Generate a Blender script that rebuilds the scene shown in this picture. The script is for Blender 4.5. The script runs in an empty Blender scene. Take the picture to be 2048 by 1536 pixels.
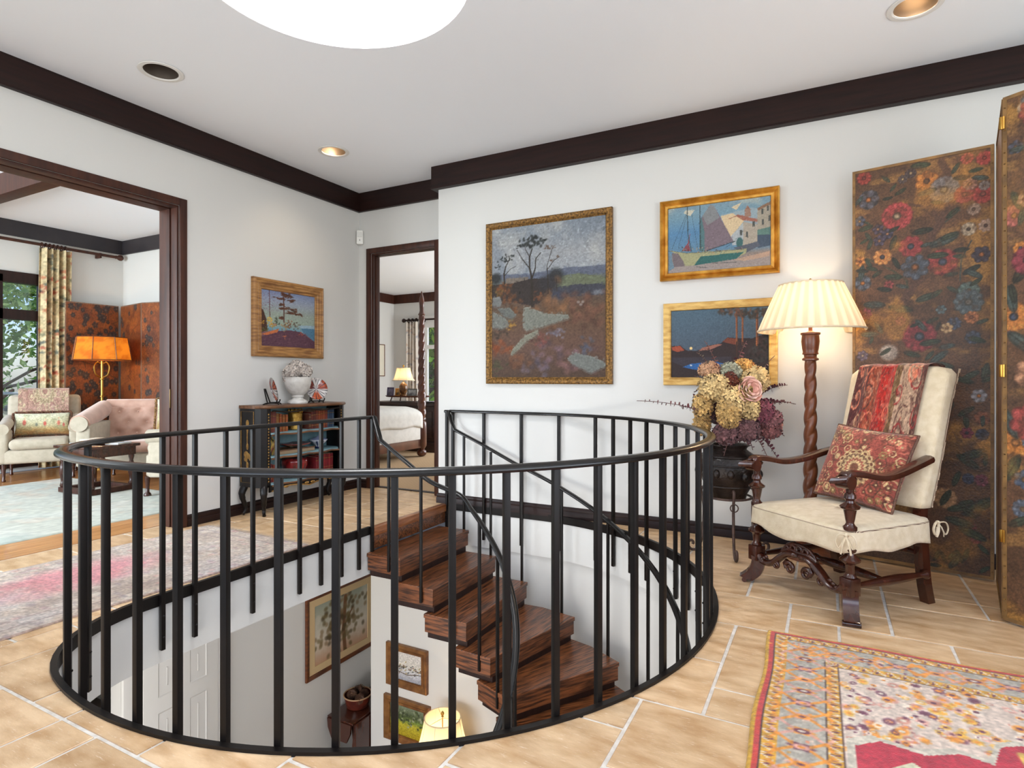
import bpy, bmesh, math, random
import numpy as np
from mathutils import Vector, Matrix, geometry
R_ = math.radians
C = bpy.context.scene.collection
scene = bpy.context.scene
random.seed(7)
# ------------------------------------------------------------------ camera
cam_d = bpy.data.cameras.new('camera'); cam = bpy.data.objects.new('camera', cam_d); C.objects.link(cam)
cam.location = (0, 0, 1.18); cam.rotation_euler = (R_(90), 0, R_(28.095))
cam_d.sensor_width = 36; cam_d.lens = 20.777; cam_d.shift_y = -10/2048; cam_d.clip_start = .05; cam_d.clip_end = 300
scene.camera = cam
# ------------------------------------------------------------------ world, exposure
scene.view_settings.view_transform = 'Standard'; scene.view_settings.look = 'None'
scene.view_settings.gamma = 1; scene.view_settings.use_curve_mapping = False
scene.view_settings.exposure = -0.12
W = bpy.data.worlds.new('sky'); scene.world = W; W.use_nodes = True
wn = W.node_tree.nodes; wl = W.node_tree.links; wn.clear()
wo = wn.new('ShaderNodeOutputWorld'); wb = wn.new('ShaderNodeBackground')
sky = wn.new('ShaderNodeTexSky'); sky.sky_type = 'NISHITA'; sky.sun_disc = False
sky.sun_elevation = R_(52); sky.sun_rotation = R_(200); sky.air_density = 1.2; sky.dust_density = .6
tint = wn.new('ShaderNodeMixRGB'); tint.blend_type = 'MULTIPLY'; tint.inputs[0].default_value = 1; tint.inputs[2].default_value = (.74, .88, 1.25, 1)
wl.new(sky.outputs[0], tint.inputs[1]); wl.new(tint.outputs[0], wb.inputs[0]); wb.inputs[1].default_value = .2; wl.new(wb.outputs[0], wo.inputs[0])
sun_d = bpy.data.lights.new('sun', 'SUN'); sun_d.energy = 3.0; sun_d.angle = R_(1.5); sun_d.color = (1, .95, .86)
sun = bpy.data.objects.new('sun', sun_d); C.objects.link(sun); sun.rotation_euler = (-Vector((.35, .55, 1.4))).to_track_quat('-Z', 'Y').to_euler()
# ------------------------------------------------------------------ added fill lights outside the frame, standing in for daylight
def area(name, loc, rot, sx, sy, power, col=(1, 1, 1)):
    d = bpy.data.lights.new(name, 'AREA'); d.shape = 'RECTANGLE'; d.size = sx; d.size_y = sy; d.energy = power; d.color = col
    o = bpy.data.objects.new(name, d); C.objects.link(o); o.location = loc; o.rotation_euler = [R_(a) for a in rot]; return o
FILL_COL = (.93, .97, 1)
area('fill_front_area', (-.9, -2.35, 1.75), (134, 0, 0), 4.6, 2.2, 140, FILL_COL)      # added fill behind the camera, tilted up to brighten the ceiling
area('fill_side_area', (2.66, 1.0, 1.75), (122, 0, 90), 3.4, 2.2, 135, FILL_COL)          # added fill from the unseen side of the hall
area('fill_living_area', (-7.0, -1.95, 1.6), (100, 0, 0), 3.4, 2.2, 470, (.84, .94, 1))  # added fill at the unseen end of the living room
area('fill_bedroom_area', (-3.2, 9.8, 1.6), (96, 0, 90), 2.6, 2.0, 200, FILL_COL)  # added fill by the bedroom's right wall, out of view
area('fill_lower_area', (-2.4, -2.35, -1.5), (94, 0, 0), 4.0, 1.8, 300, (1, .97, .93))         # added fill that brightens the storey below
def lamp(name, loc, power, col=(1, .72, .42), rad=.05, kind='POINT', rot=None, spot=None, blend=.6):
    d = bpy.data.lights.new(name, kind); d.energy = power; d.color = col; d.shadow_soft_size = rad
    if spot: d.spot_size = R_(spot); d.spot_blend = blend
    o = bpy.data.objects.new(name, d); C.objects.link(o); o.location = loc
    if rot: o.rotation_euler = [R_(a) for a in rot]
    return o
# ------------------------------------------------------------------ scene helpers
def tag(o, label=None, cat=None, group=None, kind=None):
    if label: o['label'] = label
    if cat: o['category'] = cat
    if group: o['group'] = group
    if kind: o['kind'] = kind
    return o
def thing(name, label, cat, loc=(0, 0, 0), rz=0, group=None):
    o = bpy.data.objects.new(name, None); C.objects.link(o); o.empty_display_size = .1
    o.location = loc; o.rotation_euler = (0, 0, R_(rz)); return tag(o, label, cat, group)
def link(name, me, mat, parent=None):
    o = bpy.data.objects.new(name, me); C.objects.link(o)
    if mat is not None and not me.materials: me.materials.append(mat)
    if parent is not None: o.parent = parent
    return o
def share(name, src, parent=None, loc=(0, 0, 0), rot=(0, 0, 0)):
    o = bpy.data.objects.new(name, src.data); C.objects.link(o); o.location = loc; o.rotation_euler = rot
    if parent is not None: o.parent = parent
    return o
def RM(rx=0, ry=0, rz=0, loc=(0, 0, 0), sc=(1, 1, 1)):
    return Matrix.Translation(loc) @ Matrix.Rotation(R_(rz), 4, 'Z') @ Matrix.Rotation(R_(ry), 4, 'Y') @ Matrix.Rotation(R_(rx), 4, 'X') @ Matrix.Diagonal((*sc, 1))
class MB:
    def __init__(s): s.v = []; s.f = []; s.c = []
    def add(s, vs, fs, M=None, col=None):
        o = len(s.v)
        if M is not None: vs = [M @ Vector(p) for p in vs]
        s.v += [tuple(p) for p in vs]; s.f += [tuple(i+o for i in f) for f in fs]
        if col is not None: s.c += [col]*len(vs)
        return s
    def box(s, x0, x1, y0, y1, z0, z1, M=None, col=None):
        return s.add([(x0,y0,z0),(x1,y0,z0),(x1,y1,z0),(x0,y1,z0),(x0,y0,z1),(x1,y0,z1),(x1,y1,z1),(x0,y1,z1)],
                     [(3,2,1,0),(4,5,6,7),(0,1,5,4),(1,2,6,5),(2,3,7,6),(3,0,4,7)], M, col)
    def cbox(s, x0, x1, y0, y1, z0, z1, b=.005, M=None, col=None):     # box with chamfered edges
        bm = bmesh.new(); bmesh.ops.create_cube(bm, size=1)
        for v in bm.verts: v.co = ((x0+x1)/2+v.co.x*(x1-x0), (y0+y1)/2+v.co.y*(y1-y0), (z0+z1)/2+v.co.z*(z1-z0))
        bmesh.ops.bevel(bm, geom=bm.edges[:], offset=b, segments=2, profile=.6, affect='EDGES')
        bm.verts.index_update(); r = s.add([v.co.copy() for v in bm.verts], [[v.index for v in f.verts] for f in bm.faces], M, col); bm.free(); return r
    def lathe(s, prof, n=20, M=None, col=None, fn=None, cap=True):
        vs = []; fs = []; m = len(prof)
        for k in range(n):
            a = 2*math.pi*k/n
            for (r, z) in prof:
                rr = r if fn is None else r*fn(a, z)
                vs.append((rr*math.cos(a), rr*math.sin(a), z))
        for k in range(n):
            k2 = (k+1) % n
            for j in range(m-1): fs.append((k*m+j, k2*m+j, k2*m+j+1, k*m+j+1))
        if cap and prof[0][0] > 1e-4: fs.append(tuple(k*m for k in range(n))[::-1])
        if cap and prof[-1][0] > 1e-4: fs.append(tuple(k*m+m-1 for k in range(n)))
        return s.add(vs, fs, M, col)
    def tube(s, path, r, n=8, closed=False, M=None, col=None, flat=1.0):
        P = [Vector(p) for p in path]; N = len(P); rs = r if isinstance(r, (list, tuple)) else [r]*N
        vs = []; fs = []; up = None
        for i in range(N):
            t = (P[(i+1) % N]-P[i-1]) if closed else (P[min(i+1, N-1)]-P[max(i-1, 0)])
            if t.length < 1e-9: t = Vector((0, 0, 1))
            t.normalize()
            if up is None:
                up = Vector((0, 0, 1)) if abs(t.z) < .9 else Vector((1, 0, 0))
            a = t.cross(up)
            if a.length < 1e-6: a = t.orthogonal()
            a.normalize(); b = a.cross(t).normalized(); up = b
            for k in range(n):
                w = 2*math.pi*k/n; vs.append(P[i]+a*math.cos(w)*rs[i]+b*math.sin(w)*rs[i]*flat)
        for i in range(N if closed else N-1):
            j = (i+1) % N
            for k in range(n): fs.append((i*n+k, i*n+(k+1) % n, j*n+(k+1) % n, j*n+k))
        if not closed: fs += [tuple(range(n))[::-1], tuple((N-1)*n+k for k in range(n))]
        return s.add(vs, fs, M, col)
    def sweep(s, prof, path, closed=False, M=None, up=(0, 0, 1), col=None):   # prof: (side, height) pairs; side is to the right of travel
        P = [Vector(p) for p in path]; N = len(P); U = Vector(up); vs = []; fs = []; m = len(prof)
        for i in range(N):
            if closed: a = (P[i]-P[i-1]); b = (P[(i+1) % N]-P[i])
            else: a = P[i]-P[max(i-1, 0)]; b = P[min(i+1, N-1)]-P[i]
            if a.length < 1e-9: a = b
            if b.length < 1e-9: b = a
            a = a.normalized(); b = b.normalized()
            na = a.cross(U).normalized(); nb = b.cross(U).normalized(); n = (na+nb)
            n = n.normalized() if n.length > 1e-6 else na
            k = 1/max(.35, n.dot(na))
            for (d, h) in prof: vs.append(P[i]+n*d*k+U*h)
        for i in range(N if closed else N-1):
            j = (i+1) % N
            for q in range(m): fs.append((i*m+q, j*m+q, j*m+(q+1) % m, i*m+(q+1) % m))
        if not closed: fs += [tuple(range(m)), tuple((N-1)*m+q for q in range(m))[::-1]]
        return s.add(vs, fs, M, col)
    def prism(s, poly, y0, y1, M=None, col=None):    # polygon in x,z extruded along y
        n = len(poly); vs = [(x, y0, z) for x, z in poly]+[(x, y1, z) for x, z in poly]
        fs = [tuple(range(n)), tuple(range(2*n-1, n-1, -1))]+[(i, i+n, (i+1) % n+n, (i+1) % n) for i in range(n)]
        return s.add(vs, fs, M, col)
    def slab(s, poly, z0, z1, M=None, col=None):     # polygon in x,y extruded along z
        n = len(poly); vs = [(x, y, z0) for x, y in poly]+[(x, y, z1) for x, y in poly]
        fs = [tuple(range(n-1, -1, -1)), tuple(range(n, 2*n))]+[(i, (i+1) % n, (i+1) % n+n, i+n) for i in range(n)]
        return s.add(vs, fs, M, col)
    def ball(s, c, r, nu=12, nv=8, M=None, col=None):
        r = r if isinstance(r, (tuple, list)) else (r, r, r)
        vs = [(c[0], c[1], c[2]-r[2])]; fs = []
        for j in range(1, nv):
            ph = -math.pi/2+math.pi*j/nv
            for k in range(nu):
                a = 2*math.pi*k/nu; vs.append((c[0]+r[0]*math.cos(ph)*math.cos(a), c[1]+r[1]*math.cos(ph)*math.sin(a), c[2]+r[2]*math.sin(ph)))
        vs.append((c[0], c[1], c[2]+r[2])); L = len(vs)-1
        for k in range(nu):
            fs.append((0, 1+(k+1) % nu, 1+k)); fs.append((L, L-nu+k, L-nu+(k+1) % nu))
            for j in range(nv-2): fs.append((1+j*nu+k, 1+j*nu+(k+1) % nu, 1+(j+1)*nu+(k+1) % nu, 1+(j+1)*nu+k))
        return s.add(vs, fs, M, col)
    def build(s, name, mat, parent=None, smooth=35, bevel=0):
        me = bpy.data.meshes.new(name); me.from_pydata(s.v, [], s.f); me.validate(clean_customdata=False)
        if s.c and len(s.c) == len(me.vertices):
            at = me.color_attributes.new('Col', 'FLOAT_COLOR', 'POINT')
            a = np.ones((len(s.c), 4), np.float32); a[:, :3] = lin(np.array(s.c)); at.data.foreach_set('color', a.ravel())
        bm = bmesh.new(); bm.from_mesh(me); bmesh.ops.recalc_face_normals(bm, faces=bm.faces[:]); bm.to_mesh(me); bm.free()
        if smooth:
            me.polygons.foreach_set('use_smooth', [True]*len(me.polygons)); me.set_sharp_from_angle(angle=R_(smooth))
        return link(name, me, mat, parent)
def lin(c):
    c = np.clip(np.asarray(c, dtype=np.float64), 0, 1); return np.where(c <= .04045, c/12.92, ((c+.055)/1.055)**2.4)
def rgb(r, g, b): return tuple(float(x) for x in lin(np.array([r, g, b])/255.))+(1,)
def grid_obj(name, P, mat, parent=None, cols=None, smooth=True, closed_u=False):
    """P: array (nv, nu, 3) of points; cols: array (nv, nu, 3) sRGB 0..1"""
    nv, nu = P.shape[:2]; me = bpy.data.meshes.new(name)
    idx = np.arange(nv*nu).reshape(nv, nu)
    if closed_u: q = np.stack([idx[:-1], np.roll(idx, -1, 1)[:-1], np.roll(idx, -1, 1)[1:], idx[1:]], -1).reshape(-1, 4)
    else: q = np.stack([idx[:-1, :-1], idx[:-1, 1:], idx[1:, 1:], idx[1:, :-1]], -1).reshape(-1, 4)
    me.vertices.add(nv*nu); me.vertices.foreach_set('co', np.ascontiguousarray(P, np.float32).ravel())
    me.loops.add(q.size); me.loops.foreach_set('vertex_index', q.astype(np.int32).ravel())
    me.polygons.add(len(q)); me.polygons.foreach_set('loop_start', (np.arange(len(q))*4).astype(np.int32))
    try: me.polygons.foreach_set('loop_total', np.full(len(q), 4, np.int32))
    except Exception: pass
    me.update(calc_edges=True)
    if cols is not None:
        at = me.color_attributes.new('Col', 'FLOAT_COLOR', 'POINT')
        a = np.ones((nv*nu, 4), np.float32); a[:, :3] = lin(cols).reshape(-1, 3); at.data.foreach_set('color', a.ravel())
    if smooth: me.polygons.foreach_set('use_smooth', [True]*len(me.polygons))
    return link(name, me, mat, parent)
# ------------------------------------------------------------------ materials
def _nt(name):
    m = bpy.data.materials.new(name); m.use_nodes = True; nt = m.node_tree
    return m, nt, nt.nodes['Principled BSDF'], nt.nodes.new, nt.links.new
def M_(name, col, rough=.5, col2=None, scale=8, detail=5, bump=0, bscale=None, metal=0, stretch=None, spec=.5, coat=0, rand=0, sheen=0, contrast=(.35, .65), wave=None, glass=0, trans=0):
    m, nt, b, N, L = _nt(name)
    b.inputs['Roughness'].default_value = rough; b.inputs['Metallic'].default_value = metal; b.inputs['Specular IOR Level'].default_value = spec
    b.inputs['Coat Weight'].default_value = coat; b.inputs['Sheen Weight'].default_value = sheen
    c1 = rgb(*col); b.inputs['Base Color'].default_value = c1
    tc = N('ShaderNodeTexCoord'); mp = N('ShaderNodeMapping'); L(tc.outputs['Object'], mp.inputs[0])
    if stretch: mp.inputs['Scale'].default_value = stretch
    vec = mp.outputs[0]
    if rand:
        oi = N('ShaderNodeObjectInfo'); ad = N('ShaderNodeVectorMath'); ad.operation = 'ADD'; sc = N('ShaderNodeVectorMath'); sc.operation = 'SCALE'
        cb = N('ShaderNodeCombineXYZ')
        for i in range(3): L(oi.outputs['Random'], cb.inputs[i])
        L(cb.outputs[0], sc.inputs[0]); sc.inputs['Scale'].default_value = 37; L(mp.outputs[0], ad.inputs[0]); L(sc.outputs[0], ad.inputs[1]); vec = ad.outputs[0]
    if col2:
        if wave:
            t = N('ShaderNodeTexWave'); t.inputs['Scale'].default_value = scale; t.inputs['Distortion'].default_value = wave; t.inputs['Detail'].default_value = 3; t.inputs['Detail Scale'].default_value = 1.2
        else:
            t = N('ShaderNodeTexNoise'); t.inputs['Scale'].default_value = scale; t.inputs['Detail'].default_value = detail
        L(vec, t.inputs['Vector'])
        r = N('ShaderNodeValToRGB'); r.color_ramp.elements[0].position = contrast[0]; r.color_ramp.elements[1].position = contrast[1]
        r.color_ramp.elements[0].color = c1; r.color_ramp.elements[1].color = rgb(*col2); L(t.outputs['Fac'], r.inputs[0]); out = r.outputs[0]
        if rand:
            hs = N('ShaderNodeHueSaturation'); mr = N('ShaderNodeMapRange'); mr.inputs['To Min'].default_value = 1-rand; mr.inputs['To Max'].default_value = 1+rand
            L(oi.outputs['Random'], mr.inputs['Value']); L(mr.outputs[0], hs.inputs['Value']); L(out, hs.inputs['Color']); out = hs.outputs[0]
        L(out, b.inputs['Base Color'])
    if bump:
        t2 = N('ShaderNodeTexNoise'); t2.inputs['Scale'].default_value = bscale or scale*4; t2.inputs['Detail'].default_value = 4; L(vec, t2.inputs['Vector'])
        bp = N('ShaderNodeBump'); bp.inputs['Strength'].default_value = bump; bp.inputs['Distance'].default_value = .01; L(t2.outputs['Fac'], bp.inputs['Height']); L(bp.outputs[0], b.inputs['Normal'])
    if glass: b.inputs['Transmission Weight'].default_value = glass
    return m
def V_(name, rough=.6, bump=.15, bscale=120, spec=.4, sheen=0, metal=0, coat=0):       # colours come from the mesh's own painted pattern
    m, nt, b, N, L = _nt(name); b.inputs['Roughness'].default_value = rough; b.inputs['Specular IOR Level'].default_value = spec
    b.inputs['Sheen Weight'].default_value = sheen; b.inputs['Metallic'].default_value = metal; b.inputs['Coat Weight'].default_value = coat
    a = N('ShaderNodeAttribute'); a.attribute_name = 'Col'; L(a.outputs['Color'], b.inputs['Base Color'])
    if bump:
        tc = N('ShaderNodeTexCoord'); t = N('ShaderNodeTexNoise'); t.inputs['Scale'].default_value = bscale; t.inputs['Detail'].default_value = 3; L(tc.outputs['Object'], t.inputs['Vector'])
        bp = N('ShaderNodeBump'); bp.inputs['Strength'].default_value = bump; bp.inputs['Distance'].default_value = .005; L(t.outputs['Fac'], bp.inputs['Height']); L(bp.outputs[0], b.inputs['Normal'])
    return m
def E_(name, col, strength):
    m, nt, b, N, L = _nt(name); b.inputs['Base Color'].default_value = rgb(*col); b.inputs['Emission Color'].default_value = rgb(*col); b.inputs['Emission Strength'].default_value = strength; return m
def T_(name, col, trans=.5, emit=0, ecol=None, vcol=False, rough=.8):                  # lampshade cloth: diffuse + translucent, glowing a little
    m, nt, b, N, L = _nt(name); out = nt.nodes['Material Output']; tr = N('ShaderNodeBsdfTranslucent'); mx = N('ShaderNodeMixShader'); mx.inputs[0].default_value = trans
    b.inputs['Base Color'].default_value = rgb(*col); b.inputs['Roughness'].default_value = rough; tr.inputs[0].default_value = rgb(*col)
    if vcol:
        a = N('ShaderNodeAttribute'); a.attribute_name = 'Col'; L(a.outputs['Color'], b.inputs['Base Color']); L(a.outputs['Color'], tr.inputs[0])
    L(b.outputs[0], mx.inputs[1]); L(tr.outputs[0], mx.inputs[2]); L(mx.outputs[0], out.inputs[0]); return m
m_wall = M_('wall_paint', (212, 210, 206), .75, bump=.03, bscale=150)
m_ceil = M_('ceiling_paint', (243, 246, 251), .85)
m_white = M_('white_trim_paint', (228, 226, 222), .45)
m_dark = M_('dark_stained_wood', (28, 15, 13), .42, (46, 25, 20), 3, stretch=(9, 9, 1), bump=.04, contrast=(.3, .75), spec=.3)
m_darkh = M_('dark_stained_wood_horizontal', (28, 15, 13), .45, (44, 24, 20), 3, stretch=(1, 1, 12), bump=.04, contrast=(.3, .75), spec=.25)
m_door = M_('walnut_casing', (48, 23, 16), .45, (78, 42, 28), 3, stretch=(9, 9, 1), contrast=(.3, .75), spec=.35)
m_mahog = M_('polished_mahogany', (48, 20, 12), .26, (74, 34, 20), 5, stretch=(6, 6, 1.5), contrast=(.3, .7), coat=.4)
m_iron = M_('black_painted_iron', (15, 12, 11), .42, (25, 19, 16), 3, spec=.25)
m_rail = M_('black_iron_rail', (14, 12, 12), .22, (20, 17, 16), 3, spec=.45)
m_tread = M_('oak_tread', (50, 25, 13), .3, (132, 78, 44), 5.5, stretch=(1.1, 13, 13), detail=9, contrast=(.38, .6), coat=.2, rand=.12, bump=.05)
m_tread2 = M_('oak_tread_edge', (50, 25, 13), .34, (124, 72, 40), 5.5, stretch=(1.1, 1.1, 13), detail=9, contrast=(.38, .62), coat=.15, rand=.12, bump=.05)
m_grout = M_('white_grout', (226, 220, 212), .85, (206, 198, 188), 30, bump=.3, bscale=90)
# ================================================================== SETTING
CEIL = 3.2
def tess(outer, holes, z, up=True):
    loops = [[Vector((x, y, 0)) for x, y in l] for l in [outer]+holes]
    tri = geometry.tessellate_polygon(loops); flat = [p for l in loops for p in l]
    return [(p.x, p.y, z) for p in flat], [tuple(t) for t in tri]
def struct(o, label=None): o['kind'] = 'structure'; (label and tag(o, label)); return o
CX, CY, CR = -2.233, 2.9, 1.75
def arc(cx, cy, r, a0, a1, n): return [(cx+r*math.cos(R_(a0+(a1-a0)*i/n)), cy+r*math.sin(R_(a0+(a1-a0)*i/n))) for i in range(n+1)]
def outline(off=0.0, y0=3.6):                       # the edge of the stairwell: straight on the left, round elsewhere
    p = [(-3.2+off, y0)]
    p += arc(-2.5, 1.8845, .7-off, 180, 255.27, 12)
    p += arc(CX, CY, CR-off, -104.73, 90, 72)[1:]
    p += [(-3.17, CY+CR-off)]
    return p
hole = [(-3.2, 4.65)]+outline()[0:-1]+[]
def rect(x0, x1, y0, y1): return [(x0, y0), (x1, y0), (x1, y1), (x0, y1)]
# ---- floor bed with tiles
hole2 = [(-3.2, 4.65)]+outline()[:-1]
fl = MB(); v, f = tess(rect(-4.75, 2.7, -2.4, 4.79), [hole2], -.004); fl.add(v, f)
fl.box(-4.75, -3.278, 4.65, 5.04, -.1, -.004)
floor = struct(fl.build('floor', m_grout, None, 0), 'floor bed of pale grout under the travertine tiles')
lc = MB(); v, f = tess(rect(-9.2, 2.7, -2.4, 5.9), [hole2], -.36); lc.add(v, f)
struct(lc.build('ceiling_lower', m_ceil, None, 0))
rim = MB(); rim.sweep([(0, -.05), (0, -.362), (.02, -.362), (.02, -.05)], [(x, y, 0) for x, y in outline(.004)][::1])
struct(rim.build('wall_stairwell_rim', m_wall, None, 40), 'white plaster edge of the floor around the stairwell')
m_tile = M_('travertine', (190, 150, 107), .36, (226, 193, 153), 4.5, detail=10, contrast=(.32, .68), rand=.09, bump=.12, bscale=40, stretch=(1.6, 4, 2))
# travertine pits and pale fill
nt = m_tile.node_tree; b = nt.nodes['Principled BSDF']; src = b.inputs['Base Color'].links[0].from_socket
vo = nt.nodes.new('ShaderNodeTexNoise'); vo.inputs['Scale'].default_value = 26; vo.inputs['Detail'].default_value = 6; vo.inputs['Roughness'].default_value = .7
vm = nt.nodes.new('ShaderNodeMapping'); vm.inputs['Scale'].default_value = (.6, 1.6, 1)
cr = nt.nodes.new('ShaderNodeValToRGB'); cr.color_ramp.elements[0].position = .6; cr.color_ramp.elements[1].position = .69; cr.color_ramp.elements[1].color = (.7, .7, .7, 1)
mxn = nt.nodes.new('ShaderNodeMixRGB'); mxn.inputs[2].default_value = rgb(240, 226, 206)
base_vec = [l.from_socket for l in nt.links if l.to_node.type == 'TEX_NOISE' and l.to_socket.name == 'Vector'][0]
nt.links.new(base_vec, vm.inputs[0]); nt.links.new(vm.outputs[0], vo.inputs['Vector']); nt.links.new(vo.outputs['Fac'], cr.inputs[0]); nt.links.new(cr.outputs[0], mxn.inputs[0]); nt.links.new(src, mxn.inputs[1]); nt.links.new(mxn.outputs[0], b.inputs['Base Color'])
mod_x, mod_y, ox, oy = .2175, .2145, -.387, 2.15
occ = set(); tiles = []
def put(i, j, w, h):
    cells = [(i+a, j+b_) for a in range(w) for b_ in range(h)]
    if any(c in occ for c in cells): return False
    occ.update(cells); tiles.append((i, j, w, h)); return True
for t in [(0,0,3,1),(0,1,2,3),(2,1,3,2),(2,3,2,1),(-2,0,2,2),(-2,2,2,2),(-1,-2,3,2),(-3,-1,2,1),(-3,-3,2,2),(-2,4,3,2),(1,4,1,1),(1,5,2,1),(2,4,2,1),(0,6,2,2),(-2,6,2,2),(3,5,3,2),(4,3,2,2),(2,6,1,2),(3,7,2,1),
          (-9,-5,2,1),(-10,-5,1,2),(-12,-5,2,2),(-8,-7,3,2),(-9,-7,1,2),(-11,-7,2,2),(-7,-5,2,2)]: put(*t)
rt = random.Random(11)
for j in range(-8, 14):
    for i in range(-20, 14):
        if (i, j) in occ: continue
        opts = [(3,2),(2,3),(2,2),(2,1),(1,2),(1,1)]; wts = [4,3,4,2,2,1]; done = False
        while opts and not done:
            k = rt.choices(range(len(opts)), wts)[0]; o = opts.pop(k); wts.pop(k); done = put(i, j, *o)
def clip(poly, n, d, keep_in):      # half-plane n.p <= d (inside) or >= d
    out = []; s = 1 if keep_in else -1
    for k in range(len(poly)):
        a, b_ = poly[k-1], poly[k]; fa = s*(n[0]*a[0]+n[1]*a[1]-d); fb = s*(n[0]*b_[0]+n[1]*b_[1]-d)
        if (fa <= 0) != (fb <= 0): q = fa/(fa-fb); out.append((a[0]+(b_[0]-a[0])*q, a[1]+(b_[1]-a[1])*q))
        if fb <= 0: out.append(b_)
    return out
hp = [(-3.212, 4.662)]+[(x, y) for x, y in outline(-.012, 3.6)][:-1]
edges = []
for k in range(len(hp)):
    a, b_ = hp[k], hp[(k+1) % len(hp)]; ex, ey = b_[0]-a[0], b_[1]-a[1]; n = (ey, -ex); l = math.hypot(*n)
    if l > 1e-6: n = (n[0]/l, n[1]/l); edges.append((n, n[0]*a[0]+n[1]*a[1]))
def minus_hole(poly):
    out = []; rem = poly
    for n, d in edges:
        o = clip(rem, n, d, False)
        if len(o) >= 3: out.append(o)
        rem = clip(rem, n, d, True)
        if len(rem) < 3: break
    return out
def parea(p): return abs(sum(p[k-1][0]*p[k][1]-p[k][0]*p[k-1][1] for k in range(len(p))))/2
g = .007
for (i, j, w, h) in tiles:
    x0, x1, y0, y1 = ox+i*mod_x+g, ox+(i+w)*mod_x-g, oy+j*mod_y+g, oy+(j+h)*mod_y-g
    ymax = 4.64 if x0 > -3.4 else 5.03
    x0, x1, y1 = max(x0, -4.74), min(x1, 2.6), min(y1, ymax)
    if x1-x0 < .03 or y1-y0 < .03: continue
    if y1 < .75 or x0 > 1.95: continue
    if x0 > -.1 and x1 < 1.2 and y0 > .8 and y1 < 2.9: continue              # wholly under the red rug
    rp = rect(x0, x1, y0, y1)
    inside = [all(n[0]*p[0]+n[1]*p[1] <= d for n, d in edges) for p in rp]
    if all(inside): continue
    pcs = minus_hole(rp)
    pcs = [p for p in pcs if parea(p) > 1e-5]
    if not pcs: continue
    tb = MB()
    if abs(sum(map(parea, pcs))-parea(rp)) < 1e-4:
        e = .003; jx = [rt.uniform(-.002, .002) for _ in range(8)]
        lo = [(x0+jx[0], y0+jx[1]), (x1+jx[2], y0+jx[3]), (x1+jx[4], y1+jx[5]), (x0+jx[6], y1+jx[7])]; cxm, cym = (x0+x1)/2, (y0+y1)/2
        hi = [(x+(e if x < cxm else -e), y+(e if y < cym else -e)) for x, y in lo]
        tb.add([(x, y, -.006) for x, y in lo]+[(x, y, -.0015) for x, y in lo]+[(x, y, .0) for x, y in hi],
               [(8,9,10,11)]+[(a, (a+1) % 4, (a+1) % 4+4, a+4) for a in range(4)]+[(a+4, (a+1) % 4+4, (a+1) % 4+8, a+8) for a in range(4)])
    else:
        for p in pcs: tb.slab(p, -.006, 0)
    tb.build('floor_tile', m_tile, floor, 0)
# ---- hall walls
def wall(name, boxes, mat=None, label=None):
    w = MB()
    for b_ in boxes: w.box(*b_)
    return struct(w.build(name, mat or m_wall, None, 0), label)
wall('wall_left', [(-4.75, -4.52, -2.4, .3, 0, CEIL), (-4.75, -4.52, .3, 2.88, 2.55, CEIL), (-4.75, -4.52, 2.88, 5.03, 0, CEIL)])
wall('wall_alcove', [(-4.52, -4.345, 4.914, 5.03, 0, CEIL), (-4.345, -3.5, 4.914, 5.03, 2.53, CEIL), (-3.5, -3.278, 4.914, 5.03, 0, CEIL)])
wall('wall_back', [(-3.278, 2.7, 4.65, 4.8, -.05, CEIL), (-3.278, -3.13, 4.8, 5.03, -.05, CEIL)])
wall('wall_right', [(2.7, 2.8, -2.4, -.8, 0, CEIL), (2.7, 2.8, 2.8, 4.65, 0, CEIL), (2.7, 2.8, -.8, 2.8, 0, .6), (2.7, 2.8, -.8, 2.8, 2.9, CEIL)], label='unseen side wall with a wide opening added for the fill light')  # opening added where the side fill light stands
wall('wall_front', [(-4.52, -3.3, -2.5, -2.4, 0, CEIL), (1.5, 2.7, -2.5, -2.4, 0, CEIL), (-3.3, 1.5, -2.5, -2.4, 0, .6), (-3.3, 1.5, -2.5, -2.4, 2.9, CEIL)], label='unseen front wall with a wide opening added for the fill light')  # opening added for the fill light behind the camera
cans = [(-3.863, 2.339, .11), (-3.865, 3.879, .11), (.42, 3.85, .11)]
SKX, SKY, SKR = -2.166, 2.157, .69
circ = lambda x, y, r, n=32: [(x+r*math.cos(2*math.pi*k/n), y+r*math.sin(2*math.pi*k/n)) for k in range(n)]
cl = MB(); v, f = tess(rect(-4.75, 2.8, -2.5, 5.03), [circ(SKX, SKY, SKR, 64)]+[circ(x, y, r*.93) for x, y, r in cans], CEIL); cl.add(v, f)
struct(cl.build('ceiling', m_ceil, None, 0))
# ---- skylight: round white shaft with a daylit dome
m_dome = E_('daylit_skylight_dome', (250, 252, 255), 15)
sk = MB(); n = 64; a = circ(0, 0, SKR, n)
sk.add([(x, y, 0) for x, y in a]+[(x*.97, y*.97, .62) for x, y in a]+[(x*1.04, y*1.04, .62) for x, y in a]+[(x*1.04, y*1.04, .004) for x, y in a],
       [(k+n*q, (k+1) % n+n*q, (k+1) % n+n*((q+1) % 4), k+n*((q+1) % 4)) for k in range(n) for q in range(4)])
skl = struct(sk.build('window_1', m_white, None, 50), 'round white skylight shaft in the hall ceiling'); skl.location = (SKX, SKY, CEIL)
dm = MB(); dm.lathe([(SKR*.965, .6), (SKR*.8, .66), (SKR*.5, .71), (SKR*.2, .735), (.001, .74)], 48, cap=False); dm.build('dome', m_dome, skl)
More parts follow.
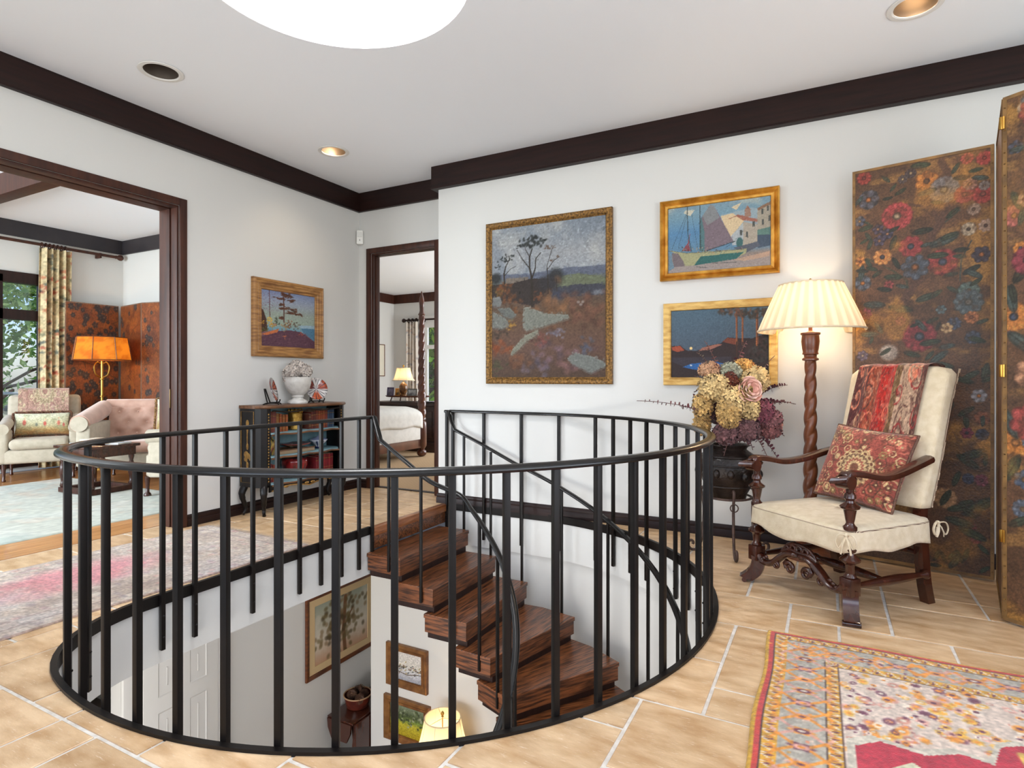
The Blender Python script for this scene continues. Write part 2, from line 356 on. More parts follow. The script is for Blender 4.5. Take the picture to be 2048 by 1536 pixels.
# ---- recessed lights
m_canin = M_('dark_can_baffle', (120, 108, 98), .4, metal=.6)
m_bulb = E_('warm_bulb', (255, 226, 180), 14)
def can(x, y, r, z, label, lit, aim=None, power=0):
    t = thing('recessed_light', label, 'ceiling light', (x, y, z), 0, 'recessed ceiling lights')
    MB().lathe([(r*1.22, -.002), (r*1.2, -.006), (r*1.0, -.007), (r*.93, -.002), (r*.93, .01)], 36, cap=False).build('trim_ring', m_white, t)
    MB().lathe([(r*.93, .0), (r*.9, .05), (r*.8, .12), (r*.55, .17), (.001, .175)], 36, cap=False).build('baffle', m_canin, t)
    q = MB(); q.lathe([(.001, .15), (r*.3, .13), (r*.42, .1), (r*.45, .16)], 24, cap=False); q.build('bulb', m_bulb if lit else m_canin, t)
    if lit and aim:
        d = Vector(aim)-Vector((x, y, z+.09)); o = lamp('recessed_lamp', (x, y, z+.085), power, (1, .8, .55), .03, 'SPOT', spot=95, blend=.8)
        o.rotation_euler = d.to_track_quat('-Z', 'Y').to_euler()
    return t
can(*cans[0], CEIL, 'unlit recessed ceiling light with dark grille nearest the wide doorway', False)
can(*cans[1], CEIL, 'lit recessed ceiling light above the black cabinet corner', True, (-4.5, 4.0, 2.1), 12)
can(*cans[2], CEIL, 'lit recessed ceiling light above the tall armchair', True, (.45, 4.1, 0), 26)
# ---- crown boards
def trim(name, prof, path, mat=None, closed=False, label=None, up=(0, 0, 1)):
    return struct(MB().sweep(prof, path, closed, up=up).build(name, mat or m_darkh, None, 30), label)
crown = [(0, 2.995), (.035, 2.995), (.035, 3.003), (.03, 3.01), (.03, CEIL-.001), (0, CEIL-.001)]
crown2 = [(0, 2.985), (.055, 2.985), (.055, 2.994), (.05, 3.0), (.05, CEIL-.001), (0, CEIL-.001)]
trim('trim_1', crown, [(-4.52, -2.4, 0), (-4.52, 4.914, 0), (-3.278, 4.914, 0)], label='dark crown board on the left and alcove walls')
trim('trim_2', crown2, [(-3.278, 4.914, 0), (-3.278, 4.65, 0), (2.7, 4.65, 0)], label='dark crown board on the back wall')
bb = [(0, 0), (.022, 0), (.022, .05), (.014, .058), (.018, .068), (.016, .082), (.008, .092), (0, .094)]
trim('baseboard_left', bb, [(-4.52, 2.94, 0), (-4.52, 4.914, 0), (-4.402, 4.914, 0)])
trim('baseboard_left.001', bb, [(-4.52, -2.4, 0), (-4.52, .24, 0)])
bb2 = [(0, -.004), (.016, -.004), (.016, .05), (.012, .058), (.014, .068), (.012, .082), (.006, .092), (0, .094)]
trim('baseboard_back', bb2, [(-3.278, 4.7, 0), (-3.278, 4.65, 0), (2.7, 4.65, 0)])
# ---- cased openings
def casing(name, pts, w, d, mat, nrm, label):      # flat board around three sides; pts along the opening edge in plan/height
    cs = MB(); (a, b_, h) = pts
    return cs
def cased(name, axis, plane, a0, a1, h, w, d, back, label):
    m = MB()
    def bx(u0, u1, v0, v1, n0, n1):
        if axis == 'x': m.cbox(min(n0, n1), max(n0, n1), u0, u1, v0, v1, .004)
        else: m.cbox(u0, u1, min(n0, n1), max(n0, n1), v0, v1, .004)
    s = 1 if axis == 'x' else -1            # room side
    f0, f1 = plane, plane+s*d
    bx(a0-w, a0, 0, h+w, f0, f1); bx(a1, a1+w, 0, h+w, f0, f1); bx(a0, a1, h, h+w, f0, f1)
    o = struct(m.build(name, m_door, None, 30), label)
    j = MB(); m = j; t = .018; lay = [(0, .3), (.42, 1.0)]
    L = back-plane
    for q0, q1 in lay:
        n0, n1 = plane+L*q0, plane+L*q1
        bx(a0, a0+t, 0, h, n0, n1); bx(a1-t, a1, 0, h, n0, n1); bx(a0+t, a1-t, h-t, h, n0, n1)
    n0, n1 = plane+L*.3, plane+L*.42; t2 = .008
    bx(a0, a0+t2, 0, h, n0, n1); bx(a1-t2, a1, 0, h, n0, n1)
    m.build('jamb', m_door, o, 30)
    return o
d1 = cased('door_1', 'x', -4.52, .3, 2.88, 2.55, .057, .02, -4.75, 'dark wood casing of the wide opening to the living room')
d2 = cased('door_2', 'y', 4.914, -4.345, -3.5, 2.53, .057, .02, 5.03, 'walnut casing of the bedroom doorway')
lt = MB(); lt.cbox(-4.6, -4.594, 2.852, 2.863, .95, 1.1, .002); lt.build('latch_plate', M_('aged_brass', (120, 96, 60), .35, metal=.9), d1)
# ================================================================== STAIRCASE
st = thing('staircase', 'curving dark oak staircase descending inside the round stairwell', 'staircase', (0, 0, 0))
m_nose = M_('oak_nosing', (118, 66, 34), .32, (158, 98, 56), 6, stretch=(10, 1, 10), contrast=(.35, .65), coat=.2)
nb = MB(); nb.cbox(-3.23, -3.165, 3.6, 4.648, -.066, .001, .006); nb.build('landing_nosing', m_nose, st, 30)
nb = MB(); nb.cbox(-3.3, -3.18, 3.6, 4.648, -.17, -.067, .004); nb.build('landing_riser', m_tread, st, 30)
RISE = .185; treads = []
def th(k): return 91.3-17.0*(k-3)
for k in range(1, 17):
    z = -RISE*k
    if k <= 3:
        fr = [-2.86, -2.56, -2.262][k-1]; bk = [-3.19, -2.93, -2.635][k-1]; yo = [4.53, 4.5, 4.52][k-1]; yi = [3.555, 3.56, 3.548][k-1]
        poly = [(bk, yi), (fr, yi), (fr, yo), (bk, yo)]
    else:
        a1 = th(k); a0 = th(k-1)+5.5; ri, ro = .635, 1.605
        P = lambda r, a: (CX+r*math.cos(R_(a)), CY+r*math.sin(R_(a)))
        am = (a0+a1)/2
        poly = [P(ri, a0+4), P(ri, a1-2), P(ro, a1), P(ro*1.005, am), P(ro, a0)]
    cxm = sum(p[0] for p in poly)/len(poly); cym = sum(p[1] for p in poly)/len(poly); ang = 0 if k <= 3 else th(k)+8-90
    Mi = Matrix.Rotation(-R_(ang+90), 4, 'Z') @ Matrix.Translation((-cxm, -cym, -z))
    lp = [(Mi @ Vector((x, y, z))).xy for x, y in poly]; lp = [(p.x, p.y) for p in lp]
    ins = lambda q: [(x*(1-q/max(.2, abs(x))) if abs(x) > .05 else x, y*(1-q/max(.1, abs(y))) if abs(y) > .03 else y) for x, y in lp]
    m = MB(); e = .004
    inner = ins(.006)
    n = len(lp)
    def ring(pl, zz): return [(x, y, zz) for x, y in pl]
    top = ins(.003)
    m.add(ring(lp, -.03)+ring(lp, -.004)+ring(top, 0), [tuple(range(2*n, 3*n))]+[(a, (a+1) % n, (a+1) % n+n, a+n) for a in range(n)]+[(a+n, (a+1) % n+n, (a+1) % n+2*n, a+2*n) for a in range(n)]+[tuple(range(n))[::-1]])
    m.add(ring(inner, -.135)+ring(inner, -.03), [tuple(range(n))[::-1]]+[(a, (a+1) % n, (a+1) % n+n, a+n) for a in range(n)])
    t = m.build('tread', m_tread, st, 0); t.data.materials.append(m_tread2)
    for pf in t.data.polygons:
        if pf.center.z < -.006 and abs(pf.normal.z) < .5: pf.material_index = 1
    t.location = (cxm, cym, z); t.rotation_euler = (0, 0, R_(ang+90)); treads.append((poly, z))
    sp = MB(); s_ = .93; sp.slab([(cxm+(x-cxm)*.93, cym+(y-cym)*s_) for x, y in poly], z-RISE, z-.134); sp.build('support_block', m_dark, st, 0)
# ---- iron railing around the well
gr = thing('guard_railing', 'black iron railing with slim balusters curving around the stairwell', 'railing', (0, 0, 0))
rp = [(-.024, 0), (.024, 0), (.027, .008), (.024, .016), (.012, .024), (-.012, .024), (-.024, .016), (-.027, .008)]
HR = .868
op = outline(.026); op[0] = (op[0][0], 3.6)
path = [(x, y, HR) for x, y in op[:-1]]+[(-2.6, op[-1][1], HR), (-3.13, op[-1][1], HR)]
fine = []
for a, b_ in zip(path[:-1], path[1:]):
    fine.append(a)
fine.append(path[-1])
MB().sweep(rp, fine).build('handrail', m_rail, gr, 50)
MB().sweep([(-.012, -.05), (.012, -.05), (.012, .012), (-.012, .012)], [(x, y, 0) for x, y in outline(0)[:-1]]+[(-2.6, 4.645, 0), (-3.15, 4.645, 0)]).build('floor_band', m_iron, gr, 40)
bs = .0115
bal0 = MB().cbox(-bs, bs, -bs, bs, -.285, HR+.004, .002).build('baluster', m_iron, gr, 30)
blt0 = MB().lathe([(.006, 0), (.006, .003), (.003, .006), (.001, .0065)], 8, RM(0, 90, 0)).build('bolt', m_iron, bal0, 30)
blt0.location = (bs, 0, -.1)
spots = []
for y in (1.93, 2.116, 2.312, 2.5, 2.687, 2.873, 3.066, 3.266, 3.451, 3.6): spots.append((-3.2+.026, y, 0))
for a in (214, 230): spots.append((-2.5+.674*math.cos(R_(a)), 1.8845+.674*math.sin(R_(a)), a+180))
for a in (-103.3, -97.2, -91.2)+tuple(-85.1+6.15*k for k in range(10))+tuple(-29.7+6.25*k for k in range(1, 17)): spots.append((CX+1.724*math.cos(R_(a)), CY+1.724*math.sin(R_(a)), a+180))
for x in (-2.018, -2.377, -2.76, -3.098, -3.166): spots.append((x, 4.624, -90))
for k, (x, y, a) in enumerate(spots):
    if k == 0: o = bal0
    else: o = share('baluster', bal0, gr); share('bolt', blt0, o, (bs, 0, -.1))
    share('bolt', blt0, o, (bs, 0, -.215))
    o.location = (x, y, 0); o.rotation_euler = (0, 0, R_(a))
# ---- the two rails that follow the stairs down
def helix_rail(name, label, pts, feet, bl):
    t = thing(name, label, 'handrail', (0, 0, 0), 0, 'stair handrails')
    P = [Vector(p) for p in pts]; dense = []
    for i in range(len(P)-1):
        p0, p1, p2, p3 = P[max(i-1, 0)], P[i], P[i+1], P[min(i+2, len(P)-1)]
        for q in range(5):
            u = q/5
            if i < 3: dense.append(p1.lerp(p2, u))
            else: dense.append(.5*((2*p1)+(-p0+p2)*u+(2*p0-5*p1+4*p2-p3)*u*u+(-p0+3*p1-3*p2+p3)*u**3))
    dense.append(P[-1])
    MB().sweep([(a*.85, b_) for a, b_ in rp], dense).build('handrail', m_rail, t, 50)
    for (x, y, z0, rz) in feet:
        best = None
        for q0, q1 in zip(dense[:-1], dense[1:]):
            dx, dy = q1.x-q0.x, q1.y-q0.y; L2 = dx*dx+dy*dy
            if L2 < 1e-9: continue
            u = min(1, max(0, ((x-q0.x)*dx+(y-q0.y)*dy)/L2)); e = (q0.x+dx*u-x)**2+(q0.y+dy*u-y)**2
            if best is None or e < best[0]: best = (e, q0.z+(q1.z-q0.z)*u)
        top = best[1]
        o = MB().cbox(-.0095, .0095, -.0095, .0095, 0, top-z0+.008, .002).build('baluster', m_iron, t, 30)
        o.location = (x, y, z0); o.rotation_euler = (0, 0, R_(rz))
    return t
P = lambda r, a, z: (CX+r*math.cos(R_(a)), CY+r*math.sin(R_(a)), z)
RI, RO = .605, 1.625
inner = [(-3.172, 3.6, HR), (-3.13, 3.575, HR), (-3.03, 3.53, .70), (-2.79, 3.53, .555), (-2.56, 3.53, .42)]
inner += [P(RI+.025, 96-8.5*k, .345-.0975*k*.95) for k in range(0, 26)]
outer = [(-3.15, 4.575, HR), (-3.12, 4.575, HR), (-3.03, 4.56, .70), (-2.77, 4.56, .595), (-2.4, 4.56, .432)]
outer += [P(RO, 88-8.5*k, .36-.0925*k) for k in range(0, 26)]
fi = []; fo = []
for k, (poly, z) in enumerate(treads, 1):
    if k > 13: break
    if k <= 3:
        fi.append((poly[1][0]-.1, poly[1][1]-.011, z-.11, 0)); fo.append((poly[1][0]-.06, poly[2][1]+.011, z-.11, 0))
    else:
        a = th(k)+5; x, y, _ = P(.635-.011, a+1.5, 0); fi.append((x, y, z-.11, a)); x, y, _ = P(1.605+.013, a, 0); fo.append((x, y, z-.11, a))
helix_rail('stair_handrail', 'iron handrail on the inner side of the curving stairs, starting by the cabinet', inner, fi, None)
helix_rail('stair_handrail', 'iron handrail on the wall side of the curving stairs, starting beside the bedroom doorway', outer, fo, None)
# ---- lower storey shell
LZ = -2.96
m_lfloor = M_('lower_floor_boards', (92, 78, 66), .4, (122, 106, 92), 4, stretch=(1, 14, 1), contrast=(.3, .7))
struct(MB().box(-9.2, 2.7, -2.4, 5.9, LZ-.06, LZ).build('floor_lower', m_lfloor, None, 0))
lw = MB(); lp = [(-4.03, 4.665)]+[(-2.3, 4.665)]+arc(CX, CY, 1.79, 88, 48, 16)
a = lp[-1]; lp += [(a[0]+.743*1.6, a[1]-.669*1.6)]
lw.sweep([(0, LZ), (0, -.345), (-.1, -.345), (-.1, LZ)], [(x, y, 0) for x, y in lp])
struct(lw.build('wall_lower_back', m_wall, None, 30))
wall('wall_lower_left', [(-4.75, -4.55, 2.46, 5.5, LZ, -.36), (-4.55, -3.9, 5.4, 5.5, LZ, -.36), (-4.13, -4.03, 4.665, 5.4, LZ, -.36), (-4.75, -4.55, -2.4, .9, LZ, -.36)])
wall('wall_lower_hall', [(-9.2, -4.75, 4.27, 4.4, LZ, -.36), (-9.3, -9.2, -2.4, 4.4, LZ, -.36)])
wall('wall_lower_front', [(-9.2, -4.4, -2.5, -2.4, LZ, -.36), (-.4, 2.7, -2.5, -2.4, LZ, -.36), (-4.4, -.4, -2.5, -2.4, LZ, LZ+.55), (-4.4, -.4, -2.5, -2.4, -.6, -.36), (2.7, 2.8, -2.4, 4.8, LZ, -.36)])  # unseen opening added for the lower fill light
# ================================================================== PAINTER: patterns painted point by point onto fine meshes
class Paint:
    def __init__(s, nu, nv, col=(200, 200, 200), asp=1.0, seed=1):
        s.nu, s.nv, s.asp = nu, nv, asp; s.a = np.empty((nv, nu, 3)); s.a[:] = np.array(col)/255.
        s.u = np.linspace(0, 1, nu)[None, :].repeat(nv, 0); s.v = np.linspace(0, 1, nv)[:, None].repeat(nu, 1); s.rs = np.random.RandomState(seed)
    def win(s, u0, u1, v0, v1):
        i0 = max(0, int(u0*(s.nu-1))); i1 = min(s.nu, int(u1*(s.nu-1))+2); j0 = max(0, int(v0*(s.nv-1))); j1 = min(s.nv, int(v1*(s.nv-1))+2)
        return (slice(j0, j1), slice(i0, i1)) if i1 > i0 and j1 > j0 else None
    def mix(s, w, m, col, al=1.0):
        m = (np.clip(m, 0, 1)*al)[..., None]; s.a[w] = s.a[w]*(1-m)+np.array(col)/255.*m
    def all(s, m, col, al=1.0): s.mix((slice(None), slice(None)), m, col, al)
    def noise(s, fu, fv, octv=4, seed=None, pers=.55):
        rs = np.random.RandomState(seed) if seed is not None else s.rs; out = np.zeros((s.nv, s.nu)); amp = 1; tot = 0
        for o in range(octv):
            gu, gv = int(max(2, fu*2**o))+1, int(max(2, fv*2**o))+1; g_ = rs.rand(gv, gu)
            x = s.u*(gu-1); y = s.v*(gv-1); x0 = np.minimum(x.astype(int), gu-2); y0 = np.minimum(y.astype(int), gv-2); fx = x-x0; fy = y-y0
            fx = fx*fx*(3-2*fx); fy = fy*fy*(3-2*fy)
            out += amp*((g_[y0, x0]*(1-fx)+g_[y0, x0+1]*fx)*(1-fy)+(g_[y0+1, x0]*(1-fx)+g_[y0+1, x0+1]*fx)*fy); tot += amp; amp *= pers
        return out/tot
    def grade(s, stops):       # vertical gradient, list of (v, colour)
        vs = [p[0] for p in stops]
        for c in range(3): s.a[..., c] = np.interp(s.v, vs, [p[1][c]/255. for p in stops])
    def ell(s, u, v, ru, rv, col, rot=0, soft=.25, al=1.0, pet=0, depth=.0, ph=0):
        k = max(ru*s.asp, rv)*1.4; w = s.win(u-k/s.asp, u+k/s.asp, v-k, v+k)
        if w is None: return
        dx = (s.u[w]-u)*s.asp; dy = s.v[w]-v; c_, s_ = math.cos(rot), math.sin(rot); x = (dx*c_+dy*s_)/(ru*s.asp); y = (-dx*s_+dy*c_)/rv
        d = np.sqrt(x*x+y*y)
        if pet: d = d/(1-depth+depth*np.abs(np.cos(np.arctan2(y, x)*pet/2+ph)))
        s.mix(w, (1-d)/max(soft, 1e-3)+.5*0, col, al)
    def poly(s, pts, col, al=1.0):
        us = [p[0] for p in pts]; vs = [p[1] for p in pts]; w = s.win(min(us), max(us), min(vs), max(vs))
        if w is None: return
        U, V = s.u[w], s.v[w]; ins = np.zeros(U.shape, bool)
        for i in range(len(pts)):
            x0, y0 = pts[i-1]; x1, y1 = pts[i]
            if y0 == y1: continue
            c = ((y0 > V) != (y1 > V)) & (U < (x1-x0)*(V-y0)/(y1-y0)+x0); ins ^= c
        s.mix(w, ins.astype(float), col, al)
    def line(s, pts, wd, col, al=1.0, wd1=None, soft=.4):
        N = len(pts)-1
        for i in range(N):
            (x0, y0), (x1, y1) = pts[i], pts[i+1]; ww = wd if wd1 is None else wd+(wd1-wd)*(i+.5)/N; k = ww*1.5
            w = s.win(min(x0, x1)-k/s.asp, max(x0, x1)+k/s.asp, min(y0, y1)-k, max(y0, y1)+k)
            if w is None: continue
            px = (s.u[w]-x0)*s.asp; py = s.v[w]-y0; dx = (x1-x0)*s.asp; dy = y1-y0; L2 = dx*dx+dy*dy+1e-12; t = np.clip((px*dx+py*dy)/L2, 0, 1)
            d = np.hypot(px-t*dx, py-t*dy); s.mix(w, (ww-d)/(ww*soft)+0, col, al)
    def jitter(s, amt, fu=60, fv=60, octv=2):
        n = (s.noise(fu, fv, octv)-.5)*2*amt; s.a = np.clip(s.a*(1+n[..., None]), 0, 1)
    def dab(s, n, su, sv, jit=.12, al=.75):
        src = s.a.copy(); rs = s.rs
        for k in range(n):
            u, v = rs.rand(), rs.rand(); c = src[min(s.nv-1, max(0, int((v+rs.randn()*sv*.7)*(s.nv-1)))), min(s.nu-1, max(0, int((u+rs.randn()*su*.7)*(s.nu-1))))]*255*(1+jit*rs.randn())
            s.ell(u, v, su*(.5+rs.rand()), sv*(.35+.5*rs.rand()), np.clip(c, 0, 255), rs.randn()*.7, .5, al)
    def tone(s, sat, gain):
        g_ = s.a.mean(-1, keepdims=True); s.a = np.clip((g_+(s.a-g_)*sat)*gain, 0, 1)
    def flower(s, u, v, r, col, cen=(200, 150, 60), pet=6, dark=.6, ring=True):
        d = tuple(x*dark for x in col); l = tuple(min(255, x*1.25+14) for x in col); ph = s.rs.rand()*3
        s.ell(u, v, r/s.asp, r, d, 0, .12, .95, pet*1, .22, ph)
        for k in range(pet):
            a = 2*math.pi*k/pet+ph; pu, pv = u+math.cos(a)*r*.58/s.asp, v+math.sin(a)*r*.58
            s.ell(pu, pv, r*.4/s.asp, r*.33, col, a, .3, .95); s.ell(pu+math.cos(a)*r*.12/s.asp, pv+math.sin(a)*r*.12, r*.22/s.asp, r*.15, l, a, .7, .75)
        s.ell(u, v, r*.3/s.asp, r*.3, tuple(x*.5 for x in cen), 0, .3); s.ell(u, v, r*.2/s.asp, r*.2, cen, 0, .5)
    def leaf(s, u, v, L, ang, col, fat=.36):
        s.ell(u, v, L/s.asp, L*fat, tuple(x*.6 for x in col), ang, .15, .9); s.ell(u, v, L*.86/s.asp, L*fat*.75, col, ang, .35, .95)
        c_, s_ = math.cos(ang), math.sin(ang); s.line([(u-c_*L*.9/s.asp, v-s_*L*.9), (u+c_*L*.9/s.asp, v+s_*L*.9)], L*.05, tuple(x*.5 for x in col), .8)
def sheet(tl, tr, br, bl):      # maps design-sheet positions to (u, v) of a panel
    A = []; B = []
    for (x, y), (u, v) in zip((tl, tr, br, bl), ((0, 1), (1, 1), (1, 0), (0, 0))):
        A.append([x, y, 1, 0, 0, 0, -u*x, -u*y]); B.append(u); A.append([0, 0, 0, x, y, 1, -v*x, -v*y]); B.append(v)
    h = np.linalg.solve(np.array(A, float), np.array(B, float))
    def q(x, y):
        w = h[6]*x+h[7]*y+1; return ((h[0]*x+h[1]*y+h[2])/w, (h[3]*x+h[4]*y+h[5])/w)
    return q
def plane_pts(nu, nv, x0, x1, z0, z1, y=0):
    P = np.zeros((nv, nu, 3)); P[..., 0] = np.linspace(x0, x1, nu)[None, :]; P[..., 2] = np.linspace(z0, z1, nv)[:, None]; P[..., 1] = y; return P
m_canvas = V_('oil_paint_on_canvas', .55, .2, 260, .2)
m_gilt = M_('gilded_wood', (176, 116, 34), .34, (222, 168, 74), 14, bump=.15, metal=.45, contrast=(.35, .7))
m_giltpale = M_('pale_gilded_wood', (176, 132, 62), .4, (214, 176, 104), 10, stretch=(1, 1, 4), bump=.25, metal=.35)
m_giltold = M_('antique_gilt_carved', (84, 58, 26), .42, (158, 116, 58), 60, bump=.8, bscale=70, metal=.4, detail=3)
m_oakfr = M_('ribbed_oak_frame', (120, 78, 38), .45, (176, 128, 72), 9, stretch=(1, 1, 6), bump=.2)
m_brownfr = M_('brown_wood_frame', (74, 38, 20), .35, (112, 62, 32), 8, stretch=(1, 1, 5))
m_matbd = M_('mat_board', (206, 178, 134), .8)
def frame_mesh(w, h, prof, mat, parent, name='frame'):
    m = MB(); n = len(prof); vs = []; fs = []
    for (d, y) in prof:
        for sx, sz in ((-1, -1), (1, -1), (1, 1), (-1, 1)): vs.append((sx*(w/2-d), -y, sz*(h/2-d)))
    for i in range(n-1):
        for k in range(4): fs.append((i*4+k, i*4+(k+1) % 4, (i+1)*4+(k+1) % 4, (i+1)*4+k))
    m.add(vs, fs); return m.build(name, mat, parent, 20)
def picture(name, label, cen, rz, w, h, prof, mat, paint, group=None, inner=None):
    t = thing(name, label, 'painting', cen, rz, group); frame_mesh(w, h, prof, mat, t)
    d, y = prof[-1]; cw, ch = w-2*d, h-2*d
    if inner:       # inner slip or mat
        (d2, mat2, nm) = inner; frame_mesh(cw, ch, [(0, y-.001), (0, y+.001), (d2, y+.001), (d2, y-.004)], mat2, t, nm); cw -= 2*d2; ch -= 2*d2
    grid_obj('canvas', plane_pts(paint.nu, paint.nv, -cw/2, cw/2, -ch/2, ch/2, -(y-.003)), m_canvas, t, paint.a)
    MB().box(-w/2+.01, w/2-.01, -.004, 0, -h/2+.01, h/2-.01).build('backing', m_brownfr, t, 0)
    return t
# ---- tall moorland landscape
p = Paint(200, 268, asp=.74, seed=3); q = sheet((108, 248), (1016, 135), (1018, 1428), (112, 1432))
p.grade([(0, (88, 66, 52)), (.2, (112, 82, 68)), (.42, (112, 84, 62)), (.52, (100, 82, 72)), (.6, (104, 106, 96)), (.66, (118, 124, 132)), (.7, (168, 172, 178)), (.8, (172, 174, 178)), (.93, (150, 158, 168)), (1, (150, 160, 172))])
n = p.noise(5, 5, 5); p.all(((n-.5)*4)*(p.v > .66), (202, 200, 196), .7); p.all(((p.noise(6, 4, 4)-.52)*5)*(p.v > .68), (132, 142, 156), .6)
def P_(*a): return [q(x, y) for x, y in a]
p.poly(P_((108, 610), (400, 600), (700, 555), (1018, 530), (1018, 600), (640, 640), (108, 650)), (104, 110, 130), .9)
p.poly(P_((640, 620), (800, 600), (960, 620), (1018, 640), (1018, 700), (620, 720)), (116, 122, 96)); p.poly(P_((220, 640), (400, 625), (400, 690), (220, 690)), (132, 118, 106))
p.poly(P_((600, 715), (760, 690), (1018, 680), (1018, 770), (700, 790), (560, 770)), (74, 74, 84)); p.poly(P_((108, 690), (260, 680), (420, 640), (560, 640), (600, 760), (450, 860), (108, 800)), (62, 52, 48))
for (x, y, a, b_, c) in [(620, 620, 80, 80, (54, 54, 54)), (560, 680, 120, 80, (58, 54, 56)), (140, 640, 60, 60, (50, 50, 48)), (640, 780, 70, 40, (66, 68, 84)), (960, 750, 60, 25, (130, 132, 140))]:
    u, v = q(x, y); p.ell(u, v, a/908, b_/1240, c, soft=.5, al=.9)
for (x, y, a, c) in [(200, 720, 80, (150, 84, 40)), (150, 760, 60, (124, 92, 44)), (480, 780, 50, (138, 78, 44)), (260, 800, 90, (136, 82, 46)), (600, 840, 160, (142, 98, 64)), (850, 830, 160, (122, 80, 62)), (300, 900, 60, (120, 76, 44)), (180, 1190, 120, (140, 70, 34)), (260, 1010, 50, (190, 140, 50)), (900, 950, 140, (110, 74, 58)), (620, 1200, 150, (122, 96, 104)), (760, 1320, 160, (126, 90, 88)), (480, 1330, 120, (112, 98, 112)), (160, 1340, 80, (84, 82, 52)), (640, 1080, 60, (142, 142, 160)), (880, 1190, 80, (92, 98, 118)), (300, 1300, 120, (120, 76, 50)), (560, 1000, 120, (112, 76, 54)), (180, 1080, 70, (70, 58, 46)), (480, 1130, 80, (122, 68, 60))]:
    u, v = q(x, y)
    for k in range(16):
        uu, vv = u+p.rs.randn()*a/908*.5, v+p.rs.randn()*a/1240*.4; p.ell(uu, vv, a/908*.3, a/1240*.22, tuple(np.array(c)*(.75+.5*p.rs.rand())), p.rs.rand()*3, .7, .6)
for pts, c in [([(360, 870), (400, 868), (540, 920), (720, 930), (730, 960), (560, 1010), (540, 1020), (380, 1060), (355, 1030)], (146, 146, 134)), ([(112, 900), (220, 960), (250, 1010), (200, 1040), (112, 1040)], (140, 140, 132)), ([(150, 880), (250, 870), (310, 930), (270, 970), (200, 940)], (124, 126, 120)), ([(118, 790), (170, 785), (190, 830), (170, 865), (112, 860)], (138, 138, 136)), ([(480, 1050), (490, 1080), (400, 1130), (300, 1230), (260, 1260), (270, 1210), (370, 1100)], (152, 150, 132)), ([(710, 1280), (760, 1235), (900, 1260), (1018, 1310), (1018, 1340), (900, 1395), (760, 1330)], (136, 138, 132))]:
    p.poly(P_(*pts), c); p.poly([(u*.98+.02*np.mean([k[0] for k in P_(*pts)]), v-.012) for u, v in P_(*pts)], tuple(np.array(c)*.86), .5)
p.dab(4200, .013, .009, .1, .6)
tr = (58, 48, 40)
for pts, w0, w1 in [([(432, 860), (430, 700), (425, 620), (412, 560), (410, 470), (430, 400)], .011, .004), ([(430, 640), (455, 560), (460, 480), (500, 430)], .006, .003), ([(412, 560), (350, 480), (310, 410)], .005, .002), ([(412, 470), (380, 410), (370, 380)], .004, .002), ([(560, 760), (558, 640), (550, 540), (590, 400)], .005, .002), ([(560, 560), (600, 500), (640, 470)], .003, .002), ([(210, 680), (205, 600), (220, 540), (250, 480)], .008, .003), ([(215, 610), (260, 560), (300, 540)], .003, .002), ([(630, 740), (625, 640)], .003, .003)]: p.line(P_(*pts), w0, tr, .95, w1)
for (x, y, a) in [(440, 320, 70), (380, 345, 60), (500, 345, 60), (330, 380, 40), (440, 360, 60), (270, 460, 30), (200, 490, 45), (160, 540, 30), (225, 470, 40), (560, 390, 40), (600, 385, 25), (630, 465, 22), (590, 500, 25)]:
    u, v = q(x, y)
    for k in range(12): p.ell(u+p.rs.randn()*a/908*.45, v+p.rs.randn()*a/1240*.3, a/908*.28, a/1240*.2, (52, 54, 52) if x < 540 else (110, 88, 74), p.rs.rand()*3, .6, .75)
for (x, y) in [(820, 850), (835, 828), (800, 830)]: u, v = q(x, y); p.ell(u, v, .018, .012, (150, 132, 122), soft=.5)
p.dab(1200, .006, .005, .12, .5); p.tone(.95, .82); p.jitter(.12, 90, 120, 2)
picture('landscape_painting', 'tall moorland landscape painting with slender trees and boulders in antique gilt frame', (-2.139, 4.648, 1.86), 0, 1.19, 1.445,
        [(0, 0), (0, .03), (.012, .036), (.03, .028), (.045, .034), (.05, .026), (.058, .02)], m_giltold, p, 'paintings in the hall')
# ---- harbour with sailing boat
p = Paint(220, 150, (96, 140, 176), 1.5, 5); q = sheet((120, 210), (896, 100), (900, 628), (124, 704))
p.grade([(0, (150, 140, 140)), (.2, (150, 132, 122)), (.3, (96, 140, 172)), (.6, (86, 140, 186)), (.85, (120, 160, 180)), (1, (128, 160, 178))])
p.all((p.noise(6, 4)-.5)*5*(p.v > .75), (196, 196, 176), .6)
def P_(*a): return [q(x, y) for x, y in a]
p.poly(P_((520, 250), (600, 230), (760, 190), (800, 200), (800, 420), (600, 430)), (150, 172, 182)); p.poly(P_((600, 190), (680, 150), (640, 210)), (222, 200, 160))
p.poly(P_((520, 260), (610, 235), (700, 290), (600, 420), (550, 330)), (226, 196, 150)); p.poly(P_((600, 410), (700, 300), (690, 480), (610, 480)), (176, 182, 186)); p.poly(P_((690, 300), (800, 320), (800, 470), (690, 480)), (178, 164, 146))
p.poly(P_((570, 285), (650, 245), (800, 280), (800, 300), (690, 290), (640, 260)), (176, 104, 84)); p.poly(P_((700, 205), (745, 200), (750, 260), (700, 262)), (166, 124, 104)); p.poly(P_((705, 205), (722, 172), (742, 200)), (160, 110, 90))
p.poly(P_((798, 200), (896, 150), (898, 340), (800, 360)), (172, 160, 140)); p.poly(P_((798, 195), (896, 140), (896, 165), (800, 215)), (150, 110, 84)); p.poly(P_((800, 360), (898, 335), (898, 400), (800, 400)), (96, 134, 124)); p.poly(P_((800, 400), (898, 395), (898, 480), (800, 500)), (74, 90, 110))
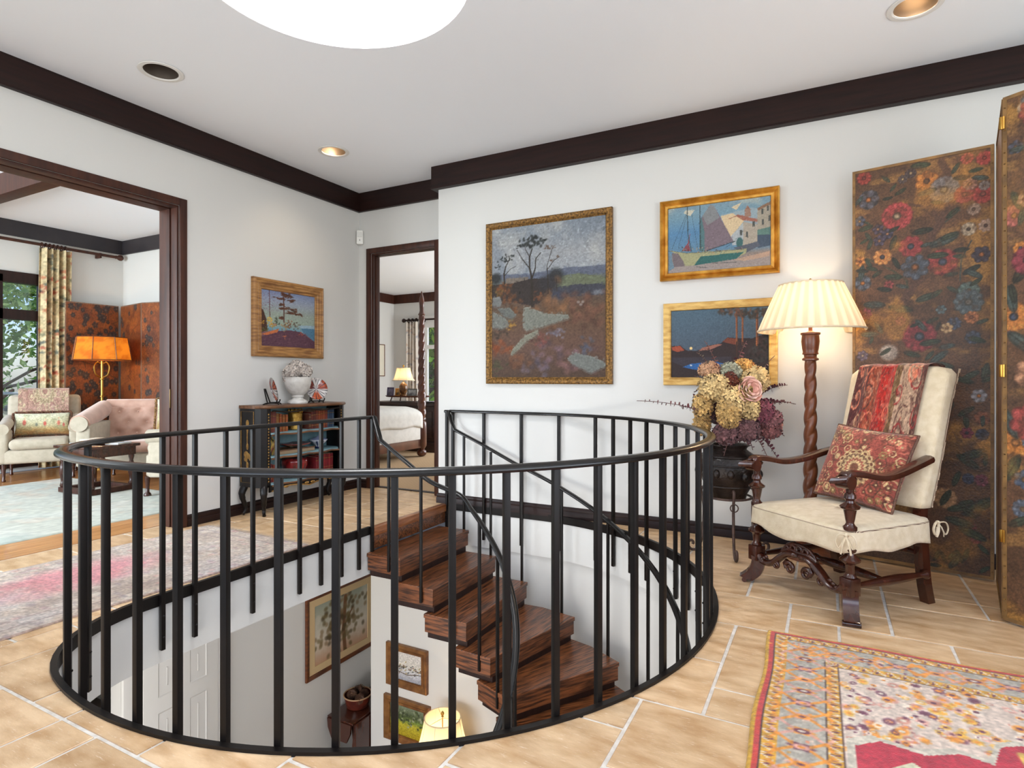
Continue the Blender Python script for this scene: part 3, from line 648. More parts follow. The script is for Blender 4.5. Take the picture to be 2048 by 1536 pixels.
for x, y in [(835, 220), (875, 195), (840, 300), (890, 270), (770, 315), (720, 395), (675, 385)]: p.poly(P_((x-8, y-20), (x+8, y-22), (x+8, y+20), (x-8, y+22)), (84, 88, 84))
u, v = q(665, 460); p.ell(u, v, .035, .085, (66, 110, 110), soft=.2); p.poly(P_((620, 500), (800, 450), (820, 480), (700, 545)), (92, 96, 110))
p.poly(P_((440, 170), (470, 180), (530, 290), (620, 450), (400, 530), (400, 400), (375, 270)), (132, 112, 122)); p.poly(P_((440, 170), (470, 180), (510, 270), (420, 330), (380, 260)), (138, 140, 142)); p.poly(P_((375, 270), (400, 390), (400, 530), (360, 530), (360, 300)), (86, 126, 130))
p.poly(P_((120, 525), (260, 545), (440, 530), (720, 505), (715, 540), (640, 580), (330, 640), (300, 660), (250, 650), (200, 560)), (172, 168, 120)); p.poly(P_((370, 570), (700, 530), (640, 585), (320, 640)), (52, 110, 106)); p.poly(P_((150, 545), (200, 550), (240, 610), (250, 650), (170, 670)), (124, 108, 112))
p.poly(P_((124, 660), (320, 640), (700, 580), (900, 540), (900, 630), (124, 704)), (162, 146, 140)); p.poly(P_((140, 560), (170, 660), (124, 690), (124, 540)), (110, 140, 160)); p.poly(P_((620, 590), (860, 530), (895, 520), (890, 560), (700, 600)), (196, 156, 130))
p.poly(P_((290, 375), (280, 480), (295, 530), (225, 530), (270, 470)), (150, 70, 80)); p.poly(P_((250, 215), (320, 215), (290, 260), (240, 240)), (214, 206, 180))
for pts, w_ in [([(265, 190), (272, 400), (300, 530)], .008), ([(362, 180), (368, 520)], .009), ([(268, 220), (150, 520)], .003), ([(268, 230), (200, 510)], .003), ([(300, 250), (350, 520)], .003), ([(400, 530), (630, 450)], .008), ([(630, 450), (560, 500)], .003), ([(120, 530), (260, 545), (440, 535), (700, 510)], .004), ([(340, 650), (420, 655)], .005), ([(460, 620), (640, 610)], .005)]: p.line(P_(*pts), w_, (60, 70, 72), .85)
for k in range(60): u, v = q(random.uniform(200, 700), random.uniform(500, 545)); p.ell(u, v, .006, .012, random.choice([(80, 60, 60), (110, 140, 130), (190, 150, 110)]), soft=.5)
p.dab(2600, .008, .011, .09, .55); p.tone(.8, .9); p.jitter(.08, 110, 75, 2)
picture('harbour_painting', 'painting of a moored sailing boat and harbour houses in bright gold frame', (-.727, 4.648, 2.25), 0, .852, .618,
        [(0, 0), (0, .04), (.008, .045), (.03, .018), (.036, .03), (.044, .034), (.056, .03), (.06, .022)], m_gilt, p, 'paintings in the hall')
# ---- moonlit lake
p = Paint(210, 150, (80, 100, 116), 1.46, 8); q = sheet((150, 955), (880, 905), (884, 1445), (155, 1447))
def P_(*a): return [q(x, y) for x, y in a]
p.grade([(0, (40, 34, 32)), (.3, (50, 46, 50)), (.4, (74, 84, 96)), (1, (78, 98, 112))])
p.poly(P_((155, 1215), (220, 1210), (260, 1245), (340, 1250), (420, 1210), (520, 1190), (570, 1145), (640, 1150), (760, 1150), (884, 1100), (884, 1447), (155, 1447)), (52, 42, 42))
p.poly(P_((155, 1222), (215, 1212), (250, 1245), (200, 1258), (160, 1245)), (148, 72, 52)); p.poly(P_((380, 1225), (500, 1195), (530, 1200), (440, 1240), (360, 1248)), (142, 94, 80)); p.poly(P_((530, 1180), (570, 1148), (640, 1155), (630, 1200)), (112, 62, 48))
p.poly(P_((155, 1300), (600, 1290), (600, 1340), (560, 1380), (400, 1398), (250, 1370), (155, 1330)), (58, 52, 58)); p.poly(P_((240, 1370), (300, 1345), (480, 1330), (585, 1350), (540, 1380), (400, 1398), (300, 1385)), (48, 92, 146))
u, v = q(298, 1230); p.ell(u, v, .018, .027, (240, 200, 130), soft=.4); u, v = q(300, 1357); p.ell(u, v, .014, .016, (190, 190, 190), soft=.5)
for x0, x1, w_ in [(637, 640, .018), (682, 684, .016), (792, 794, .02)]: p.line(P_((x0, 950), (x1, 1200)), w_, (150, 92, 60)); p.line(P_((x0+4, 950), (x1+4, 1200)), w_*.4, (88, 54, 40))
p.line(P_((640, 1180), (640, 1330)), .012, (66, 46, 40)); p.line(P_((684, 1180), (684, 1330)), .011, (66, 46, 40))
for k in range(170):
    x, y = random.uniform(500, 880), random.uniform(925, 1010)
    if y > 1000-abs(x-760)*.14: continue
    u, v = q(x, y); p.ell(u, v, .03, .022, random.choice([(60, 54, 50), (52, 56, 56), (110, 72, 54), (72, 60, 52)]), random.random()*3, .7, .7)
for k in range(260):
    x, y = random.uniform(560, 884), random.uniform(1090, 1440)
    if x < 884-(y-1080)*.9 and y < 1330: continue
    u, v = q(x, y); p.ell(u, v, .03, .022, random.choice([(34, 38, 40), (46, 48, 50), (58, 58, 58), (30, 28, 28)]), random.random()*3, .7, .7)
p.dab(2200, .009, .01, .1, .5); p.jitter(.1, 110, 75, 2)
picture('lake_painting', 'dusk painting of a lake with tall pines in pale gold frame', (-.722, 4.648, 1.449), 0, .815, .632,
        [(0, 0), (0, .028), (.006, .03), (.045, .026), (.05, .03), (.055, .03), (.06, .02)], m_giltpale, p, 'paintings in the hall')
# ---- pine on a bluff, left wall
p = Paint(150, 160, (150, 160, 170), .95, 9); q = sheet((425, 185), (968, 270), (962, 818), (412, 780))
def P_(*a): return [q(x, y) for x, y in a]
p.grade([(0, (110, 80, 90)), (.25, (120, 90, 96)), (.3, (110, 150, 170)), (.42, (150, 164, 150)), (.6, (150, 160, 150)), (.8, (150, 158, 172)), (1, (128, 140, 172))])
p.poly(P_((800, 570), (968, 575), (962, 745), (850, 650)), (84, 122, 146)); p.poly(P_((800, 570), (968, 575), (966, 610), (820, 600)), (150, 172, 186))
p.poly(P_((412, 690), (560, 630), (700, 620), (820, 640), (880, 690), (962, 745), (962, 818), (412, 780)), (92, 62, 74))
for k in range(130): u, v = q(random.uniform(420, 900), random.uniform(660, 800)); p.ell(u, v, .03, .01, random.choice([(110, 72, 84), (76, 48, 58), (122, 88, 92)]), .4*math.sin(u*9), .7, .6)
p.poly(P_((412, 640), (412, 380), (440, 400), (470, 500), (480, 620)), (74, 50, 40)); p.poly(P_((412, 660), (600, 600), (580, 640), (470, 670)), (190, 110, 70))
for x, y, r, c in [(490, 510, 34, (206, 160, 54)), (430, 540, 20, (200, 150, 60)), (520, 560, 30, (196, 140, 50)), (560, 560, 18, (176, 76, 50)), (450, 610, 34, (92, 96, 54)), (570, 500, 26, (60, 66, 52)), (575, 530, 30, (66, 70, 54)), (660, 580, 46, (150, 120, 84)), (700, 560, 40, (120, 76, 56)), (770, 580, 40, (96, 84, 74)), (655, 690, 18, (206, 120, 70)), (820, 660, 22, (190, 96, 66)), (540, 590, 30, (150, 120, 60))]:
    u, v = q(x, y)
    for k in range(14): p.ell(u+p.rs.randn()*r/543*.5, v+p.rs.randn()*r/600*.5, r/543*.3, r/600*.25, tuple(np.array(c)*(.8+.4*p.rs.rand())), p.rs.rand()*3, .6, .8)
p.line(P_((506, 200), (506, 480)), .008, (96, 56, 56)); p.line(P_((650, 540), (652, 400), (648, 260)), .012, (86, 52, 44))
for k in range(90): u, v = q(random.uniform(430, 600), random.uniform(210, 420)); p.ell(u, v, .022, .008, (128, 98, 116), random.random()*3, .8, .5)
for x, y, a, b_ in [(650, 240, 60, 18), (620, 290, 50, 16), (700, 270, 60, 18), (730, 310, 45, 16), (630, 350, 28, 14), (640, 390, 40, 14), (710, 400, 70, 24), (760, 430, 60, 22), (800, 455, 50, 12), (690, 250, 50, 16), (625, 490, 20, 12), (720, 440, 50, 14)]:
    u, v = q(x, y)
    for k in range(12): p.ell(u+p.rs.randn()*a/543*.45, v+p.rs.randn()*b_/600*.5, .035, .014, (92, 56, 40) if k % 3 else (70, 48, 36), .3*p.rs.randn(), .5, .85)
p.dab(1800, .012, .009, .14, .6); p.tone(1.05, .95); p.jitter(.1, 90, 90, 2)
picture('pine_painting', 'painting of a windswept pine on a bluff in wide ribbed oak frame', (-4.518, 3.952, 1.738), 90, .826, .71,
        [(0, 0), (0, .03), (.008, .042), (.02, .046), (.028, .04), (.04, .042), (.055, .034), (.07, .034), (.082, .024), (.095, .022), (.1, .014)], m_oakfr, p, 'paintings in the hall')
# ---- folding screen with painted flowers
m_leather = V_('painted_leather', .42, .35, 90, .4)
m_scedge = M_('worn_gilt_leather_edge', (104, 76, 42), .5, (146, 108, 58), 12, bump=.2)
m_scwood = M_('screen_edge_wood', (104, 78, 62), .5, (138, 108, 88), 6, stretch=(8, 8, 1))
m_brass = M_('brass', (196, 152, 74), .28, metal=1)
GOLD, BRN = (176, 124, 52), (104, 70, 46)
def screen_paint(seed, flowers, extra):
    p = Paint(190, 560, BRN, .29, seed)
    p.all((p.noise(2, 7, 5)-.44)*6, (84, 58, 38), .8); p.all((p.noise(3, 26, 4)-.5)*5, (126, 84, 52), .55); p.all((p.noise(2, 9, 4)-.56)*9, (192, 134, 52), .85); p.all((p.noise(3, 30, 3)-.62)*9, (202, 146, 66), .5)
    G = [(52, 72, 50), (60, 82, 58), (70, 92, 88), (44, 56, 44), (66, 84, 66)]
    flowers(p, G)
    for k in range(extra):
        u, v = p.rs.rand(), p.rs.rand(); p.leaf(u, v, .012+.014*p.rs.rand(), p.rs.rand()*6.3, G[p.rs.randint(5)])
    p.all(.30+.35*(p.noise(6, 20, 4)-.3), (92, 62, 42), .62); p.tone(.88, .95); p.all((p.noise(20, 70, 3)-.58)*6, (70, 48, 34), .5); p.all((p.noise(3, 10, 4)-.6)*7, (190, 132, 58), .55)
    p.jitter(.34, 120, 420, 3); return p
RED, CRIM, ORG, BLU, CRM, GRY = (160, 52, 50), (138, 40, 44), (220, 128, 48), (72, 84, 110), (214, 182, 150), (120, 118, 124)
sq = sheet((1702, 347), (1993, 290), (1993, 1165), (1702, 1115))
S3 = lambda x, y: sq(1680+x/3.2, 280+y/3.2)
S4 = lambda x, y: sq(1680+x/2.845, 740+y/2.845)
def fl1(p, G):
    br = (92, 62, 48)
    p.line([S3(*a) for a in [(660, 130), (700, 190), (710, 380), (660, 520), (600, 600), (560, 720), (510, 860), (440, 980), (370, 1080), (320, 1180), (290, 1290)]], .010, br, .95, .013)
    p.line([S3(*a) for a in [(640, 510), (590, 420), (440, 410)]], .007, br, .9, .003); p.line([S3(*a) for a in [(500, 930), (560, 880)]], .003, br); p.line([S3(*a) for a in [(430, 950), (420, 900), (330, 840), (150, 760)]], .0035, (70, 74, 50), .9, .002); p.line([S3(*a) for a in [(790, 900), (800, 760), (870, 640)]], .002, (66, 76, 66)); p.line([S3(*a) for a in [(690, 520), (790, 440)]], .002, (66, 76, 66))
    for x, y, r, c, ce, n in [(160, 380, 66, (84, 86, 100), (226, 126, 56), 5), (355, 485, 92, (176, 58, 60), (176, 152, 120), 16), (560, 255, 66, ORG, (90, 60, 44), 6), (680, 310, 84, GRY, (152, 140, 110), 18), (820, 340, 56, (162, 58, 58), (150, 70, 60), 12), (950, 335, 58, (168, 52, 50), (150, 70, 60), 10), (450, 680, 70, (164, 52, 56), (70, 80, 100), 8), (670, 780, 84, (166, 54, 54), (80, 92, 120), 8), (480, 815, 82, (72, 86, 104), (170, 100, 50), 7), (255, 750, 56, (222, 138, 66), (70, 68, 82), 9), (940, 730, 52, (58, 54, 72), (210, 120, 56), 6), (850, 565, 42, (196, 178, 150), (80, 62, 50), 8), (885, 435, 38, (160, 132, 116), (110, 80, 60), 8), (970, 540, 40, (170, 140, 122), (90, 60, 50), 8), (510, 1265, 98, (140, 44, 50), (72, 84, 100), 12), (225, 570, 36, (70, 62, 86), (190, 130, 90), 5), (290, 600, 36, (64, 60, 86), (190, 130, 90), 5), (235, 645, 38, (70, 62, 86), (190, 130, 90), 5), (100, 520, 36, BLU, (160, 120, 80), 5), (105, 780, 34, (220, 130, 56), (160, 80, 50), 5), (120, 920, 54, (92, 106, 124), (220, 130, 56), 5), (130, 240, 46, (150, 48, 40), (120, 50, 40), 9), (850, 970, 60, (84, 112, 108), (180, 120, 60), 9), (850, 1040, 80, (78, 96, 104), (120, 120, 110), 10), (870, 1140, 40, (190, 110, 60), (160, 90, 50), 8), (750, 1180, 40, (64, 76, 100), (100, 100, 110), 7), (880, 1270, 42, (60, 74, 96), (100, 100, 110), 7), (700, 1210, 34, (206, 164, 110), (170, 120, 70), 6), (660, 1090, 30, (84, 110, 116), (120, 130, 120), 6), (840, 105, 36, (170, 60, 58), (150, 60, 50), 9), (960, 100, 44, (176, 60, 56), (150, 60, 50), 9), (450, 205, 34, (60, 52, 60), (200, 170, 120), 8), (395, 245, 30, (70, 62, 66), (200, 170, 120), 8), (120, 1390, 36, (96, 84, 104), (190, 160, 140), 6), (140, 1120, 40, (140, 60, 76), (160, 80, 90), 7), (380, 1165, 32, (140, 60, 76), (160, 80, 90), 7), (300, 930, 30, (150, 60, 60), (150, 80, 70), 6), (960, 280, 30, (120, 110, 110), (150, 120, 100), 8), (860, 270, 40, (150, 104, 92), (150, 100, 80), 8)]:
        u, v = S3(x, y); p.flower(u, v, r/3.2/840*1.12, c, ce, n)
    u, v = S3(300, 1370); p.ell(u, v, .085, .024, (168, 154, 144), 0, .3); p.ell(u-.02, v+.004, .05, .016, (200, 186, 172), 0, .6)
    for x, y, L, a in [(530, 580, 80, .1), (680, 640, 110, .35), (720, 610, 70, .3), (280, 245, 46, -.8), (330, 300, 40, .9), (380, 325, 50, .5), (290, 370, 42, .1), (330, 880, 74, -.1), (350, 790, 60, -1.1), (200, 1060, 90, -.1), (380, 1085, 96, -.2), (270, 960, 60, -.2), (390, 940, 50, -.3), (560, 1010, 84, .3), (620, 990, 60, .6), (800, 700, 56, 0), (870, 830, 70, .5), (740, 960, 50, -.6), (730, 860, 50, .1), (740, 460, 60, .7), (930, 230, 60, -.2), (760, 170, 50, 1), (800, 230, 60, -.1), (900, 180, 50, .1), (230, 1210, 60, -1), (180, 1290, 40, 1.2), (460, 1380, 66, -.3), (580, 1390, 50, .9), (700, 1330, 60, .2), (160, 620, 50, -1), (170, 670, 50, 1.2), (130, 650, 40, .5), (160, 790, 50, -1), (220, 860, 50, .6), (150, 530, 30, -.5), (600, 1160, 50, .4), (900, 910, 50, .6), (640, 1200, 40, 1.2)]:
        u, v = S3(x, y); p.leaf(u, v, L/3.2/840*.85, a, G[p.rs.randint(5)])
    for x, y, r, c, ce, n in [(820, 160, 42, (150, 156, 170), (220, 130, 50), 6), (840, 290, 44, (150, 84, 50), (120, 70, 50), 7), (745, 375, 36, (134, 48, 66), (40, 40, 60), 6), (840, 385, 36, (54, 60, 84), (60, 60, 80), 6), (755, 640, 34, (50, 62, 92), (60, 66, 90), 6), (835, 650, 38, (130, 56, 76), (110, 50, 60), 7), (610, 750, 66, (176, 130, 84), (150, 96, 60), 11), (775, 920, 26, (120, 50, 56), (110, 50, 60), 6), (800, 990, 30, (130, 52, 60), (150, 60, 70), 9)]:
        u, v = S4(x, y); p.flower(u, v, r/2.845/840, c, ce, n)
    for x, y, L, a in [(740, 250, 60, .6), (730, 70, 60, -.3), (770, 40, 60, .5), (780, 500, 90, .4), (750, 540, 80, -.6), (680, 640, 60, 1.2), (820, 800, 110, .6), (700, 890, 90, -.2), (780, 960, 90, -.4), (740, 1080, 50, 1.3), (700, 1090, 50, 2), (660, 1080, 50, .9), (560, 1080, 50, 1.1), (600, 1090, 46, 2), (690, 810, 70, .3)]:
        u, v = S4(x, y); p.leaf(u, v, L/2.845/840*.85, a, G[[0, 1, 3, 4][p.rs.randint(4)]])
def fl2(p, G):
    br = (80, 58, 46)
    p.line([(.2, .02), (.5, .2), (.35, .4), (.6, .6), (.4, .8), (.55, .98)], .008, br, .9, .006)
    for k in range(34):
        c = [RED, ORG, BLU, CRM, (190, 96, 84), (84, 100, 120)][p.rs.randint(6)]; p.flower(p.rs.rand(), .08+.9*p.rs.rand(), .012+.022*p.rs.rand(), c, [(210, 130, 60), (60, 80, 110), (190, 160, 120)][p.rs.randint(3)], p.rs.randint(5, 12))
    for k in range(40): p.leaf(p.rs.rand(), p.rs.rand(), .016+.022*p.rs.rand(), p.rs.rand()*6.3, G[p.rs.randint(5)])
    for (u, v, r, c, ce, n) in [(.16, .965, .03, (150, 60, 56), (96, 86, 92), 8), (.1, .80, .014, (196, 150, 124), (150, 60, 50), 5), (.12, .685, .03, (150, 50, 66), (50, 56, 84), 7), (.14, .38, .04, (176, 62, 58), (60, 90, 140), 7), (.15, .47, .035, (206, 140, 100), (70, 84, 80), 6), (.1, .27, .02, (70, 90, 120), (170, 120, 70), 6)]: p.flower(u, v, r, c, ce, n)
A0, A1, A2 = (.145, 4.50), (.866, 4.34), (.752, 3.655); HS = 2.545
scr = thing('folding_screen', 'tall folding screen of painted leather with flowers and birds-of-garden branches behind the armchair'.replace(' and birds-of-garden branches', ' and branches'), 'folding screen', (0, 0, 0))
dv = Vector((A1[0]-A0[0], A1[1]-A0[1])).normalized(); A3 = (A2[0]+.74*.80, A2[1]-.74*.6)
for k, (a, b_, fn) in enumerate([(A0, A1, fl1), (A1, A2, None), (A2, A3, fl2)]):
    dx, dy = b_[0]-a[0], b_[1]-a[1]; w = math.hypot(dx, dy)-.012; rz = math.degrees(math.atan2(dy, dx))
    pn = MB().cbox(0, w, 0, .028, .012, HS, .004).build('panel', m_scwood, scr, 30); pn.location = (a[0], a[1], 0); pn.rotation_euler = (0, 0, R_(rz))
    if fn:
        pp = screen_paint(20+k, fn, 60 if k == 0 else 30)
        nu, nv = pp.nu, pp.nv; Pt = plane_pts(nu, nv, .018, w-.018, .03, HS-.018, -.003)
        grid_obj('painted_leather', Pt, m_leather, pn, pp.a)
    frame = MB()
    for (x0, x1, z0, z1) in [(.001, .018, .013, HS-.001), (w-.018, w-.001, .013, HS-.001), (.018, w-.018, .013, .03), (.018, w-.018, HS-.018, HS-.001)]: frame.box(x0, x1, -.005, .0, z0, z1)
    frame.build('edge_binding', m_scedge, pn, 0)
nails = MB()
for (a, b_) in [(A0, A1), (A2, A3)]:
    dx, dy = b_[0]-a[0], b_[1]-a[1]; w = math.hypot(dx, dy)-.012; Mt = RM(0, 0, math.degrees(math.atan2(dy, dx)), (a[0], a[1], 0))
    for i in range(46):
        for x in (.009, w-.009): nails.box(x-.003, x+.003, -.008, -.004, .06+i*.054-.003, .06+i*.054+.003, Mt)
nails.build('upholstery_nails', m_giltold, scr, 0)['kind'] = 'stuff'
for z in (.42, 1.22, 2.42):
    h = MB(); h.cbox(-.012, .012, -.006, .006, -.03, .03, .002); h.tube([(0, -.008, -.03), (0, -.008, .03)], .005, 8)
    h = h.build('hinge', m_brass, scr, 30); h.location = (A2[0]-.004, A2[1]-.006, z); h.rotation_euler = (0, 0, R_(28))
# ================================================================== HALL FURNITURE
# ---- tall armchair in a slip cover
m_linen = M_('cream_linen', (212, 193, 160), .85, (224, 207, 178), 26, bump=.25, bscale=160, sheen=.2)
m_cord = M_('striped_cord', (96, 70, 56), .7, (206, 184, 156), 90, contrast=(.48, .52), wave=.2)
ch = thing('armchair', 'tall armchair with cream slipcovered seat and turned dark wood legs by the folding screen', 'chair', (.0475, 3.714, 0), -41.1)
def curve(pts, n=6):
    P = [Vector(p) for p in pts]; out = []
    for i in range(len(P)-1):
        p0, p1, p2, p3 = P[max(i-1, 0)], P[i], P[i+1], P[min(i+2, len(P)-1)]
        for k in range(n):
            u = k/n; out.append(.5*((2*p1)+(-p0+p2)*u+(2*p0-5*p1+4*p2-p3)*u*u+(-p0+3*p1-3*p2+p3)*u**3))
    out.append(P[-1]); return out
fx, fy = .305, -.275
for s in (-1, 1):
    l = MB()
    # scroll foot, block, turned shaft
    l.sweep([(-.036, -.036), (-.012, -.042), (.012, -.042), (.036, -.036), (.038, 0), (.034, .03), (-.034, .03), (-.038, 0)], [tuple(v) for v in curve([(0, -.062, .022), (0, -.05, .03), (0, -.018, .06), (0, .002, .11), (0, 0, .15)], 4)], up=(0, -1, .3), M=RM(0, 0, s*45, (s*fx, fy, 0)))
    l.tube([(-.04, -.066, .014), (.04, -.066, .014)], .014, 12, M=RM(0, 0, s*45, (s*fx, fy, 0)))
    l.cbox(s*fx-.033, s*fx+.033, fy-.033, fy+.033, .13, .215, .004)
    l.lathe([(.026, .215), (.03, .22), (.026, .228), (.02, .236), (.021, .275), (.027, .285), (.045, .296), (.047, .305), (.034, .318), (.024, .327), (.022, .335), (.03, .345), (.032, .355), (.022, .366), (.024, .38)], 18, RM(0, 0, 0, (s*fx, fy, 0)))
    l.build('front_leg', m_mahog, ch, 35)
    a = MB(); a.lathe([(.022, .44), (.032, .448), (.032, .462), (.022, .472), (.018, .482), (.022, .5), (.027, .53), (.03, .545), (.044, .553), (.046, .562), (.032, .572), (.022, .58), (.02, .59), (.028, .602), (.026, .618), (.018, .63), (.02, .66), (.024, .69)], 18, RM(0, 0, 0, (s*fx, fy, 0)))
    a.build('arm_support', m_mahog, ch, 35)
    pts = curve([(s*fx, fy-.035, .672), (s*fx, fy-.045, .695), (s*fx, fy-.015, .717), (s*(fx+.005), fy+.06, .712), (s*(fx+.008), fy+.2, .688), (s*(fx-.005), fy+.34, .70), (s*(fx-.018), fy+.5, .735), (s*(fx-.03), fy+.6, .757)], 6)
    ar = MB(); ar.sweep([(-.03, -.012), (.03, -.012), (.033, 0), (.028, .014), (.012, .021), (-.012, .021), (-.028, .014), (-.033, 0)], pts)
    ar.tube([(s*fx-.036, fy-.03, .68), (s*fx+.036, fy-.03, .68)], .032, 16); ar.build('armrest', m_mahog, ch, 45)
    r = MB(); r.sweep([(-.023, -.026), (.023, -.026), (.023, .026), (-.023, .026)], curve([(s*.265, .335, 0), (s*.265, .305, .12), (s*.265, .285, .3), (s*.255, .29, .44), (s*.232, .34, .58), (s*.22, .425, .95), (s*.22, .47, 1.1)], 4), up=(0, -1, 0)); r.build('rear_leg', m_mahog, ch, 40)
    sd = MB(); y0, y1 = fy+.033, .288; L = y1-y0
    sd.lathe([(.012, 0), (.02, .012), (.014, .03), (.018, .12), (.022, .19), (.024, .235), (.024, .25), (.024, .29), (.022, .34), (.018, .41), (.014, L-.05), (.026, L-.03), (.026, L-.012), (.014, L)], 14, Matrix.Translation((s*fx*.97, y0, .165)) @ Matrix.Rotation(R_(-90), 4, 'X')); sd.build('side_stretcher', m_mahog, ch, 40)
cr_ = MB(); cr_.lathe([(.014, -.28), (.02, -.2), (.026, -.12), (.016, -.09), (.022, -.06), (.024, 0), (.022, .06), (.016, .09), (.026, .12), (.02, .2), (.014, .28)], 14, RM(0, 90, 0, (0, -.02, .165))); cr_.build('cross_stretcher', m_mahog, ch, 40)
br_ = MB(); br_.lathe([(.013, -.25), (.02, -.14), (.024, -.03), (.024, .03), (.02, .14), (.013, .25)], 14, RM(0, 90, 0, (0, .26, .27))); br_.build('rear_stretcher', m_mahog, ch, 40)
# carved front stretcher
cv = MB()
for s in (-1, 1):
    band = curve([(s*.275, 0, .165), (s*.24, 0, .135), (s*.185, 0, .145), (s*.13, 0, .19), (s*.08, 0, .225), (s*.03, 0, .235), (0, 0, .232)], 5)
    cv.sweep([(-.018, -.026), (.018, -.026), (.018, .026), (-.018, .026)], [(p.x, fy-.0, p.z) for p in band], up=(0, -1, 0)) if False else None
    cv.tube([(p.x, fy, p.z) for p in band], [.03, .031, .032, .033, .034]+[.03]*(len(band)-9)+[.026, .024, .022, .02], 10, flat=.62)
    sp = [(s*(.055+.032*(1-k/26)*math.cos(.5+k*.42)), fy-.01, .155+.032*(1-k/26)*math.sin(.5+k*.42)) for k in range(22)]; cv.tube(sp, [.012-.0003*k for k in range(22)], 8)
    cv.tube([(s*.075, fy-.004, .19), (s*.09, fy-.008, .172), (s*.075, fy-.01, .15)], .013, 8)
    sp = [(s*(.15+.022*(1-k/20)*math.cos(2+k*.45)), fy-.012, .145+.02*(1-k/20)*math.sin(2+k*.45)) for k in range(16)]; cv.tube(sp, .008, 8)
    for k in range(4): cv.ball((s*(.21+.018*k), fy-.022, .175-.012*k), (.014, .008, .009), 8, 6)
cv.build('carved_stretcher', m_mahog, ch, 50)
cz = MB()
for k in range(5):
    a = (k-2)/2; x = a*.082; z = .268-.018*a*a; cz.tube([(x+.017*math.cos(t*math.pi/5), fy, z+.017*math.sin(t*math.pi/5)) for t in range(10)], .0085, 8, True)
cz.tube(curve([(-.115, fy, .232), (-.06, fy, .252), (0, fy, .25), (.06, fy, .252), (.115, fy, .232)], 5), .012, 8)
cz.tube(curve([(-.108, fy, .24), (-.07, fy, .28), (0, fy, .294), (.07, fy, .28), (.108, fy, .24)], 5), .009, 8); cz.build('pierced_crest', m_mahog, ch, 50)
# slip cover of the seat
nx, ny = 40, 34; Pm = np.zeros((ny+16, nx, 3))
def seat_top(u, v): return .448+.022*(1-abs(2*u-1)**3)*(1-abs(2*v-1)**4)
sx, sy0, sy1 = .338, -.318, .315
ring = []
per = [(-1+2*t/22, -1) for t in range(22)]+[(1, -1+2*t/20) for t in range(20)]+[(1-2*t/22, 1) for t in range(22)]+[(-1, 1-2*t/20) for t in range(20)]
def sup(x, y, k):     # square ring with rounded corners
    r = (abs(x)**9+abs(y)**9)**(1/9); return x/r*k, y/r*k
rows = []
for k in [.0, .25, .5, .7, .85, .95, .985, 1.0]:
    row = []
    for x, y in per:
        X, Y = sup(x, y, k); w = .9+.1*0; z = .448+.024*(1-k**4)-(.012 if k == 1 else 0); row.append((X*sx*(1-.06*(Y+1)/2), (sy0+sy1)/2+Y*(sy1-sy0)/2, z))
    rows.append(row)
rr = random.Random(4)
for j in range(1, 7):
    row = []
    for i, (x, y) in enumerate(per):
        X, Y = sup(x, y, 1); t = j/6; hem = .335+.018*math.sin(i*.55)*.6-(.03 if (y == -1 and abs(x) < .75) else 0)*0
        if y == -1: hem -= .012*math.cos(x*3)
        fl = 1+.012*t*math.sin(i*1.3)+.012*t
        if x == 1 and i == 22: fl += .0
        row.append((X*sx*(1-.06*(Y+1)/2)*fl, (sy0+sy1)/2+Y*(sy1-sy0)/2*fl, .436+(hem-.436)*t))
    rows.append(row)
sc_ = grid_obj('seat_cover', np.array(rows), m_linen, ch, closed_u=True); md = sc_.modifiers.new('thick', 'SOLIDIFY'); md.thickness = .006
cd = MB(); cd.tube([(p[0]*1.004, p[1]*1.0, p[2]+.004) for p in rows[7]], .0055, 6, True); cd.build('seat_cord', m_cord, ch)
MB().cbox(-.29, .29, -.27, .28, .36, .43, .01).build('seat_frame', m_mahog, ch, 30)
def bow(x, y, z, rz, L=.09):
    b_ = MB(); Mt = RM(0, 0, rz, (x, y, z)); b_.ball((0, 0, 0), (.012, .012, .012), 8, 6, Mt)
    for s in (-1, 1):
        b_.tube(curve([(0, 0, 0), (s*.03, -.016, .004), (s*.045, -.018, -.03), (s*.03, -.016, -.06), (s*.012, -.008, -.02)], 4), .0065, 6, M=Mt, flat=.5); b_.tube(curve([(0, -.004, 0), (s*.014, -.018, -.04), (s*.022, -.014, -L)], 4), .006, 6, M=Mt, flat=.5)
    b_.build('fabric_tie', m_linen, ch, 60)
bow(.325, -.325, .43, 35); bow(.31, .345, .43, 80, .07)
# back
nz, nx = 26, 40; rows = []
for j in range(nz+1):
    t = j/nz; z = .5+.735*t; yb = .315+.19*t**1.1; wv = .288-.012*math.cos(t*3.1)+.008*math.sin(t*6); e = 1-max(0, (t-.94)/.06)**2*.12; th_ = .058*e
    row = []
    for k in range(nx):
        a = 2*math.pi*k/nx; c_, s_ = math.cos(a), math.sin(a); r = (abs(c_)**5+abs(s_)**5)**(-1/5); row.append((c_*r*wv*e, yb+s_*r*th_, z+.012*(1-(c_*r)**2)*t))
    rows.append(row)
rows.append([(x*.75, .505+(y-.505)*.5, 1.25) for x, y, z in rows[-1]]); rows.append([(0, .505, 1.252)]*nx); rows.insert(0, [(x*.6, .315+(y-.315)*.4, .498) for x, y, z in rows[0]])
grid_obj('back_cover', np.array(rows), m_linen, ch, closed_u=True)
for s in (-1, 1): bc = MB(); bc.tube([(s*(.288-.012*math.cos(t*3.1)+.008*math.sin(t*6))*.978, .315+.19*t**1.1+.044, .5+.735*t) for t in [k/20 for k in range(21)]], .005, 6); bc.build('back_cord', m_cord, ch)
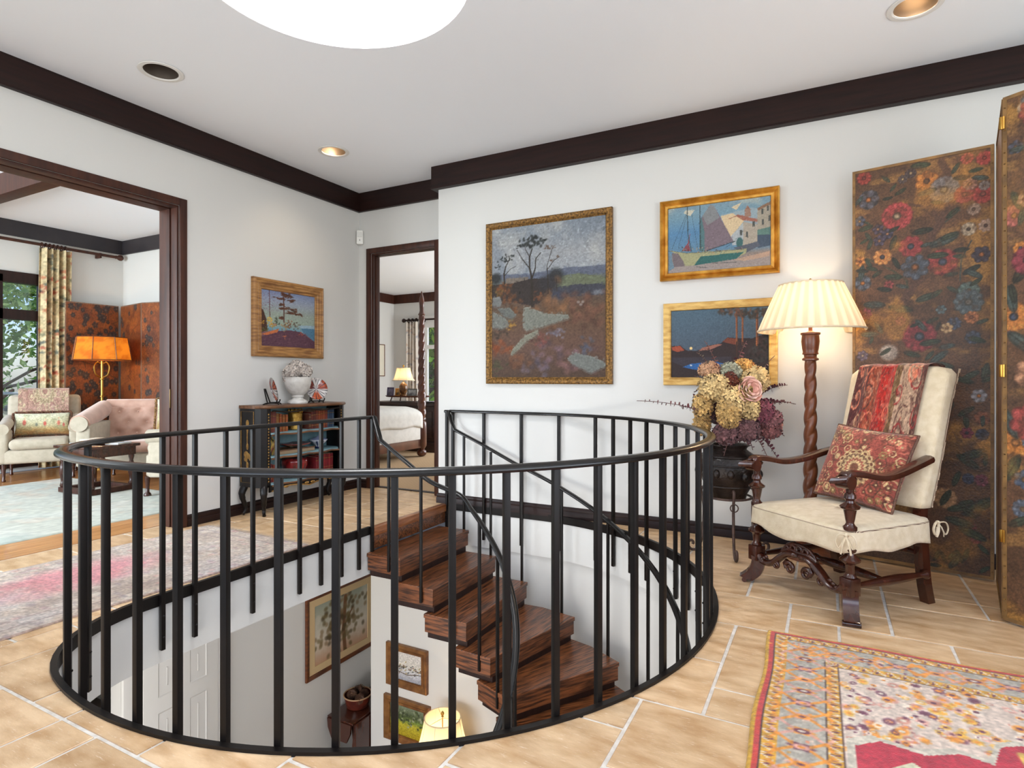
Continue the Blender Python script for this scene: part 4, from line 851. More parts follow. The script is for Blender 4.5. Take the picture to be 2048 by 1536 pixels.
# ---- cushion and paisley shawl
m_woven = V_('woven_pattern', .85, .35, 300, .2, .3)
def kilim(nu, nv, seed, cols):
    p = Paint(nu, nv, cols[0], 1, seed)
    p.all((p.noise(9, 9, 3)-.5)*6, cols[1], .7)
    for k in range(110):
        u, v = p.rs.rand(), p.rs.rand(); r = .03+.05*p.rs.rand(); c = cols[p.rs.randint(len(cols))]; pts = [(u+r*math.cos(a), v+r*1.1*math.sin(a)) for a in np.arange(6)*math.pi/3]
        p.line(pts+[pts[0]], .008, c, .8); p.poly([(u+(x-u)*.55, v+(y-v)*.55) for x, y in pts], cols[p.rs.randint(len(cols))], .85); p.ell(u, v, r*.2, r*.2, cols[2])
    for rr_, c in [(.25, cols[2]), (.21, cols[3]), (.17, cols[2]), (.13, cols[0]), (.1, cols[2]), (.06, cols[1])]: p.ell(.52, .42, rr_, rr_*1.05, c, 0, .12, .9, 16, .22)
    for k in range(9):
        a = k*math.pi/8; p.ell(.52+.2*math.cos(a), .42+.21*math.sin(a), .035, .05, cols[2], a, .4); p.ell(.52+.2*math.cos(a), .42+.21*math.sin(a), .02, .03, cols[1], a, .4)
    for k in range(60): p.line([(p.rs.rand(), p.rs.rand()) for _ in range(1)]*1+[(0, 0)][:0] or [(0, 0)], .001, cols[0]) if False else None
    p.jitter(.3, 90, 90, 2); return p
def pillow(name, w, h, t, mat, paint, parent, n=None, puff=.35):
    nu, nv = paint.nu, paint.nv; U = np.linspace(-1, 1, nu)[None, :]; V = np.linspace(-1, 1, nv)[:, None]
    k = (1-U**2)**puff*(1-V**2)**puff; pin = 1-.07*(1-V**2)*0
    X = U*w/2*(1-.06*(1-np.abs(V)**2)*np.abs(U)**3)+0*V; Z = V*h/2*(1-.06*(1-np.abs(U)**2)*np.abs(V)**3)+0*U
    F_ = np.stack([X, -t/2*k, Z], -1); B_ = np.stack([X, t/2*k, Z], -1)
    o = grid_obj(name, F_, mat, parent, paint.a); b_ = grid_obj(name+'_back', B_[:, ::-1], mat, parent, paint.a[:, ::-1]); return o
cu = thing('cushion', 'square kilim-patterned cushion leaning on the back of the tall armchair', 'cushion', (.0475, 3.714, 0), -41.1)
kp = kilim(130, 130, 4, [(150, 74, 62), (112, 66, 50), (206, 178, 128), (92, 58, 46), (186, 104, 84), (140, 116, 72)])
fr_ = pillow('cover', .47, .44, .17, m_woven, kp, cu)
Mq = RM(-24, 0, 4, (.0, .2, .69)) @ RM(0, 4, 0)
for o in cu.children: o.matrix_local = Mq
cb_ = MB(); cb_.tube([tuple(Mq @ Vector((.235*x, 0, .22*y))) for x, y in [(-1+.1*k, -1+.06*(1-(-1+.1*k)**2)) for k in range(20)]+[(1-.055*(1-(-1+.1*k)**2), -1+.1*k) for k in range(20)]+[(1-.1*k, 1-.06*(1-(1-.1*k)**2)) for k in range(20)]+[(-1+.055*(1-(1-.1*k)**2), 1-.1*k) for k in range(20)]], .008, 6, True); cb_.build('cord_edge', M_('brown_cord', (74, 44, 34), .7, (120, 84, 62), 120), cu)
sh = thing('paisley_shawl', 'red paisley shawl draped over the back of the tall armchair', 'shawl', (.0475, 3.714, 0), -41.1)
p = Paint(150, 190, (150, 60, 46), .8, 6)
for u0, u1, c in [(0, .2, (84, 42, 40)), (.2, .36, (150, 72, 50)), (.36, .58, (176, 44, 36)), (.58, .66, (112, 84, 54)), (.66, .92, (176, 144, 118)), (.92, 1, (84, 50, 42))]: p.all(((p.u >= u0) & (p.u < u1)).astype(float), c)
p.all((p.noise(4, 4, 3)-.5)*4*(p.v > .5), (206, 90, 56), .5)
for k in range(46):
    u, v = p.rs.rand(), p.rs.rand(); r = .04+.05*p.rs.rand(); a0 = p.rs.rand()*6; c = [(206, 160, 120), (150, 40, 40), (214, 120, 90), (90, 60, 50)][p.rs.randint(4)]
    pts = [(u+r*(1-k2/16)*math.cos(a0+k2*.5)/.8, v+r*(1-k2/16)*math.sin(a0+k2*.5)*1.3) for k2 in range(14)]; p.line(pts, .007, c, .8)
    p.ell(u, v, r*.35, r*.5, c, a0, .4, .6)
p.all((p.noise(50, 60, 2)-.55)*7, (200, 160, 130), .4); p.all((p.noise(50, 60, 2, seed=5)-.58)*7, (70, 36, 34), .5)
p.jitter(.25, 90, 110, 2)
nu, nv = 150, 190; Pt = np.zeros((nv, nu, 3)); L1 = .42
for j in range(nv):
    s = j/(nv-1)*(.52+.16+.40)       # from front hem over the top and down the back
    for i in range(nu):
        u = i/(nu-1); x = (-.215+.415*u); wob = .004*math.sin(u*31+s*5)+.003*math.sin(u*12)
        if s < .52: t = 1.0-(.52-s)/.735; x2 = x+(.52-s)*-.03; y = .315+.19*max(t, 0)**1.1-.068-wob*1.0; z = .5+.735*t+.012
        elif s < .68: a = (s-.52)/.16*math.pi; x2 = x; y = .505-.068*math.cos(a); z = 1.247+.022*math.sin(a)+.5*wob
        else: x2 = x; y = .505+.068-.16*(s-.68); z = 1.247-(s-.68)
        Pt[j, i] = (x2, y, z)
grid_obj('cloth', Pt, m_woven, sh, p.a)
# ---- floor lamp with twisted pole
m_oakl = M_('twisted_oak', (92, 48, 28), .36, (128, 72, 42), 6, stretch=(3, 3, 1), coat=.2)
LX, LY = -.10, 4.40
fl_ = thing('floor_lamp', 'tall floor lamp with twisted wooden pole and pleated cream shade', 'lamp', (LX, LY, 0))
MB().lathe([(.17, 0), (.17, .03), (.15, .045), (.1, .06), (.085, .08), (.095, .1), (.11, .13), (.1, .17), (.07, .2), (.06, .22), (.065, .24), (.05, .25)], 28).build('base', m_oakl, fl_, 40)
def twist(z0, z1, r0, r1, pitch, nz=150, n=28, ph=0):
    P = np.zeros((nz, n, 3))
    for j in range(nz):
        t = j/(nz-1); z = z0+(z1-z0)*t; r = r0+(r1-r0)*t
        for k in range(n):
            a = 2*math.pi*k/n; w = abs(math.cos((a-2*math.pi*z/pitch)+ph)); rr_ = r*(.70+.30*w**.7); P[j, k] = (rr_*math.cos(a), rr_*math.sin(a), z)
    return P
grid_obj('pole', twist(.25, 1.31, .049, .036, .23), m_oakl, fl_, closed_u=True)
MB().lathe([(.036, 1.3), (.05, 1.305), (.05, 1.315), (.038, 1.325), (.04, 1.34), (.05, 1.345), (.046, 1.36), (.05, 1.38), (.056, 1.43), (.052, 1.47), (.06, 1.475), (.06, 1.487), (.03, 1.49), (.012, 1.5), (.012, 1.78)], 24).build('capital', m_oakl, fl_, 40)
n = 168; P = np.zeros((8, n, 3)); cc = np.zeros((8, n, 3))
for j in range(8):
    t = j/7; r = .322+(.193-.322)*t**1.06; z = 1.503+.305*t
    for k in range(n):
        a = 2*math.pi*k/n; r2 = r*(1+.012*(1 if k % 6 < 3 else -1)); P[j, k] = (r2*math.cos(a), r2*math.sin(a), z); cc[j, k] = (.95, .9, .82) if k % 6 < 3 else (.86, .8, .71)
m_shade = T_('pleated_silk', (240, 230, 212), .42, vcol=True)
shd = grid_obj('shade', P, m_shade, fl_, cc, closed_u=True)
sb = MB(); sb.lathe([(.324, 1.497), (.329, 1.5), (.329, 1.509), (.322, 1.51)], 60, cap=False); sb.lathe([(.19, 1.8), (.197, 1.801), (.196, 1.812), (.19, 1.812)], 60, cap=False); sb.build('trim_band', m_linen, shd, 40)
MB().lathe([(.004, 1.77), (.008, 1.8), (.016, 1.812), (.012, 1.826), (.017, 1.835), (.006, 1.846), (.001, 1.85)], 14).build('finial', m_brass, fl_, 50)
spk = MB()
for k in range(3): a = k*2.09+.4; spk.tube([(0, 0, 1.795), (.19*math.cos(a), .19*math.sin(a), 1.806)], .002, 6)
spk.build('shade_spider', m_brass, fl_)
MB().ball((0, 0, 1.65), (.03, .03, .045), 14, 10).build('bulb', m_bulb, fl_)
lamp('floor_lamp_light', (LX, LY, 1.59), 10, (1, .74, .45), .045)
# ---- wrought iron plant stand, dark jar and dried flowers
m_wrought = M_('rusty_wrought_iron', (58, 40, 34), .55, (86, 62, 52), 30, bump=.3)
PX, PY = -.60, 4.26
ps = thing('plant_stand', 'wrought iron tripod plant stand with scrolled feet beside the tall armchair', 'plant stand', (PX, PY, 0))
MB().tube([(.15*math.cos(a), .15*math.sin(a), .38) for a in np.arange(32)*math.pi/16], .008, 8, True).build('ring', m_wrought, ps)
for k, a0 in enumerate((-70, 20, 200)):
    pts = [(.15, .43), (.165, .44), (.178, .42), (.17, .38), (.16, .3), (.165, .15), (.18, .06), (.205, .015), (.24, .008), (.262, .03), (.262, .058), (.244, .07), (.23, .058), (.234, .044)]
    l = MB(); l.tube(curve([(r, 0, z) for r, z in pts], 5), .0095, 8, M=RM(0, 0, a0)); l = l.build('leg', m_wrought, ps)
    MB().tube([(.185, .025*math.cos(t*math.pi/8), .335+.025*math.sin(t*math.pi/8)) for t in range(16)], .004, 6, True, M=RM(0, 0, a0)).build('hanging_ring', m_wrought, l)
m_jar = M_('dark_bronze_jar', (22, 15, 13), .34, (52, 40, 34), 9, bump=.9, bscale=22, metal=.3)
jr = thing('jar_planter', 'dark bronze jar with raised ornament resting in the iron stand', 'planter', (PX, PY, .36))
MB().lathe([(.09, 0), (.115, .012), (.125, .05), (.16, .11), (.19, .17), (.198, .22), (.188, .275), (.165, .31), (.13, .335), (.118, .345), (.125, .358), (.14, .37), (.135, .378), (.12, .372), (.11, .34)], 40, cap=False).build('body', m_jar, jr, 50)
md_ = MB()
for z, r in ((.3, .176), (.245, .199), (.1, .155)): md_.tube([(r*math.cos(a), r*math.sin(a), z) for a in np.arange(40)*math.pi/20], .006, 8, True)
for k in range(14): a = k*2*math.pi/14; md_.ball((.2*math.cos(a), .2*math.sin(a), .185+.012*math.sin(3*a)), (.022, .022, .03), 8, 6)
md_.build('relief_bands', m_jar, jr, 50); MB().lathe([(.12, .35), (.001, .355)], 24).build('soil', M_('dark_moss', (44, 36, 28), .9), jr)
m_petal = V_('dried_petals', .8, 0, spec=.2, sheen=.2)
fa = thing('flower_arrangement', 'dried arrangement of cream hydrangeas, rose and burgundy eucalyptus in the dark jar', 'flowers', (PX, PY, .7))
rf = random.Random(21)
def floret(m, c, n_, s, col):
    n_ = Vector(n_).normalized(); a = n_.orthogonal().normalized(); a.rotate(Matrix.Rotation(rf.random()*6.28, 3, n_)); b_ = n_.cross(a)
    for k in range(4):
        d = a*math.cos(k*1.5708)+b_*math.sin(k*1.5708); e = a*math.cos(k*1.5708+1.57)+b_*math.sin(k*1.5708+1.57)
        kf = rf.uniform(.84, 1.1); cc_ = [min(1, x*kf) for x in col]; c0 = Vector(c)
        m.add([c0, c0+d*s*.55+e*s*.45+n_*s*.25, c0+d*s*1.05+n_*s*(.35+rf.random()*.3), c0+d*s*.55-e*s*.45+n_*s*.25], [(0, 1, 2, 3)], col=cc_)
def hyd(c, r, col, nfl=120, name='hydrangea_head'):
    m = MB(); c = Vector(c)
    for k in range(nfl):
        z = 1-2*(k+.5)/nfl; t = k*2.399; d = Vector((math.sqrt(1-z*z)*math.cos(t), math.sqrt(1-z*z)*math.sin(t), z)); rad = Vector((d.x*r[0], d.y*r[1], d.z*r[2]))*rf.uniform(.88, 1.05)
        kf = rf.uniform(.85, 1.08); cl_ = [x/255*kf for x in col]; floret(m, c+rad, d+Vector((rf.uniform(-.3, .3),)*3), .021, cl_)
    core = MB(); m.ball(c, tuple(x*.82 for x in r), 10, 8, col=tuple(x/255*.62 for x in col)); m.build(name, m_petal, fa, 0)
CRE, TAN, GRN, PLUM, MAUV, ORN, RUST = (222, 190, 132), (208, 168, 104), (176, 174, 150), (132, 72, 82), (122, 84, 84), (216, 164, 92), (112, 56, 40)
# local right (camera right) is (.88,.47); forward away is (-.47,.88)
def fp(rx, up, dep): return (rx*.882-dep*-.471*-1, rx*.471-dep*.882*1, up) if False else (rx*.882+dep*.471, rx*.471-dep*.882, up)
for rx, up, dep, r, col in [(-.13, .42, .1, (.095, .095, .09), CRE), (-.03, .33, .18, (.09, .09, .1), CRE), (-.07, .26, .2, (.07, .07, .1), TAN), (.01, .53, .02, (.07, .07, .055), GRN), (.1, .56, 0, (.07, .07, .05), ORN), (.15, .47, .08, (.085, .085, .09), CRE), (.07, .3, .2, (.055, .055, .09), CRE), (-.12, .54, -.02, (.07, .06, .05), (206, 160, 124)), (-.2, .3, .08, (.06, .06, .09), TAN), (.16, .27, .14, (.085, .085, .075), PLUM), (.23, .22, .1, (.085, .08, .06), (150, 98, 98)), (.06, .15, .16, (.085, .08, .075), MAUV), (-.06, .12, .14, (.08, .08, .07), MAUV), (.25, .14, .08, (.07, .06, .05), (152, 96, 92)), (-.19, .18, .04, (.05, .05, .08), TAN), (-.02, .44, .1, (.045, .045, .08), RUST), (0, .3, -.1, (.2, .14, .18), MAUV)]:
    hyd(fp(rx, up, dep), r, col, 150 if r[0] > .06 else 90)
ro = MB(); c0 = Vector(fp(.05, .41, .24)); nrm = Vector(fp(.1, .2, 1)).normalized(); a_ = nrm.orthogonal().normalized(); b_ = nrm.cross(a_)
for k in range(22):
    t = k*2.399; rr_ = .012+.0027*k; c = c0+(a_*math.cos(t)+b_*math.sin(t))*rr_+nrm*(.03-.0016*k); d = (a_*math.cos(t)+b_*math.sin(t)); e = (a_*-math.sin(t)+b_*math.cos(t)); w = .02+.0012*k; cl_ = tuple(x/255 for x in [(226, 176, 158), (214, 156, 140), (234, 194, 178)][k % 3])
    ro.add([c-e*w-nrm*.01, c+e*w-nrm*.01, c+e*w*.8+d*.014+nrm*.018, c+d*.024+nrm*.02, c-e*w*.8+d*.014+nrm*.018], [(0, 1, 2, 3, 4)], col=cl_)
ro.build('rose', m_petal, fa, 0)
ro2 = MB()
c0 = Vector(fp(.3, .19, .1))
for k in range(8):
    a = k*.8; d = Vector((math.cos(a), math.sin(a), 0)); ro2.add([c0+d*.005-Vector((0, 0, .05)), c0+d*.03+Vector((0, 0, -.02)), c0+d*.02+Vector((0, 0, .04)), c0+Vector((0, 0, .05))], [(0, 1, 2, 3)], col=(.86, .6, .52))
ro2.build('rosebud', m_petal, fa, 0)
def sprig(a, b_, nl, s, col, bend=.04, stem=(96, 66, 60)):
    m = MB(); A = Vector(fp(*a)); B = Vector(fp(*b_)); mid = (A+B)/2+Vector((0, 0, bend)); path = [A.lerp(mid, t).lerp(mid.lerp(B, t), t) for t in [k/10 for k in range(11)]]
    m.tube(path, .0022, 5, col=tuple(x/255 for x in stem)); d0 = (B-A).normalized()
    for k in range(nl):
        t = .3+.7*k/nl; p0 = A.lerp(mid, t).lerp(mid.lerp(B, t), t); sz = s*(1.15-.7*k/nl)
        for sg in (-1, 1):
            out = d0.cross(Vector((rf.uniform(-1, 1), rf.uniform(-1, 1), rf.uniform(-1, 1)))).normalized(); n_ = d0.cross(out); c = p0+out*sz*.9; kf = rf.uniform(.8, 1.15); cl_ = tuple(x/255*kf for x in col)
            m.add([c+out*sz*math.cos(q_)+(n_+d0*.6).normalized()*sz*.8*math.sin(q_) for q_ in np.arange(7)*2*math.pi/7], [tuple(range(7))], col=cl_)
    m.build('eucalyptus_sprig', m_petal, fa, 0)
BUR, DGR = (92, 42, 52), (74, 76, 78)
for a, b_, nl, s, col in [((-.04, .45, .05), (-.16, .74, 0), 9, .012, (112, 52, 44)), ((.03, .5, 0), (.12, .74, .02), 7, .016, BUR), ((-.08, .5, 0), (-.22, .66, .02), 8, .012, (110, 98, 84)), ((.16, .42, 0), (.32, .64, 0), 8, .011, (112, 84, 84)), ((-.1, .4, .05), (-.26, .5, .1), 6, .013, DGR), ((.16, .36, .1), (.36, .44, .1), 9, .015, BUR), ((.2, .3, .1), (.44, .31, .05), 9, .012, (128, 84, 80)), ((.14, .3, .15), (.3, .32, .15), 8, .016, BUR), ((-.14, .25, .05), (-.62, .33, -.02), 12, .012, (110, 62, 60)), ((-.12, .2, .1), (-.36, .3, .1), 9, .016, BUR), ((.12, .14, .15), (.3, -.08, .14), 8, .016, BUR), ((.08, .14, .18), (.18, -.02, .2), 8, .016, (112, 60, 64)), ((.18, .14, .1), (.34, .1, .1), 8, .014, BUR), ((-.04, .14, .2), (-.1, -.02, .2), 7, .016, (104, 60, 64)), ((.05, .1, .2), (.08, .02, .22), 6, .018, BUR)]: sprig(a, b_, nl, s, col)
# ---- rugs
m_rug = V_('wool_pile', .95, .5, 220, .1, .3)
def rug(name, label, x0, x1, y0, y1, paint, rz=0, fringe=None, th_=.006, fcol=(206, 196, 184)):
    t = thing(name, label, 'rug', ((x0+x1)/2, (y0+y1)/2, 0), rz); nu, nv = paint.nu, paint.nv; w, h = x1-x0, y1-y0
    P = np.zeros((nv, nu, 3)); U = np.linspace(-.5, .5, nu)[None, :]; V = np.linspace(-.5, .5, nv)[:, None]
    P[..., 0] = U*w+.006*np.sin(V*21+1)*(np.abs(U)*2)**8; P[..., 1] = V*h+.005*np.sin(U*17)*(np.abs(V)*2)**8
    P[..., 2] = .0015+th_+.002*(paint.noise(6, 6, 2)-.5)
    for q_ in (P[0], P[-1], P[:, 0], P[:, -1]): q_[..., 2] = .001
    grid_obj('pile', P, m_rug, t, paint.a)
    if fringe:
        f = MB(); rr_ = random.Random(3)
        for e in fringe:
            for k in range(int(w/.008)):
                x = -w/2+k*.008; yy = e*h/2; L = rr_.uniform(.025, .06)*e; dx = rr_.uniform(-.02, .02); f.add([(x, yy, .003), (x+.004, yy, .003), (x+.004+dx, yy+L, .002), (x+dx, yy+L, .002)], [(0, 1, 2, 3)])
        f.build('fringe', M_('rug_fringe', fcol, .95, (176, 160, 148), 60), t, 0)['kind'] = 'stuff'
    return t
# red prayer rug at the right: left edge border, grey band, yellow guard, white-ground field, red mihrab
W_, H_ = 1.75, 2.35
p = Paint(300, 400, (168, 160, 146), W_/H_, 12)
def rb(d0, d1, col, al=1): m = np.minimum(np.minimum(p.u*W_, (1-p.u)*W_), np.minimum(p.v*H_, (1-p.v)*H_)+.0); p.all(((m >= d0) & (m < d1)).astype(float), col, al)
mU = np.minimum(p.u*W_, (1-p.u)*W_); mV = np.minimum(p.v*H_, (1-p.v)*H_)
def band(d0, d1, col): p.all(((np.minimum(mU, mV) >= d0) & (np.minimum(mU, mV) < d1)).astype(float), col)
OR_, YL, PUR, CRM_, PK = (222, 140, 40), (206, 152, 42), (106, 52, 72), (214, 200, 180), (206, 150, 134)
band(0, .012, (196, 150, 40)); band(.012, .034, (186, 60, 48)); band(.034, .038, (60, 40, 40)); band(.038, .082, YL); band(.082, .086, (90, 60, 50)); band(.086, .225, (170, 162, 148)); band(.225, .229, (80, 56, 50)); band(.229, .275, YL); band(.275, .279, (90, 60, 50)); band(.279, 9, (208, 188, 172))
def zig(off, w, step, col, c2):
    for side in range(3):
        n_ = int((H_ if side < 2 else W_)/step)
        for k in range(n_):
            t = (k+.5)*step
            def pt(d, s): return ((d/W_, 1-s/H_) if side == 0 else ((1-d/W_, 1-s/H_) if side == 1 else (s/W_, 1-d/H_)))
            if t < off or (side < 2 and t > H_-off): continue
            p.line([pt(off, t-step*.5), pt(off+w, t), pt(off, t+step*.3)], .0017, col, .9); p.line([pt(off+w*.15, t+step*.55), pt(off+w*.85, t+step*.42)], .0024, c2, .9); p.line([pt(off+w*.2, t+step*.2), pt(off+w*.6, t+step*.16)], .0016, (176, 80, 40), .8)
zig(.043, .034, .046, CRM_, PUR); zig(.234, .036, .046, CRM_, PUR)
rr_ = random.Random(2)
for k in range(420):
    d_ = rr_.uniform(.095, .215); t_ = rr_.random(); sd = rr_.random(); u_, v_ = (d_/W_, t_) if sd < .35 else ((1-d_/W_, t_) if sd < .5 else ((t_, 1-d_/H_) if sd < .9 else (t_, d_/H_)))
    p.ell(u_, v_, rr_.uniform(.006, .016)/W_, rr_.uniform(.005, .012)/H_, rr_.choice([OR_, PK, (214, 120, 80), PUR, (226, 196, 176), (222, 160, 60)]), rr_.random()*3, .5, .8)
def motif(u, v, s, cs):
    p.ell(u, v, s*.9/W_, s*.5/H_, cs[0], 0, .3, .9, 6, .35); p.ell(u, v, s*.55/W_, s*.3/H_, cs[1], 0, .3); p.ell(u, v, s*.25/W_, s*.14/H_, cs[2], 0, .4)
    for sg in (-1, 1):
        for q_ in (-1, 1): p.line([(u+sg*s*.5/W_, v+q_*s*.2/H_), (u+sg*s*1.3/W_, v+q_*s*.9/H_), (u+sg*s*1.6/W_, v+q_*s*.3/H_)], .0035, cs[3], .9)
k = 0
for side in (0, 1):
    d = .155; v = H_-.16
    while v > 0:
        u = d/W_ if side == 0 else 1-d/W_; motif(u, v/H_, .056, [(PK, OR_, PUR, OR_), (OR_, PUR, CRM_, PK), (PUR, PK, OR_, OR_)][k % 3]); k += 1; v -= .095
for e in (0, 1):
    x = .26
    while x < W_-.2: motif(x/W_, (H_-.155)/H_ if e == 0 else .155/H_, .056, [(PK, OR_, PUR, OR_), (OR_, PUR, CRM_, PK), (PUR, PK, OR_, OR_)][k % 3]); k += 1; x += .12
for k in range(620):
    x, y = rr_.uniform(.29, W_-.29), (rr_.uniform(1.45, H_-.29) if k % 4 else rr_.uniform(.29, H_-.29)); c = rr_.choice([OR_, PK, PUR, (222, 170, 60), (196, 130, 110), (230, 214, 196)]); s = rr_.uniform(.012, .032); p.ell(x/W_, y/H_, s/W_, s*.8/H_, c, rr_.random()*3, .35, .85, rr_.choice([0, 6, 8]), .3); p.ell(x/W_, y/H_, s*.4/W_, s*.35/H_, rr_.choice([PUR, OR_, CRM_]), 0, .4)
mi = [(.31, .3), (.31, 1.52), (.38, 1.58), (.5, 1.56), (.6, 1.62), (.68, 1.6), (.72, 1.72), (.78, 1.76), (.84, 1.7), (.9, 1.66), (1.0, 1.6), (1.15, 1.56), (1.3, 1.58), (1.44, 1.52), (1.44, .3)]
p.poly([(x/W_, y/H_) for x, y in [(a+(a-.875)*.05, b_+.025) for a, b_ in mi]], (196, 186, 168)); p.poly([(x/W_, y/H_) for x, y in mi], (176, 42, 58)); p.all(((p.noise(3, 40, 3)-.5)*4)*((p.a[..., 0] > .6) & (p.a[..., 1] < .25)), (196, 62, 74), .5)
for x in (.46, 1.29): p.poly([(x/W_-.035, .3/H_), (x/W_+.035, .3/H_), (x/W_+.035, 1.44/H_), (x/W_, 1.5/H_), (x/W_-.035, 1.44/H_)], (196, 190, 160))
for k in range(30): y = .32+k*.037; [p.line([((x-.055)/W_, y/H_), ((x+.055)/W_, (y+.02)/H_)], .0025, (150, 146, 116), .6) for x in (.46, 1.29)]
p.line([(.77/W_, 1.7/H_), (.78/W_, 1.5/H_), (.72/W_, 1.4/H_)], .008, (214, 176, 84)); p.line([(.78/W_, 1.55/H_), (.9/W_, 1.42/H_), (.96/W_, 1.34/H_)], .006, (206, 160, 84)); p.ell(.84/W_, 1.33/H_, .11/W_, .07/H_, (200, 190, 140), 0, .2, .95, 8, .3); p.ell(.84/W_, 1.33/H_, .05/W_, .03/H_, (190, 80, 60), 0, .3)
p.jitter(.2, 150, 200, 2)
rug('patterned_rug', 'red rug with orange and grey flowered borders in front of the tall armchair', -.225, -.225+W_, 3.025-H_, 3.025, p, .8, None)
# faded runner in front of the wide doorway
p = Paint(200, 420, (176, 154, 134), .48, 14)
p.all((p.noise(7, 10, 4)-.45)*4, (150, 126, 108), .8); p.all((p.noise(14, 40, 4)-.5)*5, (198, 184, 168), .7); p.all((p.noise(4, 6, 3)-.5)*4*(p.u > .4), (184, 176, 176), .6)
d_ = np.sqrt(((p.u-.42)/.24)**2+((p.v-.52)/.22)**2); p.all((1.15-d_)*2*(p.noise(10, 26, 3)+.25), (196, 84, 96), .6)
mm = np.minimum(np.minimum(p.u, 1-p.u)*1.15, np.minimum(p.v, 1-p.v)*2.4)
for a, b_, c in [(.0, .02, (140, 108, 96)), (.1, .115, (120, 96, 92)), (.2, .21, (128, 100, 98))]: p.all(((mm >= a) & (mm < b_)).astype(float), c, .5)
for k in range(240): u, v = p.rs.rand(), p.rs.rand(); p.ell(u, v, .02+.02*p.rs.rand(), .006+.008*p.rs.rand(), [(150, 100, 110), (190, 170, 160), (130, 110, 120), (190, 120, 110)][p.rs.randint(4)], 0, .6, .35)
p.jitter(.25, 90, 260, 2)
rug('runner_rug', 'faded pink and grey runner rug before the living room opening', -4.42, -3.27, .65, 3.03, p, -1.5, (1,))
# ---- motion sensor
sn = thing('motion_sensor', 'small white motion sensor high in the corner by the bedroom door', 'sensor', (-4.48, 4.885, 2.64), 38)
MB().cbox(-.035, .035, -.03, .02, 0, .15, .012).build('housing', M_('white_plastic', (236, 234, 228), .35), sn, 50)
MB().cbox(-.025, .025, -.036, -.026, .075, .13, .006).build('lens', M_('milky_lens', (222, 220, 214), .5), sn, 50)
MB().cbox(-.003, .003, -.034, -.029, .035, .05, .001).build('indicator', M_('sensor_dark', (70, 60, 60), .4), sn, 50)
# ================================================================== BLACK CABINET AND WHAT IS IN AND ON IT
m_lacq = M_('black_lacquer', (15, 11, 10), .38, (26, 19, 17), 6, spec=.3)
m_cabtop = M_('worn_walnut_top', (84, 54, 34), .4, (122, 82, 52), 5, stretch=(1, 6, 1))
m_blue = M_('duck_egg_blue_paint', (118, 152, 160), .6, (134, 166, 172), 8)
m_gold = M_('antique_gold_leaf', (132, 98, 46), .4, (176, 136, 72), 30, metal=.6, bump=.4)
CBX, CBY = -4.495, 3.915; CBS = .865
cab = thing('cabinet', 'black lacquered open cabinet with gilt edges and blue shelves against the left wall', 'cabinet', (CBX, CBY, 0), 90); cab.scale = (CBS, 1, 1)
def front(x):          # serpentine front line
    t = x/.58; return -.262-.03*(1-t*t)+.02*math.cos(t*math.pi*1.0)*(abs(t) > .5)-.0
plan = [(-.575, 0)]+[(-.575, -.2), (-.555, -.24), (-.51, -.265)]+[(x, front(x)) for x in np.linspace(-.46, .46, 15)]+[(.51, -.265), (.555, -.24), (.575, -.2), (.575, 0)]
def scaled(pl, k, dy=0): return [(x*k, y*k+dy) for x, y in pl]
MB().slab(scaled(plan, 1.035), .925, .952).build('top', m_cabtop, cab, 30)
e_ = MB(); e_.tube([(x*1.035, y*1.035, .938) for x, y in plan[1:-1]], .012, 8); e_.build('top_moulding', m_cabtop, cab, 40)
for s in (-1, 1):
    sd = MB(); sd.cbox(s*.575-.012, s*.575+.012, -.2, 0, .25, .925, .004); sd.build('side_panel', m_lacq, cab, 30)
    co = MB(); co.slab([(s*.563, -.2), (s*.587, -.2), (s*.565, -.245), (s*.515, -.27), (s*.468, -.266), (s*.468, -.245), (s*.52, -.235)], .25, .925); co.build('corner_post', m_lacq, cab, 30)
    g_ = MB()
    for k in range(24): g_.ball((s*.495, -.27, .3+k*.025), (.008, .004, .008), 6, 4)
    g_.build('gilt_beading', m_gold, cab)
    fr_ = MB(); fr_.tube([(s*.589, -.02, .29), (s*.589, -.18, .29), (s*.589, -.18, .9), (s*.589, -.02, .9)], .003, 6, True); fr_.build('gilt_line', m_gold, cab)
    pn = MB()
    for (yy, zz, a, b_) in [(-.1, .8, .02, .03), (-.1, .76, .012, .05), (-.098, .68, .006, .08), (-.1, .6, .014, .03), (-.085, .53, .03, .03), (-.11, .52, .025, .025), (-.075, .49, .018, .02), (-.13, .5, .012, .02), (-.1, .44, .016, .03), (-.105, .4, .012, .02), (-.09, .5, .012, .04)]: pn.ball((s*.588, yy, zz), (.0025, a, b_), 8, 6)
    pn.build('painted_figure', m_gold, cab)
    for yy in (-.035, -.235):
        xx = s*(.56 if yy > -.1 else .52); o_ = (s*.03, 0) if yy > -.1 else (s*.02, -.02)
        lg = MB(); lg.tube(curve([(xx, yy, .25), (xx+o_[0]*1.0, yy+o_[1], .2), (xx+o_[0]*.8, yy+o_[1]*.9, .15), (xx-o_[0]*.2, yy-o_[1]*.2, .08), (xx-o_[0]*.2, yy-o_[1]*.2, .04), (xx+o_[0]*.7, yy+o_[1], .012)], 5), [.034]*4+[.032]*3+[.028]*4+[.023]*4+[.018]*4+[.016]*3+[.015]*3+[.017], 10)
        lg.build('leg', m_lacq, cab, 60)
MB().box(-.565, .565, -.012, 0, .25, .925).build('back_panel', m_blue, cab, 0)
inn = [(-.56, -.012), (-.555, -.2), (-.47, -.25)]+[(x, front(x)+.012) for x in np.linspace(-.44, .44, 13)]+[(.47, -.25), (.555, -.2), (.56, -.012)]
